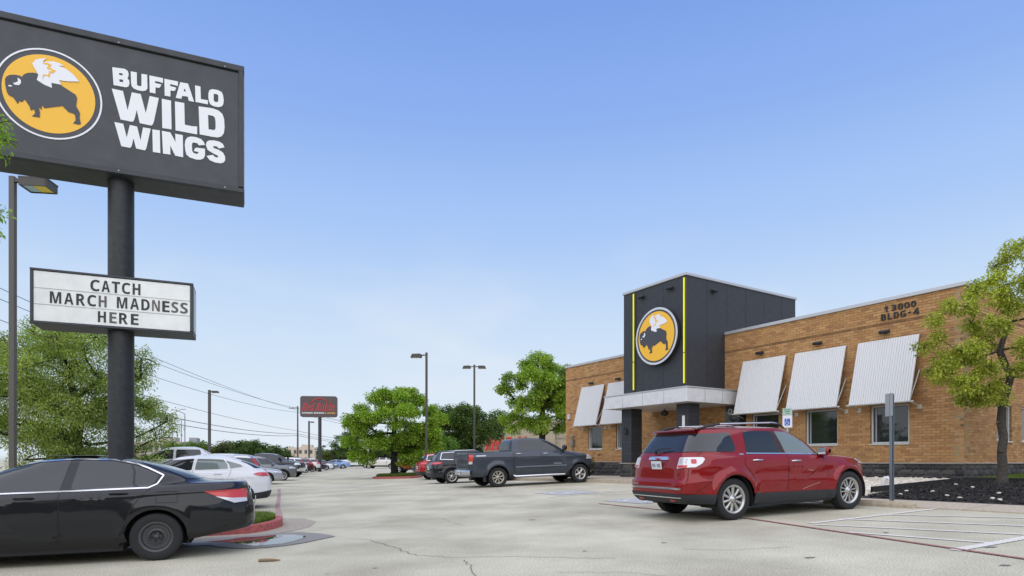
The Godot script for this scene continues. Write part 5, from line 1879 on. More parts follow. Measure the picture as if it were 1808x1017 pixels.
	wf.albedo_color = Color(0.93, 0.935, 0.915)
	var ys := [5.0, 4.678, 4.37, 4.05]
	for k in 3:
		var pn := MB.new()
		pn.box(Vector3((L + R) * 0.5, (ys[k] + ys[k + 1]) * 0.5, 0.337), Vector3(R - L - 0.1, ys[k] - ys[k + 1] - 0.004, 0.01))
		part("board_panel", pn, wf, board)
	var rl := MB.new()
	for k in [1, 2]: rl.box(Vector3((L + R) * 0.5, ys[k], 0.343), Vector3(R - L - 0.1, 0.007, 0.012))
	part("letter_rail", rl, mat("rail_grey", 0.35, 0.34, 0.31, 0.4), board)
	var ink := mat("letter_ink", 0.018, 0.02, 0.018, 0.5)
	var worn := mat("letter_ink_worn", 1, 1, 1, 0.6)
	grain(worn, noise_tex(256, 0.06, 3, 0.0, 0.75, 69), 3.0, false)
	worn.albedo_color = Color(0.95, 0.9, 0.86)
	var rows := [["CATCH", [-0.457, -0.304, -0.272, -0.134, -0.101, 0.038, 0.071, 0.212, 0.254, 0.388], 4.708, 0.222, ""],
		["MARCH", [-1.109, -0.929, -0.882, -0.734, -0.687, -0.544, -0.505, -0.361, -0.321, -0.188], 4.405, 0.222, "4"],
		["MADNESS", [-0.015, 0.162, 0.212, 0.363, 0.405, 0.549, 0.592, 0.729, 0.772, 0.903, 0.934, 1.06, 1.095, 1.233], 4.412, 0.222, "356"],
		["HERE", [-0.333, -0.199, -0.142, -0.019, 0.022, 0.171, 0.224, 0.355], 4.105, 0.215, "1"]]
	for r in rows:
		for k in r[0].length():
			var x0: float = r[1][k * 2]
			var x1: float = r[1][k * 2 + 1]
			fit_text("board_letter", r[0][k], Rect2(x0, r[2], x1 - x0, r[3]), 0.006, 0.343, worn if str(k) in r[4] else ink, board)
	# the far dark sign of the other restaurant
	var f := thing("pylon_sign", "distant maroon sign with red script and rounded corners on a black pole", "sign", Vector3(-23.0, 0.0, -73.0), deg_to_rad(6.0))
	var fp := MB.new()
	fp.tube([Vector3(0.15, 0, 0), Vector3(0.15, 6.6, 0)], [0.2, 0.2], 14)
	part("pole", fp, mat("pole_black_far", 0.03, 0.03, 0.035, 0.5), f)
	var pts := []
	for q in [[1, 1], [-1, 1], [-1, -1], [1, -1]]:
		for k in 5:
			var a := (atan2(q[1], q[0]) - PI / 4) + PI / 2 * k / 4.0
			pts.append(q[0] * (2.12 - 0.26) + cos(a) * 0.26)
			pts.append(q[1] * (1.24 - 0.26) + sin(a) * 0.26)
	var fb := MB.new()
	fb.prism(poly2(pts), 0.5, Transform3D(Basis(), Vector3(0.05, 7.72, -0.25)), true)
	part("sign_cabinet", fb, mat("far_sign_maroon", 0.075, 0.05, 0.05, 0.5), f)
	var redm := mat("far_sign_red", 0.42, 0.03, 0.035, 0.5)
	fit_text("sign_lettering", "Red Robin", Rect2(-1.8, 7.2, 3.75, 1.0), 0.03, 0.252, redm, f, true, 0.25)
	var arc := MB.new()
	var ap := []
	for k in 15:
		var t := k / 14.0
		ap.append(Vector3(-0.95 + 2.5 * t, 7.7 + 1.1 * sin(PI * (0.12 + 0.75 * t)) - 0.25 * t, 0.27))
	arc.tube(ap, [0.03, 0.05, 0.07, 0.08, 0.08, 0.075, 0.07, 0.065, 0.06, 0.055, 0.05, 0.045, 0.04, 0.03, 0.02], 6)
	part("sign_swash", arc, redm, f)
	fit_text("sign_lettering", "GOURMET BURGERS", Rect2(-1.85, 6.86, 2.55, 0.2), 0.03, 0.252, mat("far_white", 0.7, 0.7, 0.68, 0.5), f)
	fit_text("sign_lettering", "& BREWS", Rect2(0.78, 6.86, 1.2, 0.2), 0.03, 0.252, mat("far_amber", 0.65, 0.36, 0.06, 0.5), f)
	# small white sign far off
	var w := thing("roadside_sign", "small white roadside sign on a thin post between far trees", "sign", Vector3(-23.9, 0.0, -102.0), 0.0)
	var wb := MB.new()
	wb.tube([Vector3(0, 0, 0), Vector3(0, 3.4, 0)], [0.1, 0.1], 8)
	part("post", wb, mat("post_grey", 0.4, 0.42, 0.44, 0.5), w)
	for q in [[4.75, 1.0, 0.85], [3.75, 0.95, 1.1]]:
		var wp := MB.new()
		wp.cbox(Vector3(-0.1, q[0], 0.06), Vector3(q[2], q[1] * 0.85, 0.12), 0.02)
		part("sign_panel", wp, mat("far_panel_white" if q[0] < 4 else "far_panel_cream", 0.62, 0.62 if q[0] < 4 else 0.5, 0.6 if q[0] < 4 else 0.42, 0.5), w)
	# accessible parking sign near the wall
	var pw := bl(4.63, 2.68)
	var a := thing("parking_sign", "green and white accessible parking sign with blue symbol seen above the red vehicle", "sign", at(pw.x, pw.y, 0.1), deg_to_rad(-40.0))
	var ab := MB.new()
	ab.box(Vector3(0, 1.2, -0.03), Vector3(0.06, 2.4, 0.04))
	part("post", ab, mat("post_galvanised", 0.36, 0.38, 0.4, 0.45, 0.5), a)
	var a1 := MB.new()
	a1.cbox(Vector3(0, 1.99, 0), Vector3(0.30, 0.40, 0.006), 0.002)
	var pan := part("sign_panel", a1, mat("sign_white", 0.72, 0.72, 0.72, 0.5), a)
	var a2 := MB.new()
	a2.cbox(Vector3(0, 2.31, 0), Vector3(0.30, 0.22, 0.006), 0.002)
	var pan2 := part("sign_panel", a2, mat("sign_pale_green", 0.36, 0.5, 0.42, 0.5), a)
	var bluep := MB.new()
	bluep.box(Vector3(0, 1.97, 0.004), Vector3(0.17, 0.22, 0.004))
	part("symbol_field", bluep, mat("sign_blue", 0.03, 0.12, 0.5, 0.5), pan)
	var sy := MB.new()
	var wp2 := []
	for q in [[-0.02, 2.045], [-0.015, 1.97], [0.03, 1.97], [0.045, 1.9]]: wp2.append(Vector3(q[0], q[1], 0.008))
	sy.tube(wp2, [0.008, 0.008, 0.008, 0.008], 5)
	sy.disc(Vector3(-0.02, 2.062, 0.008), 0.012, Basis(), 10)
	var cr := []
	var cw := []
	for k in 12:
		var t := 2.2 + k * 0.38
		cr.append(Vector3(-0.005 + cos(t) * 0.052, 1.94 + sin(t) * 0.052, 0.008))
		cw.append(0.007)
	sy.tube(cr, cw, 5)
	part("wheelchair_symbol", sy, mat("sign_white", 0.72, 0.72, 0.72, 0.5), pan)
	for k in 3:
		var ln := MB.new()
		ln.box(Vector3(0, 2.37 - k * 0.055, 0.0045), Vector3(0.2 - 0.04 * k, 0.022, 0.003))
		part("printed_line", ln, mat("sign_green", 0.05, 0.2, 0.12, 0.5), pan2)
	# the grey post seen edge-on
	var ps := thing("parking_sign", "grey metal sign post seen from behind and edge-on beside the concrete wheel stop", "sign", at(8.33, 13.5, 0.0), deg_to_rad(24.0))
	var pb := MB.new()
	for q in [[0, 0.0, 0.085, 0.012], [-0.036, 0.022, 0.012, 0.05], [0.036, 0.022, 0.012, 0.05]]: pb.box(Vector3(q[0], 1.2, q[1]), Vector3(q[2], 2.4, q[3]))
	part("post", pb, mat("post_bluegrey", 0.19, 0.22, 0.25, 0.45, 0.4), ps)
	var pp := MB.new()
	pp.cbox(Vector3(-0.02, 2.16, -0.03), Vector3(0.30, 0.5, 0.006), 0.002, Basis(Vector3.UP, deg_to_rad(62)))
	part("sign_panel", pp, mat("sign_back", 0.42, 0.43, 0.43, 0.4, 0.4), ps)

# ---------------------------------------------------------------- far buildings
func far_buildings() -> void:
	var o := thing("shop_building", "beige flat-roofed building with red script lettering behind the trees", "shop", Vector3(-6.0, 0.7, -78.0), deg_to_rad(-8.0))
	var bg := mat("stucco_beige", 1, 1, 1, 0.9)
	grain(bg, noise_tex(512, 0.02, 4, 0.84, 1.0, 71), 0.2)
	bg.albedo_color = lin(0.40, 0.34, 0.25)
	var b := MB.new()
	b.box(Vector3(11.0, 2.75, -5.0), Vector3(24.0, 5.5, 10.0))
	part("wall", b, bg, o)
	var u := MB.new()
	u.box(Vector3(7.0, 3.7, -4.7), Vector3(9.0, 4.0, 10.2))
	part("parapet", u, bg, o)
	var t := MB.new()
	t.box(Vector3(7.0, 5.76, -4.7), Vector3(9.2, 0.16, 10.4))
	t.box(Vector3(11.0, 3.5, 0.06), Vector3(24.1, 0.22, 0.12))
	part("cornice", t, mat("cornice_grey", 0.27, 0.24, 0.2, 0.8), o)
	for k in 5:
		var w := MB.new()
		w.box(Vector3(1.5 + k * 4.4, 1.3, 0.03), Vector3(2.2, 1.7, 0.08))
		part("window", w, mat("shop_glass", 0.02, 0.024, 0.024, 0.03), o)
	fit_text("wall_lettering", "Red Robin", Rect2(2.9, 1.9, 5.6, 1.75), 0.15, 0.42, mat("far_letter_red", 0.55, 0.02, 0.015, 0.5), o, true, 0.3)
	for q in [[-123.0, 215.0, 14.0, 7.6, "pale rooftops of a far building left of the tall grey lamps", 0.42, 0.36, 0.33], [-131.0, 250.0, 8.0, 8.6, "small grey building far off behind three tall grey lamps", 0.3, 0.3, 0.3]]:
		var h := thing("far_building", q[4], "building", Vector3(q[0], 0, -q[1]), deg_to_rad(20))
		var m := MB.new()
		m.box(Vector3(0, q[3] * 0.5, 0), Vector3(q[2], q[3], 14.0))
		m.box(Vector3(q[2] * 0.2, q[3] + 0.8, 0), Vector3(q[2] * 0.35, 1.8, 10.0))
		part("wall", m, mat("far_wall_%.2f" % q[5], q[5], q[6], q[7], 0.9), h)
		for k in 7:
			var w := MB.new()
			w.box(Vector3((k - 3) * q[2] / 8.0, q[3] * 0.72, 7.03), Vector3(q[2] / 14.0, 1.6, 0.1))
			part("window", w, mat("far_window", 0.05, 0.055, 0.06, 0.2), h)
	var c := thing("far_building", "cream block of flats far off between the utility pole and the maroon sign", "building", Vector3(-72.0, 0, -210.0), deg_to_rad(15))
	var cm := MB.new()
	cm.box(Vector3(0, 2.8, 0), Vector3(9, 5.6, 10))
	cm.box(Vector3(2, 6.0, 0), Vector3(3.5, 1.0, 8))
	part("wall", cm, mat("far_cream", 0.5, 0.42, 0.33, 0.9), c)
	for r in 2:
		for k in 5:
			var w := MB.new()
			w.box(Vector3(-3.4 + k * 1.7, 1.6 + r * 2.5, 5.03), Vector3(0.8, 1.2, 0.1))
			part("window", w, mat("far_window", 0.05, 0.055, 0.06, 0.2), c)

# ---------------------------------------------------------------- lamps and wires
func box_lamp(called: String, label: String, x: float, d: float, h: float, heads: Array, group := "", r := 0.07, turn := 0.0) -> Node3D:
	var o := thing(called, label, "street lamp", at(x, d), turn, group)
	var m := mat("lamp_bronze", 0.05, 0.046, 0.04, 0.5)
	var b := MB.new()
	b.box(Vector3(0, h * 0.5, 0), Vector3(r * 2.0, h, r * 2.0))
	b.cbox(Vector3(0, h + 0.02, 0), Vector3(r * 2.3, 0.05, r * 2.3), 0.01)
	part("pole", b, m, o)
	var f := MB.new()
	f.tube([Vector3(0, 0, 0), Vector3(0, 0.7, 0)], [0.28, 0.28], 14)
	part("footing", f, mat("concrete_pale", 0.4, 0.38, 0.34, 0.9), o)
	for s in heads:
		var k := MB.new()
		k.box(Vector3(s * 0.22, h - 0.12, 0), Vector3(0.3, 0.07, 0.08))
		var P := [[0.36, 0.0], [0.44, 0.14], [0.98, 0.14], [1.02, 0.0]]
		k.prism(PackedVector2Array([Vector2(s * 0.34, h - 0.28), Vector2(s * 0.30, h - 0.10), Vector2(s * 0.42, h - 0.04), Vector2(s * 0.92, h - 0.06), Vector2(s * 1.02, h - 0.28)]), 0.42, Transform3D(Basis(), Vector3(0, 0, -0.21)), true)
		var hd := part("lamp_head", k, m, o)
		var l := MB.new()
		l.box(Vector3(s * 0.68, h - 0.285, 0), Vector3(0.5, 0.02, 0.32))
		part("lens", l, mat("lamp_lens", 0.6, 0.5, 0.2, 0.15), hd)
	return o

func lamps_and_wires() -> void:
	# the nearest lamp: its head hangs below the edge of the big sign
	var o := thing("street_lamp", "dark bronze lamp post at the left edge with its head under the large sign", "street lamp", at(-13.05, 16.05), deg_to_rad(8.0), "")
	var m := mat("lamp_bronze", 0.05, 0.046, 0.04, 0.5)
	var b := MB.new()
	b.box(Vector3(0, 4.4, 0), Vector3(0.125, 8.8, 0.125))
	part("pole", b, mat("lamp_bronze_near", 0.085, 0.075, 0.06, 0.5), o)
	var f := MB.new()
	f.tube([Vector3(0, 0, 0), Vector3(0, 0.6, 0)], [0.28, 0.28], 16)
	part("footing", f, mat("concrete_pale", 0.4, 0.38, 0.34, 0.9), o)
	var hk := MB.new()
	hk.box(Vector3(0.2, 8.7, 0), Vector3(0.4, 0.09, 0.1))
	var y := 8.5
	for q in [[0.3, 0], [0.92, 0]]: hk.box(Vector3(q[0], y + 0.1, 0), Vector3(0.04, 0.2, 0.5))
	for z in [-0.24, 0.24]: hk.box(Vector3(0.61, y + 0.1, z), Vector3(0.6, 0.2, 0.04))
	hk.box(Vector3(0.61, y + 0.21, 0), Vector3(0.68, 0.04, 0.52))
	var hd := part("lamp_head", hk, m, o)
	var l := MB.new()
	l.box(Vector3(0.44, y + 0.03, 0), Vector3(0.24, 0.02, 0.43))
	part("lens", l, mat("lens_sky", 0.45, 0.6, 0.7, 0.1), hd)
	var l2 := MB.new()
	l2.box(Vector3(0.73, y + 0.03, 0), Vector3(0.32, 0.02, 0.43))
	part("lens", l2, mat("lens_amber", 0.85, 0.66, 0.12, 0.2), hd, "amber half of the lens")
	box_lamp("street_lamp", "single headed bronze lamp post rising in front of the round island tree", -5.57, 40.0, 8.15, [-1.0])
	box_lamp("street_lamp", "double headed bronze lamp post to the right of the round island tree", -3.25, 53.0, 9.3, [-1.0, 1.0], "", 0.08)
	box_lamp("street_lamp", "single headed lamp post above the left row of parked cars", -34.0, 69.0, 9.2, [1.0], "", 0.12)
	box_lamp("street_lamp", "slender lamp post just left of the maroon sign pole", -40.0, 121.0, 9.0, [1.0], "", 0.14)
	for q in [[-83.0, 150.0, 13.0, 1.0, "tall grey road lamp, leftmost of the three by the leafy tree"], [-98.0, 182.0, 13.5, -1.0, "tall grey road lamp with the lowest top, between two others"], [-81.0, 152.0, 13.0, -1.0, "tall grey road lamp with arm bent left, rightmost of the three"]]:
		var t := thing("road_lamp", q[4], "street lamp", Vector3(q[0], 0, -q[1]), 0.0, "tall grey road lamps far left")
		var p := MB.new()
		p.tube([Vector3(0, 0, 0), Vector3(0, q[2] - 1.0, 0), Vector3(0, q[2] - 0.2, 0), Vector3(q[3] * 2.2, q[2] + 0.7, 0)], [0.16, 0.13, 0.12, 0.07], 8)
		part("pole", p, mat("road_lamp_grey", 0.25, 0.26, 0.27, 0.5), t)
		var h := MB.new()
		h.cbox(Vector3(q[3] * 2.7, q[2] + 0.75, 0), Vector3(1.1, 0.16, 0.35), 0.05)
		part("lamp_head", h, mat("road_lamp_grey", 0.25, 0.26, 0.27, 0.5), t)
	# utility poles and the wires between them
	var wood := mat("pole_wood", 0.1, 0.08, 0.065, 0.9)
	var pole := func(x: float, d: float, h: float, label: String) -> void:
		var u := thing("utility_pole", label, "utility pole", Vector3(x, 0, -d), deg_to_rad(-14.0))
		var g := MB.new()
		g.tube([Vector3(0, 0, 0), Vector3(0, h, 0)], [0.17, 0.11], 10)
		part("pole", g, wood, u)
		var c := MB.new()
		c.box(Vector3(-0.7, h - 0.35, 0), Vector3(1.9, 0.12, 0.1))
		part("crossarm", c, wood, u)
		var s := MB.new()
		for z in [-1.5, -0.9, -0.3]: s.tube([Vector3(z, h - 0.3, 0), Vector3(z, h - 0.1, 0)], [0.05, 0.06], 6)
		part("insulator", s, mat("insulator", 0.3, 0.3, 0.3, 0.4), u)
	pole.call(-37.0, 106.0, 10.7, "wooden utility pole with a crossarm just left of the maroon sign")
	pole.call(-35.5, 175.0, 12.2, "far utility pole top showing above the trees right of the maroon sign")
	var A := Vector3(-37.0, 10.4, -106.0)
	var wire := mat("wire_dark", 0.05, 0.055, 0.06, 0.6)
	var near := Vector3(-32.0, 10.6, -22.0)
	var i := 0
	for q in [[Vector3(-31.0, 13.6, -22.0), Vector3(-38.5, 10.4, -106.0), 1.0, "uppermost overhead wire running to the crossarm of the utility pole"],
			[Vector3(-31.5, 13.0, -22.0), Vector3(-37.5, 10.4, -106.0), 1.2, "second overhead wire from the top, running to the utility pole crossarm"],
			[Vector3(-31.0, 11.6, -22.0), Vector3(-36.9, 9.6, -106.0), 1.6, "third overhead wire from the top, above the left tree"],
			[Vector3(-31.0, 9.3, -22.0), Vector3(-37.0, 6.4, -106.0), 0.9, "fourth overhead wire from the top, a thin low cable"],
			[Vector3(-31.0, 8.0, -22.0), Vector3(-37.0, 5.9, -106.0), 1.4, "thick low telephone cable, upper one of the sagging pair"],
			[Vector3(-31.0, 7.5, -22.0), Vector3(-37.0, 5.6, -106.0), 1.6, "lowest overhead cable, lower one of the sagging pair"]]:
		var g := MB.new()
		var pts := []
		var rad := []
		for k in 25:
			var t := k / 24.0
			pts.append(q[0].lerp(q[1], t) - Vector3(0, q[2] * 4.0 * t * (1.0 - t), 0))
			rad.append(0.022 if i < 4 else 0.034)
		g.tube(pts, rad, 5, false)
		# on to the next pole
		var e: Vector3 = q[1] + Vector3(1.5, 1.4, -69.0)
		pts = []
		rad = []
		for k in 13:
			var t := k / 12.0
			pts.append(q[1].lerp(e, t) - Vector3(0, 1.1 * 4.0 * t * (1.0 - t), 0))
			rad.append(0.03)
		g.tube(pts, rad, 5, false)
		var w := part("overhead_wire", g, wire, self)
		tag(w, q[3], "wire", "overhead wires along the road")
		i += 1

# ---------------------------------------------------------------- beds by the restaurant
func bed(called: String, x0: float, x1: float, zf: Callable, zb: Callable, up: float, m: Material, skirt := 0.2, front := -1.0) -> Array:
	# a sheet in the restaurant's own axes between a front and a back line
	var n := maxi(2, int((x1 - x0) / 0.6))
	var b := MB.new()
	var outline := []
	for i in n:
		var a := lerpf(x0, x1, float(i) / n)
		var e := lerpf(x0, x1, float(i + 1) / n)
		for j in 4:
			var q := []
			for k in [[a, j / 4.0], [e, j / 4.0], [e, (j + 1) / 4.0], [a, (j + 1) / 4.0]]:
				var w := bl(k[0], lerpf(zf.call(k[0]), zb.call(k[0]), k[1]))
				q.append(at(w.x, w.y, up if front < 0.0 else lerpf(front, up, smoothstep(0.0, 0.6, k[1]))))
			b.quad(q[0], q[1], q[2], q[3])
			if j == 0: b.quad(q[0] - Vector3(0, skirt, 0), q[1] - Vector3(0, skirt, 0), q[1], q[0])
	return [structure(called, b, m), outline]

func walk_up(lx: float) -> float:
	# the pavement drops to the level of the car park before the hatched bay
	return lerpf(0.125, 0.022, smoothstep(6.0, 7.6, lx))

func kerb_line(lx: float) -> float:
	return 4.5 + 2.95 * smoothstep(1.2, 3.6, lx)

func beds_and_rocks() -> void:
	rng.seed = 5
	var walk := mat("walk_concrete", 1, 1, 1, 0.9)
	grain(walk, noise_tex(512, 0.04, 5, 0.6, 0.8, 81, FastNoiseLite.TYPE_SIMPLEX_SMOOTH, Color(1, 0.93, 0.82)), 0.5)
	walk.albedo_color = Color(0.97, 0.91, 0.81)
	var base := bed("pavement_base", -14.0, 20.0, func(x): return kerb_line(x) - 0.01, func(x): return 1.0 if x < 1.0 else 5.9, 0.012, mat("walk_joint", 0.2, 0.18, 0.15, 0.95), 0.25)
	# the slabs of the pavement
	var sheet: Node = base[0]
	var x := -14.0
	while x < 20.0:
		var b := MB.new()
		var x1 := x + 1.5 - 0.012
		for i in 3:
			var a := lerpf(x, x1, i / 3.0)
			var e := lerpf(x, x1, (i + 1) / 3.0)
			var q := []
			for k in [[a, 0], [e, 0], [e, 1], [a, 1]]:
				var w := bl(k[0], kerb_line(k[0]) if k[1] == 0 else (1.2 if k[0] < 1.0 else 6.1))
				q.append(at(w.x, w.y, walk_up(k[0])))
			b.quad(q[0], q[1], q[2], q[3])
			b.quad(q[0] - Vector3(0, 0.15, 0), q[1] - Vector3(0, 0.15, 0), q[1], q[0])
		part("paving_slab", b, walk, sheet)
		x += 1.5
	var mulch := mat("mulch_dark", 0.02, 0.018, 0.016, 0.95)
	var soil := mat("bed_soil", 0.06, 0.05, 0.04, 0.95)
	bed("planting_bed", 8.62, 20.0, func(_x): return 5.85, func(lx): return -0.6 if lx > 9.2 else 0.2, 0.135, mulch, 0.2, 0.02)
	bed("gravel_bed", 1.2, 8.62, func(lx): return minf(6.1, kerb_line(lx) - 0.6), func(_x): return 0.05, 0.115, soil, 0.2, 0.03)
	bed("planting_bed", -10.9, -4.2, func(_x): return 1.3, func(_x): return 0.05, 0.15, mulch)
	var lawn := mat("lawn_soil", 0.07, 0.08, 0.03, 0.95)
	var lb := MB.new()
	for i in 8:
		for j in 8:
			var q := []
			for k in [[i, j], [i + 1, j], [i + 1, j + 1], [i, j + 1]]:
				var w := bl(8.75 + k[0] * 1.5, -0.2 - k[1] * 1.4)
				q.append(at(w.x, w.y, 0.15))
			lb.quad(q[0], q[1], q[2], q[3])
	structure("lawn_ground", lb, lawn)
	var lp := PackedVector2Array()
	for q in [[8.8, 0.15], [9.6, 0.35], [12.0, 0.1], [15.0, 0.1], [15.0, -7.0], [8.8, -7.0]]: lp.append(bl(q[0], q[1]))
	grass_patch(lp, 0.15, 26000, 0.07, 9)
	# black edging strips
	for q in [[8.62, 5.2, 8.72, 0.7], [1.5, 0.62, 8.6, 0.62], [8.72, 0.5, 16.0, 0.25]]:
		var e := MB.new()
		var n := 14
		for i in n:
			var a := bl(lerpf(q[0], q[2], float(i) / n), lerpf(q[1], q[3], float(i) / n))
			var c := bl(lerpf(q[0], q[2], float(i + 1) / n), lerpf(q[1], q[3], float(i + 1) / n))
			var s := (c - a).orthogonal().normalized() * 0.02
			e.quad(at(a.x - s.x, a.y - s.y, 0.1), at(c.x - s.x, c.y - s.y, 0.1), at(c.x - s.x, c.y - s.y, 0.235), at(a.x - s.x, a.y - s.y, 0.235))
			e.quad(at(c.x + s.x, c.y + s.y, 0.1), at(a.x + s.x, a.y + s.y, 0.1), at(a.x + s.x, a.y + s.y, 0.235), at(c.x + s.x, c.y + s.y, 0.235))
			e.quad(at(a.x - s.x, a.y - s.y, 0.235), at(c.x - s.x, c.y - s.y, 0.235), at(c.x + s.x, c.y + s.y, 0.235), at(a.x + s.x, a.y + s.y, 0.235))
		var ed := structure("edging_strip", e, mat("edging_black", 0.012, 0.012, 0.012, 0.7))
		ed.set_meta("kind", "structure")
	# bark chips, stones
	var chip := MB.new()
	chip.box(Vector3.ZERO, Vector3(0.09, 0.018, 0.035))
	var xf := []
	var cs := []
	for k in 9000:
		var w := bl(rng.randf_range(8.7, 17.0), rng.randf_range(0.3, 5.82))
		var sc := rng.randf_range(0.5, 1.2)
		xf.append(Transform3D(Basis.from_euler(Vector3(rng.randf_range(-0.5, 0.5), rng.randf() * TAU, rng.randf_range(-0.5, 0.5))).scaled(Vector3.ONE * sc), at(w.x, w.y, mulch_up(w) + rng.randf() * 0.03)))
		var t := rng.randf_range(0.4, 1.3)
		cs.append(Color(0.022 * t, 0.019 * t, 0.017 * t))
	var cm := mat("bark_chip", 1, 1, 1, 0.9)
	cm.vertex_color_use_as_albedo = true
	stuff(scatter("bark_mulch", chip.mesh(), cm, xf, cs))
	var st := stone_mesh()
	xf = []
	cs = []
	for k in 2600:
		var w := bl(rng.randf_range(4.0, 8.58), rng.randf_range(0.7, 6.05))
		var sc := rng.randf_range(0.04, 0.095)
		xf.append(Transform3D(Basis.from_euler(Vector3(rng.randf() * TAU, rng.randf() * TAU, 0)).scaled(Vector3(sc * rng.randf_range(0.9, 1.5), sc, sc)), at(w.x, w.y, mulch_up(w) - 0.02 + sc * 0.4)))
		var t := rng.randf_range(0.7, 1.1)
		cs.append(Color(0.62 * t, 0.56 * t, 0.46 * t))
	var sm := mat("river_stone", 1, 1, 1, 0.8)
	sm.vertex_color_use_as_albedo = true
	stuff(scatter("gravel", st, sm, xf, cs))
	# pale stones strayed onto the mulch
	for q in [[9.25, 5.1], [9.6, 4.3], [10.2, 5.0], [10.6, 5.35], [11.15, 5.2], [11.35, 5.4], [9.4, 2.6], [10.0, 3.2], [10.9, 4.2], [9.05, 4.4], [12.2, 5.3]]:
		var w := bl(q[0], q[1])
		var o := part("stone", st, mat("stray_stone", 0.55, 0.5, 0.42, 0.85), self)
		o.transform = Transform3D(Basis.from_euler(Vector3(rng.randf(), rng.randf() * 6.0, 0)).scaled(Vector3(0.055, 0.035, 0.045)), at(w.x, w.y, mulch_up(w) + 0.03))
		tag(o, "pale stone strayed onto the dark mulch under the right tree", "stone", "pale stones on the dark mulch")
	# the concrete wheel stop
	var wp := Vector2(7.7, 13.0)
	var ws := thing("wheel_stop", "long concrete wheel stop at the front wheel of the red vehicle", "wheel stop", Vector3.ZERO)
	settle(ws, 7.58, 13.1, deg_to_rad(-58.0), 0.0)
	var b := MB.new()
	var P := []
	for k in [-0.95, -0.93, 0.93, 0.95]:
		var i := 0.02 if absf(k) > 0.94 else 0.0
		P.append(PackedVector3Array([Vector3(k, 0, 0.08 - i), Vector3(k, 0.06, 0.078 - i), Vector3(k, 0.125 - i, 0.05), Vector3(k, 0.125 - i, -0.05), Vector3(k, 0.06, -0.078 + i), Vector3(k, 0, -0.08 + i)]))
	for i in 3:
		for j in 5: b.quad(P[i][j], P[i + 1][j], P[i + 1][j + 1], P[i][j + 1])
	for i in [0, 3]:
		for j in range(1, 5):
			if i == 3: b.tri(P[i][0], P[i][j], P[i][(j + 1) % 6])
			else: b.tri(P[i][0], P[i][(j + 1) % 6], P[i][j])
	part("block", b, walk, ws)

func mulch_up(w: Vector2) -> float:
	var lz := (w - Vector2(8.79, 25.35)).dot(BZ)
	return lerpf(0.02, 0.135, smoothstep(0.0, 0.6, (5.85 - lz) / 6.0)) + 0.004

func stone_mesh() -> ArrayMesh:
	var P := []
	for i in 7:
		var f := PI * i / 6.0
		var col := PackedVector3Array()
		for j in 7:
			var a := TAU * j / 6.0
			var r := 1.0 + 0.18 * sin(i * 2.1 + (j % 6) * 1.7)
			col.append(Vector3(sin(f) * cos(a) * r, cos(f) * 0.75, sin(f) * sin(a) * r))
		P.append(col)
	var b := MB.new()
	P.reverse()
	b.grid(P)
	return b.mesh()

# ---------------------------------------------------------------- trees
func leaf_cluster(n: int, size: float, spread: float, s: int, slim := 0.45) -> ArrayMesh:
	var r := RandomNumberGenerator.new()
	r.seed = s
	var b := MB.new()
	for k in n:
		var d := Vector3(r.randf_range(-1, 1), r.randf_range(-0.8, 1), r.randf_range(-1, 1)).normalized()
		var o := d * spread * r.randf_range(0.15, 1.0)
		var f := (d + Vector3(r.randf_range(-0.8, 0.8), r.randf_range(-0.5, 0.5), r.randf_range(-0.8, 0.8))).normalized()
		var e := f.cross(Vector3(r.randf_range(-0.6, 0.6), 1, r.randf_range(-0.6, 0.6))).normalized()
		var up := e.cross(f)
		var L := size * r.randf_range(0.7, 1.3)
		var w := L * slim
		var tip := o + f * L - up * L * 0.12
		var m := o + f * L * 0.45
		var ml := m - e * w * 0.5 + up * L * 0.08
		var mr := m + e * w * 0.5 + up * L * 0.08
		var g := r.randf_range(0.8, 1.2)
		b.tint = Color(g, g, g)
		b.tri(o, mr, m)
		b.tri(o, m, ml)
		b.tri(m, mr, tip)
		b.tri(m, tip, ml)
	return b.mesh()

func lobes_in(center: Vector3, radius: Vector3, n: int, lobe: float, inner := 0.35) -> Array:
	var out := []
	var tries := 0
	while out.size() < n and tries < 6000:
		tries += 1
		var d := Vector3(rng.randf_range(-1, 1), rng.randf_range(-1, 1), rng.randf_range(-1, 1))
		if d.length() > 1.0 or d.length() < inner: continue
		var p := center + d * radius
		var r := lobe * rng.randf_range(0.7, 1.3)
		var ok := true
		for q in out:
			if q[0].distance_to(p) < (q[1] + r) * 0.5: ok = false
		if ok: out.append([p, r])
	return out

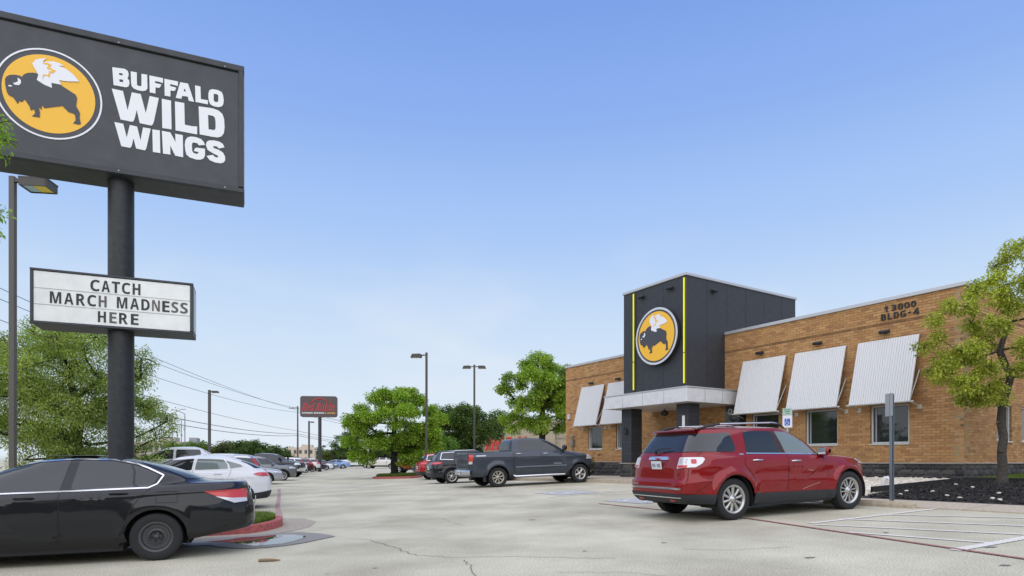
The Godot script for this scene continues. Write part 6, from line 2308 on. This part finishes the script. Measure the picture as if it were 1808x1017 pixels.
func make_tree(called: String, label: String, foot: Vector3, lobes: Array, o: Dictionary) -> Node3D:
	# lobes: [centre above the foot, radius]; a limb is grown to each
	var group: String = o.get("group", "")
	var t := thing(called, label, "tree", foot, 0.0, group)
	var nodes := [[Vector3.ZERO, -1]]
	var fork: float = o.fork
	var steps := 5
	var lean: Vector3 = o.get("lean", Vector3.ZERO)
	for k in steps:
		var f := (k + 1.0) / steps
		nodes.append([Vector3(0, fork * f, 0) + lean * f * f + Vector3(rng.randf_range(-1, 1), 0, rng.randf_range(-1, 1)) * fork * 0.02, nodes.size() - 1])
	var top: Vector3 = o.get("leader", Vector3(0, fork + 1.0, 0))
	for k in 4:
		var f := (k + 1.0) / 4
		nodes.append([nodes[steps][0].lerp(top, f) + Vector3(rng.randf_range(-1, 1), 0, rng.randf_range(-1, 1)) * 0.12, nodes.size() - 1])
	var order := lobes.duplicate()
	order.sort_custom(func(a, b): return a[0].distance_to(top) < b[0].distance_to(top))
	var ends := []
	for l in order:
		var p: Vector3 = l[0]
		var best := -1
		var bd := 1e9
		for i in range(4, nodes.size()):
			var q: Vector3 = nodes[i][0]
			var dd := q.distance_to(p) + maxf(0.0, q.y - p.y) * 1.6
			if dd < bd:
				bd = dd
				best = i
		var a: Vector3 = nodes[best][0]
		var n := maxi(2, int(a.distance_to(p) / o.get("seg", 0.5)))
		var prev := best
		var bend := Vector3(rng.randf_range(-1, 1), rng.randf_range(-0.2, 0.6), rng.randf_range(-1, 1)) * a.distance_to(p) * 0.13
		for k in n:
			var f := (k + 1.0) / n
			nodes.append([a.lerp(p, f) + bend * sin(PI * f), prev])
			prev = nodes.size() - 1
		ends.append(prev)
	var burden := []
	burden.resize(nodes.size())
	burden.fill(0.0)
	for e in ends:
		var i: int = e
		while i >= 0:
			burden[i] += 1.0
			i = nodes[i][1]
	var r0: float = o.r
	var tot := float(ends.size())
	var rad := func(i: int) -> float:
		var w: float = r0 * pow(maxf(burden[i], 0.6) / tot, o.get("power", 0.45))
		return maxf(w, o.get("twig", 0.012)) * (1.25 - 0.25 * clampf(nodes[i][0].y / fork, 0.0, 1.0))
	var b := MB.new()
	for i in range(1, nodes.size()):
		var pa: int = nodes[i][1]
		var ra: float = rad.call(pa)
		var rb: float = rad.call(i)
		if i > steps and pa <= steps: ra = minf(ra, rb * 1.4)
		elif i > steps: ra = minf(ra, rb * 1.25)
		b.tube([nodes[pa][0], nodes[i][0]], [ra, rb], 7 if rb > 0.04 else 4, false)
	if o.get("flare", true):
		b.tube([Vector3(0, -0.1, 0), Vector3(0, 0.08, 0), Vector3(0, 0.35, 0)], [r0 * 1.75, r0 * 1.45, r0 * 1.18], 10, false)
	# twigs inside each lobe
	var xf := []
	var cs := []
	var cl: float = o.density
	for l in lobes:
		var c: Vector3 = l[0]
		var r: float = l[1]
		var count := int(cl * r * r)
		for k in 6:
			var d := Vector3(rng.randf_range(-1, 1), rng.randf_range(-0.5, 1), rng.randf_range(-1, 1)).normalized()
			b.tube([c, c + d * r * 0.45 + Vector3(0, 0.05, 0) * r, c + d * r * 0.9], [o.get("twig", 0.012) * 1.2, o.get("twig", 0.012), o.get("twig", 0.012) * 0.6], 4, false)
		var shade := rng.randf_range(0.82, 1.12)
		for k in count:
			var d := Vector3(rng.randf_range(-1, 1), rng.randf_range(-1, 1), rng.randf_range(-1, 1)).normalized()
			var p := c + d * r * pow(rng.randf(), 0.4) * Vector3(1, o.get("flat", 0.85), 1)
			var sc := rng.randf_range(0.75, 1.25)
			xf.append(Transform3D(Basis.from_euler(Vector3(rng.randf_range(-0.6, 0.6), rng.randf() * TAU, rng.randf_range(-0.6, 0.6))).scaled(Vector3.ONE * sc), p))
			var q := rng.randf()
			var ca: Color = o.c1
			var cb: Color = o.c2
			cs.append(ca.lerp(cb, q) * shade)
	var bark := mat("bark_%s" % o.get("bark", "grey"), 1, 1, 1, 0.95)
	if bark.albedo_texture == null:
		grain(bark, noise_tex(256, 0.05, 5, 0.35, 1.0, 91), 1.5)
		bark.uv1_scale = Vector3(3.0, 0.8, 3.0)
		bark.albedo_color = lin(0.15, 0.125, 0.1) if o.get("bark", "grey") == "grey" else lin(0.045, 0.038, 0.03)
	part("trunk", b, bark, t)
	var lm := leaf_mat("leaf_plain", 1, 1, 1)
	var cr := scatter("crown", leaf_cluster(o.get("leaves", 9), o.leaf, o.get("spread", 0.16), o.get("seed", 1), o.get("slim", 0.45)), lm, xf, cs, t)
	stuff(cr)
	return t

func trees() -> void:
	# right foreground: a young tree in fresh leaf, the limbs show
	rng.seed = 101
	var foot := at(13.07, 16.37, 0.12)
	foot = at(12.98, 16.26, 0.13)
	var lb := []
	for q in [[-1.68, 3.05, 0.4], [-1.38, 2.45, 0.6], [-1.03, 2.15, 0.2], [-0.65, 2.2, 0.6], [-0.34, 2.25, -0.3], [-1.63, 3.75, -0.1], [-1.89, 4.2, 0.1], [-1.29, 3.4, 0.7], [-0.90, 2.85, 0.8], [-0.99, 4.5, 0.2], [-1.29, 4.65, -0.2], [-0.69, 3.9, 0.7], [-1.33, 2.85, -0.4], [-0.86, 3.3, 0.0],
			[-0.86, 4.95, 0.1], [-0.47, 4.75, 0.5], [-0.21, 5.25, 0.1], [0.05, 5.75, -0.1], [0.30, 6.05, 0.1], [-0.04, 4.55, 0.4], [0.40, 5.2, 0.3], [0.75, 4.8, 0.2], [0.55, 4.1, 0.6], [1.10, 4.3, 0.2], [1.40, 3.7, 0.3], [1.00, 3.2, 0.7], [1.55, 3.0, 0.1], [0.80, 2.6, 0.8], [1.30, 2.35, 0.3], [0.35, 2.5, -0.6], [-0.17, 3.4, 0.9], [-0.30, 2.75, 0.9], [0.30, 3.4, 0.6], [-0.52, 4.2, -0.4], [0.00, 3.9, -0.6], [1.80, 4.9, 0.0], [1.50, 5.4, -0.2], [0.90, 5.7, 0.1], [-1.50, 3.2, 0.0], [-0.77, 2.55, -0.2], [2.20, 3.9, 0.1], [2.20, 2.9, 0.2]]:
		lb.append([Vector3(q[0], q[1] + 0.12, q[2]), rng.randf_range(0.24, 0.4)])
		if rng.randf() < 0.8: lb.append([Vector3(q[0], q[1] + 0.12, q[2]) + Vector3(rng.randf_range(-0.4, 0.4), rng.randf_range(-0.25, 0.3), rng.randf_range(-0.5, 0.5)), rng.randf_range(0.15, 0.26)])
	make_tree("street_tree", "young tree in fresh yellow green leaf in the mulch bed at the right", foot, lb, {"fork": 2.05, "r": 0.095, "leader": Vector3(0.08, 5.0, 0), "density": 780.0, "power": 0.6, "leaf": 0.075, "spread": 0.07, "leaves": 7, "twig": 0.008, "c1": Color(0.32, 0.36, 0.04), "c2": Color(0.62, 0.62, 0.11), "bark": "grey", "slim": 0.55})
	# left: the big airy tree behind the sign
	rng.seed = 202
	var l2 := lobes_in(Vector3(-0.4, 3.9, 0), Vector3(3.6, 2.75, 2.6), 70, 0.68, 0.25)
	for q in [[3.3, 2.2, 0.5], [2.9, 3.4, 0.3], [3.1, 1.3, 0.6], [2.4, 4.6, 0], [-2.6, 5.6, 0], [-1.6, 6.5, 0.2], [1.2, 6.3, 0.3], [2.6, 5.3, 0.3], [-0.4, 6.4, 0.5], [3.55, 2.9, 0.2], [0.4, 1.3, 1.2], [-1.0, 1.4, 1.5], [1.5, 1.2, 1.0], [2.5, 1.6, 0.8]]: l2.append([Vector3(q[0], q[1], q[2]), 0.6])
	make_tree("leafy_tree", "large pale green tree with dark crooked limbs behind the tall sign", at(-16.9, 24.0), l2, {"fork": 1.3, "r": 0.26, "leader": Vector3(-0.3, 4.6, 0), "density": 300.0, "leaf": 0.09, "spread": 0.15, "leaves": 8, "twig": 0.015, "c1": Color(0.21, 0.29, 0.05), "c2": Color(0.47, 0.54, 0.16), "bark": "dark"})
	rng.seed = 203
	make_tree("leafy_tree", "thin sparse tree at the far left edge behind the lamp post", at(-24.5, 27.0), lobes_in(Vector3(0.2, 4.6, 0), Vector3(3.0, 3.0, 2.2), 40, 0.6, 0.2), {"fork": 1.6, "r": 0.2, "leader": Vector3(0.3, 5.6, 0), "density": 60.0, "leaf": 0.13, "spread": 0.17, "leaves": 8, "twig": 0.02, "c1": Color(0.10, 0.14, 0.03), "c2": Color(0.2, 0.25, 0.06), "bark": "dark"})
	# overhanging twigs at the upper left corner belong to a tree that stands outside the frame
	rng.seed = 204
	var l4 := []
	for q in [[2.85, 6.42, 0.24], [3.0, 6.2, 0.18], [2.6, 6.6, 0.3], [2.85, 6.0, 0.14], [2.9, 5.15, 0.14], [2.82, 4.9, 0.15], [2.3, 5.6, 0.2],  [0.6, 5.0, 0.5], [0.2, 6.6, 0.7], [-0.6, 5.6, 0.9], [-0.2, 4.6, 0.7], [0.4, 5.8, 0.6]]: l4.append([Vector3(q[0], q[1], 0.0), q[2]])
	make_tree("leafy_tree", "bright leafy twigs reaching in over the left edge of the sign", at(-10.6, 9.2), l4, {"fork": 1.9, "r": 0.05, "leader": Vector3(0.1, 4.0, 0), "power": 0.8, "density": 420.0, "leaf": 0.07, "spread": 0.08, "leaves": 7, "twig": 0.008, "c1": Color(0.2, 0.36, 0.03), "c2": Color(0.4, 0.55, 0.07)})
	# middle: the round island tree
	rng.seed = 301
	var l3 := lobes_in(Vector3(0.0, 3.95, 0), Vector3(3.3, 2.4, 2.9), 58, 0.62, 0.5)
	for q in [[-2.6, 1.6, 0.4], [-1.8, 1.35, 1.0], [2.2, 1.5, 0.9], [1.2, 1.2, 1.4], [3.0, 2.2, 0.3], [-3.2, 2.6, 0.2], [2.9, 3.2, 0.6], [-3.0, 3.9, 0.4], [0.6, 6.1, 0.2], [-0.8, 6.0, 0.4], [1.7, 5.6, 0.2]]: l3.append([Vector3(q[0], q[1], q[2]), 0.75])
	make_tree("oak_tree", "round bright green tree on the small red kerbed island in mid car park", at(-8.55, 44.7, 0.1), l3, {"fork": 1.7, "r": 0.24, "leader": Vector3(0.1, 4.5, 0), "density": 260.0, "flat": 0.62, "leaf": 0.13, "spread": 0.15, "leaves": 9, "twig": 0.02, "slim": 0.6, "c1": Color(0.17, 0.31, 0.025), "c2": Color(0.46, 0.60, 0.07), "bark": "dark"})
	rng.seed = 302
	make_tree("oak_tree", "dense dark green tree behind the double headed lamp post", at(-4.6, 62.0), lobes_in(Vector3(0, 4.4, 0), Vector3(3.6, 2.5, 3.0), 44, 0.95, 0.4), {"fork": 1.8, "r": 0.26, "leader": Vector3(0, 4.8, 0), "density": 130.0, "leaf": 0.17, "spread": 0.22, "leaves": 9, "twig": 0.02, "slim": 0.6, "c1": Color(0.065, 0.125, 0.02), "c2": Color(0.15, 0.23, 0.045), "bark": "dark"})
	rng.seed = 303
	make_tree("oak_tree", "low bright green tree between the island tree and the dark tree", at(-7.4, 57.0), lobes_in(Vector3(0.0, 2.6, 0), Vector3(2.3, 1.9, 2.0), 22, 0.8, 0.3), {"fork": 1.2, "r": 0.18, "leader": Vector3(0, 3.0, 0), "density": 85.0, "leaf": 0.23, "spread": 0.26, "leaves": 9, "twig": 0.02, "c1": Color(0.1, 0.21, 0.02), "c2": Color(0.21, 0.35, 0.05), "bark": "dark"})
	rng.seed = 304
	var l5 := lobes_in(Vector3(0, 5.7, 0), Vector3(2.85, 2.85, 2.4), 44, 0.7, 0.3)
	for q in [[-2.7, 4.0, 0.3], [-2.9, 6.2, 0.2], [1.7, 7.6, 0], [0.3, 8.3, 0], [-1.3, 7.9, 0.3], [-2.2, 3.3, 0.3], [1.8, 3.4, 0.4], [-2.5, 7.0, 0.2]]: l5.append([Vector3(q[0], q[1], q[2]), 0.6])
	make_tree("oak_tree", "tall airy green tree at the left end of the brick restaurant", at(2.25, 45.0), l5, {"fork": 2.6, "r": 0.24, "leader": Vector3(0, 7.0, 0), "density": 200.0, "flat": 0.7, "leaf": 0.15, "spread": 0.16, "leaves": 8, "twig": 0.025, "slim": 0.6, "c1": Color(0.18, 0.31, 0.03), "c2": Color(0.48, 0.60, 0.08), "bark": "dark"})
	# the trees beyond the cars
	var far := [[-46.0, 88.0, 3.9, 2.2, 3.4, 1, "bright green tree beyond the left cars, behind the single lamp post"], [-41.0, 90.0, 2.9, 2.4, 2.9, 2, "low olive bush mass beyond the cars, right of the bright green tree"], [-37.8, 88.0, 3.2, 2.5, 2.6, 0, "dark round tree beyond the cars left of the utility pole"], [-35.2, 92.0, 2.6, 1.9, 2.1, 0, "small dark tree nearest the utility pole on its left"], [-43.5, 96.0, 3.4, 2.6, 3.0, 2, "brownish tree behind the low olive bush mass"],
		[-33.0, 126.0, 6.0, 4.4, 4.3, 0, "broad dark tree right of the maroon sign pole"], [-26.5, 128.0, 5.6, 4.4, 4.6, 0, "broad dark tree behind the small white roadside sign"], [-37.5, 128.0, 3.0, 2.3, 2.4, 2, "small olive tree behind the maroon sign pole"], [-21.0, 122.0, 4.6, 3.4, 3.2, 1, "bright low tree seen through the stems left of the island tree"], [-60.0, 64.0, 5.0, 3.0, 4.0, 2, "olive tree at the left behind the large pale tree"], [-45.0, 49.0, 2.4, 2.2, 1.6, 1, "low bright shrub mass under the left tree"], [-31.5, 33.5, 1.5, 1.6, 1.0, 1, "low bright shrub at the left edge by the lamp post"]]
	var i := 0
	for f in far:
		rng.seed = 400 + i
		var c1 := Color(0.055, 0.11, 0.022)
		var c2 := Color(0.12, 0.2, 0.045)
		if f[5] == 1:
			c1 = Color(0.11, 0.2, 0.025)
			c2 = Color(0.24, 0.34, 0.06)
		elif f[5] == 2:
			c1 = Color(0.085, 0.105, 0.035)
			c2 = Color(0.16, 0.18, 0.06)
		make_tree("background_tree", f[6], at(f[0], f[1]), lobes_in(Vector3(0, f[2] * 0.62, 0), Vector3(f[4], f[3] * 0.85, f[4] * 0.8), 26, 0.85, 0.3), {"fork": f[2] * 0.3, "r": 0.2, "leader": Vector3(0, f[2] * 0.75, 0), "density": 60.0, "leaf": 0.3, "spread": 0.34, "leaves": 9, "twig": 0.03, "c1": c1, "c2": c2, "bark": "dark", "group": "trees beyond the parked cars", "seg": 0.9})
		i += 1
	# a shrub at the foot of the left wing, a plant on the island
	rng.seed = 500
	var sp := bl(-7.9, 0.75)
	var sh := make_tree("shrub", "small green shrub against the dark stone base of the left wing", at(sp.x, sp.y, 0.15), lobes_in(Vector3(0, 0.4, 0), Vector3(0.3, 0.4, 0.3), 7, 0.2, 0.0), {"fork": 0.12, "r": 0.02, "leader": Vector3(0, 0.4, 0), "density": 500.0, "leaf": 0.09, "spread": 0.07, "leaves": 7, "twig": 0.005, "c1": Color(0.06, 0.12, 0.02), "c2": Color(0.14, 0.22, 0.05), "flare": false})
	sh.set_meta("category", "shrub")
	# tufts on the far island round the oak
	var ip := PackedVector2Array([Vector2(-9.9, 46.2), Vector2(-9.7, 43.9), Vector2(-7.9, 42.0), Vector2(-6.8, 43.0), Vector2(-7.0, 46.4)])
	grass_patch(ip, 0.1, 7000, 0.22, 77)
	# a belt of trees along the horizon reads as one mass
	rng.seed = 600
	var xf := []
	var cs := []
	for k in 5200:
		var a := rng.randf_range(-0.75, 0.5)
		var d := rng.randf_range(300.0, 420.0)
		xf.append(Transform3D(Basis.from_euler(Vector3(0, rng.randf() * TAU, 0)).scaled(Vector3.ONE * rng.randf_range(0.8, 1.8)), Vector3(d * a, rng.randf() * rng.randf() * 8.0 + 0.5, -d)))
		var t := rng.randf()
		cs.append(Color(0.07, 0.10, 0.035).lerp(Color(0.12, 0.16, 0.05), t))
	# the same belt goes on round the car park, outside the frame, where panes and paint mirror it
	for k in 5200:
		var s := rng.randf() * 150.0
		var p := Vector2(-52.0, 30.0 - s) if s < 62.0 else (Vector2(-52.0 + (s - 62.0), -32.0) if s < 114.0 else Vector2(0.0 + (s - 114.0) * 1.4, -32.0 + (s - 114.0) * 0.5))
		var hgt := 4.5 + 1.6 * sin(s * 0.23) + 1.1 * sin(s * 0.61)
		xf.append(Transform3D(Basis.from_euler(Vector3(0, rng.randf() * TAU, 0)).scaled(Vector3.ONE * rng.randf_range(0.35, 0.7)), Vector3(p.x + rng.randf_range(-2.5, 2.5), 0.2 + rng.randf() * hgt, -(p.y + rng.randf_range(-2.5, 2.5)))))
		var t := rng.randf()
		cs.append(Color(0.045, 0.075, 0.02).lerp(Color(0.11, 0.16, 0.04), t))
	stuff(scatter("treeline", leaf_cluster(16, 1.5, 1.6, 9, 0.7), leaf_mat("leaf_plain", 1, 1, 1), xf, cs))

# ---------------------------------------------------------------- parked vehicles
func cars() -> void:
	var AX := deg_to_rad(23.0)
	# the outer side of the near wheels was read off the photograph; the middle of the car lies half a width behind it
	var suv := make_red_suv()
	settle(suv, 4.10 + 0.92 * 1.51 - 0.39 * 0.95, 11.3 + 0.39 * 1.51 + 0.92 * 0.95, AX)
	var black := paint("black_paint", 0.009, 0.0095, 0.011, 0.0, 0.45)
	var sedan := make_sedan("saloon_car", "black saloon car with dark steel wheels in the left foreground", black)
	settle(sedan, -4.905 - 0.92 * 1.4 - 0.39 * 0.9, 8.455 - 0.39 * 1.4 + 0.92 * 0.9, AX + PI)
	var slate := paint("slate_paint", 0.045, 0.055, 0.07, 0.25, 0.4)
	var truck := make_pickup("pickup_truck", "dark slate crew cab pickup truck with a mountain sticker on its tailgate", slate)
	settle(truck, -0.53 + 0.92 * 1.85 - 0.39 * 0.95, 24.3 + 0.39 * 1.85 + 0.92 * 0.95, AX)
	var white := paint("white_paint", 0.66, 0.67, 0.68, 0.0, 0.4)
	var ux := make_crossover("crossover_car", "white crossover car parked just beyond the black saloon", white, "coupe")
	settle(ux, -9.15, 17.2, AX + PI)
	var av := make_pickup("pickup_truck", "white crew cab truck with sloping rear pillars behind the white crossover", white, false, true)
	settle(av, -13.9, 25.6, AX + PI)
	var jet := paint("jet_paint", 0.012, 0.013, 0.016, 0.2, 0.35)
	var bs := make_crossover("crossover_car", "black crossover with red tail lamps parked left of the slate pickup", jet, "chrome")
	settle(bs, -1.95, 30.4, AX)
	var crimson := paint("crimson_paint", 0.32, 0.012, 0.012, 0.15, 0.38)
	var rc := repaint(bs, "crossover_car", "bright red hatchback seen from behind beyond the black crossover", jet, crimson)
	settle(rc, -3.6, 37.6, AX)
	var navy := paint("navy_paint", 0.02, 0.025, 0.045, 0.2, 0.4)
	var rs := make_sedan("saloon_car", "dark blue saloon in the left row by the maroon sign pole", navy, false, "cars parked in the left row")
	settle(rs, -26.0, 77.0, AX + PI)
	# the row beyond the white crossover
	var silver := paint("silver_paint", 0.42, 0.43, 0.44, 0.5, 0.38)
	var tall := make_crossover("crossover_car", "silver crossover with upright red tail lamps behind the white crossover", silver, "tall", "cars parked in the left row")
	settle(tall, -11.25, 22.3, AX + PI)
	var smoke := paint("smoke_paint", 0.04, 0.043, 0.05, 0.3, 0.4)
	var pk := make_pickup("pickup_truck", "dark pickup truck backed in with its nose towards the lane", smoke, false, false, "cars parked in the left row")
	settle(pk, -19.7, 50.0, deg_to_rad(2.0))
	var maroon := paint("maroon_paint", 0.08, 0.012, 0.014, 0.2, 0.4)
	var skyb := paint("sky_blue_paint", 0.2, 0.32, 0.55, 0.3, 0.4)
	var grey := paint("grey_paint", 0.16, 0.17, 0.175, 0.4, 0.4)
	var cream := paint("cream_paint", 0.6, 0.58, 0.53, 0.0, 0.4)
	var left := [[tall, "crossover_car", silver, white, -21.7, 58.0, 200.0, "white tall crossover beyond the dark pickup in the left row"], [tall, "crossover_car", silver, maroon, -23.4, 65.3, 200.0, "dark maroon crossover in the left row beyond the white tall one"],
		[tall, "crossover_car", silver, cream, -24.6, 71.3, 200.0, "cream crossover in the left row beyond the maroon one"], 		[rs, "saloon_car", navy, white, -26.6, 83.2, 15.0, "small white saloon facing the lane right of the maroon sign pole"], [rs, "saloon_car", navy, grey, -28.1, 91.0, 10.0, "grey saloon right of the small white saloon in the left row"], [rs, "saloon_car", navy, skyb, -28.3, 97.0, 205.0, "light blue saloon at the far end of the left row"],
		[pk, "pickup_truck", smoke, white, -26.6, 104.0, 5.0, "white four door pickup at the far end of the lane"], [pk, "pickup_truck", smoke, cream, -21.2, 100.0, 172.0, "pale pickup under the small white roadside sign"], [rs, "saloon_car", navy, smoke, -17.2, 104.0, 20.0, "dark saloon glimpsed left of the island tree trunk"],
		[rs, "saloon_car", navy, silver, -20.3, 116.0, 20.0, "silver saloon far behind the pale pickup"], [rs, "saloon_car", navy, cream, -14.0, 96.0, 190.0, "pale saloon far off behind the island tree trunk"],
		[pk, "pickup_truck", smoke, crimson, -9.6, 63.0, 172.0, "red pickup seen side-on behind the island tree trunk"], [tall, "crossover_car", silver, smoke, -6.2, 52.0, 203.0, "dark crossover between the island tree and the red saloon"], [tall, "crossover_car", silver, silver, -2.6, 58.0, 20.0, "silver crossover glimpsed above the slate pickup bed"],
		[rs, "saloon_car", navy, silver, -15.5, 35.0, 23.0, "silver saloon nosing towards the lane before the dark pickup"], [tall, "crossover_car", silver, grey, -16.9, 41.5, 20.0, "grey crossover between the silver saloon and the dark pickup"]]
	for q in left:
		var o := repaint(q[0], q[1], q[7], q[2], q[3])
		o.set_meta("group", "cars parked in the left row" if q[4] < -11.0 else "cars parked beyond the island")
		settle(o, q[4], q[5], deg_to_rad(q[6]))

# ---------------------------------------------------------------- small things
func small_things() -> void:
	var s := part("stick", MB.new(), mat("stick_brown", 0.22, 0.15, 0.085, 0.9), self)
	var b := MB.new()
	b.tube([Vector3(-0.13, 0, 0), Vector3(-0.05, 0.004, 0.005), Vector3(0.05, 0.0, 0), Vector3(0.15, -0.004, 0.012)], [0.021, 0.022, 0.02, 0.008], 9)
	s.mesh = b.mesh()
	settle(s, -3.28, 8.28, deg_to_rad(8.0), 0.024)
	tag(s, "short brown stick lying on the asphalt below the puddle", "stick")
	var w := bl(8.3, 4.6)
	var p := thing("drain_pipe", "small white pipe stub standing in the pale stones behind the sign post", "pipe", at(9.65, 15.95, 0.1))
	var pb := MB.new()
	pb.tube([Vector3(0, 0, 0), Vector3(0, 0.2, 0), Vector3(0.05, 0.3, 0.02), Vector3(0.1, 0.3, 0.04)], [0.06, 0.06, 0.062, 0.062], 12)
	part("pipe", pb, mat("pipe_white", 0.65, 0.65, 0.63, 0.5), p)
	# the red kerb of the far island
	var k := MB.new()
	var pts := [Vector2(-10.2, 46.6), Vector2(-10.0, 44.0), Vector2(-9.2, 42.3), Vector2(-7.9, 41.4), Vector2(-6.9, 41.6), Vector2(-6.4, 42.6), Vector2(-6.5, 44.8), Vector2(-6.9, 46.8)]
	var cc := Vector2(-8.6, 44.3)
	for i in pts.size():
		var a: Vector2 = pts[i]
		var e: Vector2 = pts[(i + 1) % pts.size()]
		var a2 := a.lerp(cc, 0.07)
		var e2 := e.lerp(cc, 0.07)
		k.quad(at(a.x, a.y, -0.02), at(e.x, e.y, -0.02), at(e.x, e.y, 0.14), at(a.x, a.y, 0.14))
		k.quad(at(a.x, a.y, 0.14), at(e.x, e.y, 0.14), at(e2.x, e2.y, 0.15), at(a2.x, a2.y, 0.15))
	structure("kerb", k, M["red_kerb_paint"])
	var so := MB.new()
	var q := []
	for v in pts:
		q.append(v.lerp(cc, 0.06).x)
		q.append(v.lerp(cc, 0.06).y)
	ground_poly(so, q, 0.1, 0.0, 1)
	structure("island_soil", so, mat("soil", 0.09, 0.075, 0.045, 0.95))

func _ready() -> void:
	camera_sky_sun()
	ground_and_paint()
	restaurant()
	signs()
	far_buildings()
	lamps_and_wires()
	beds_and_rocks()
	trees()
	cars()
	small_things()
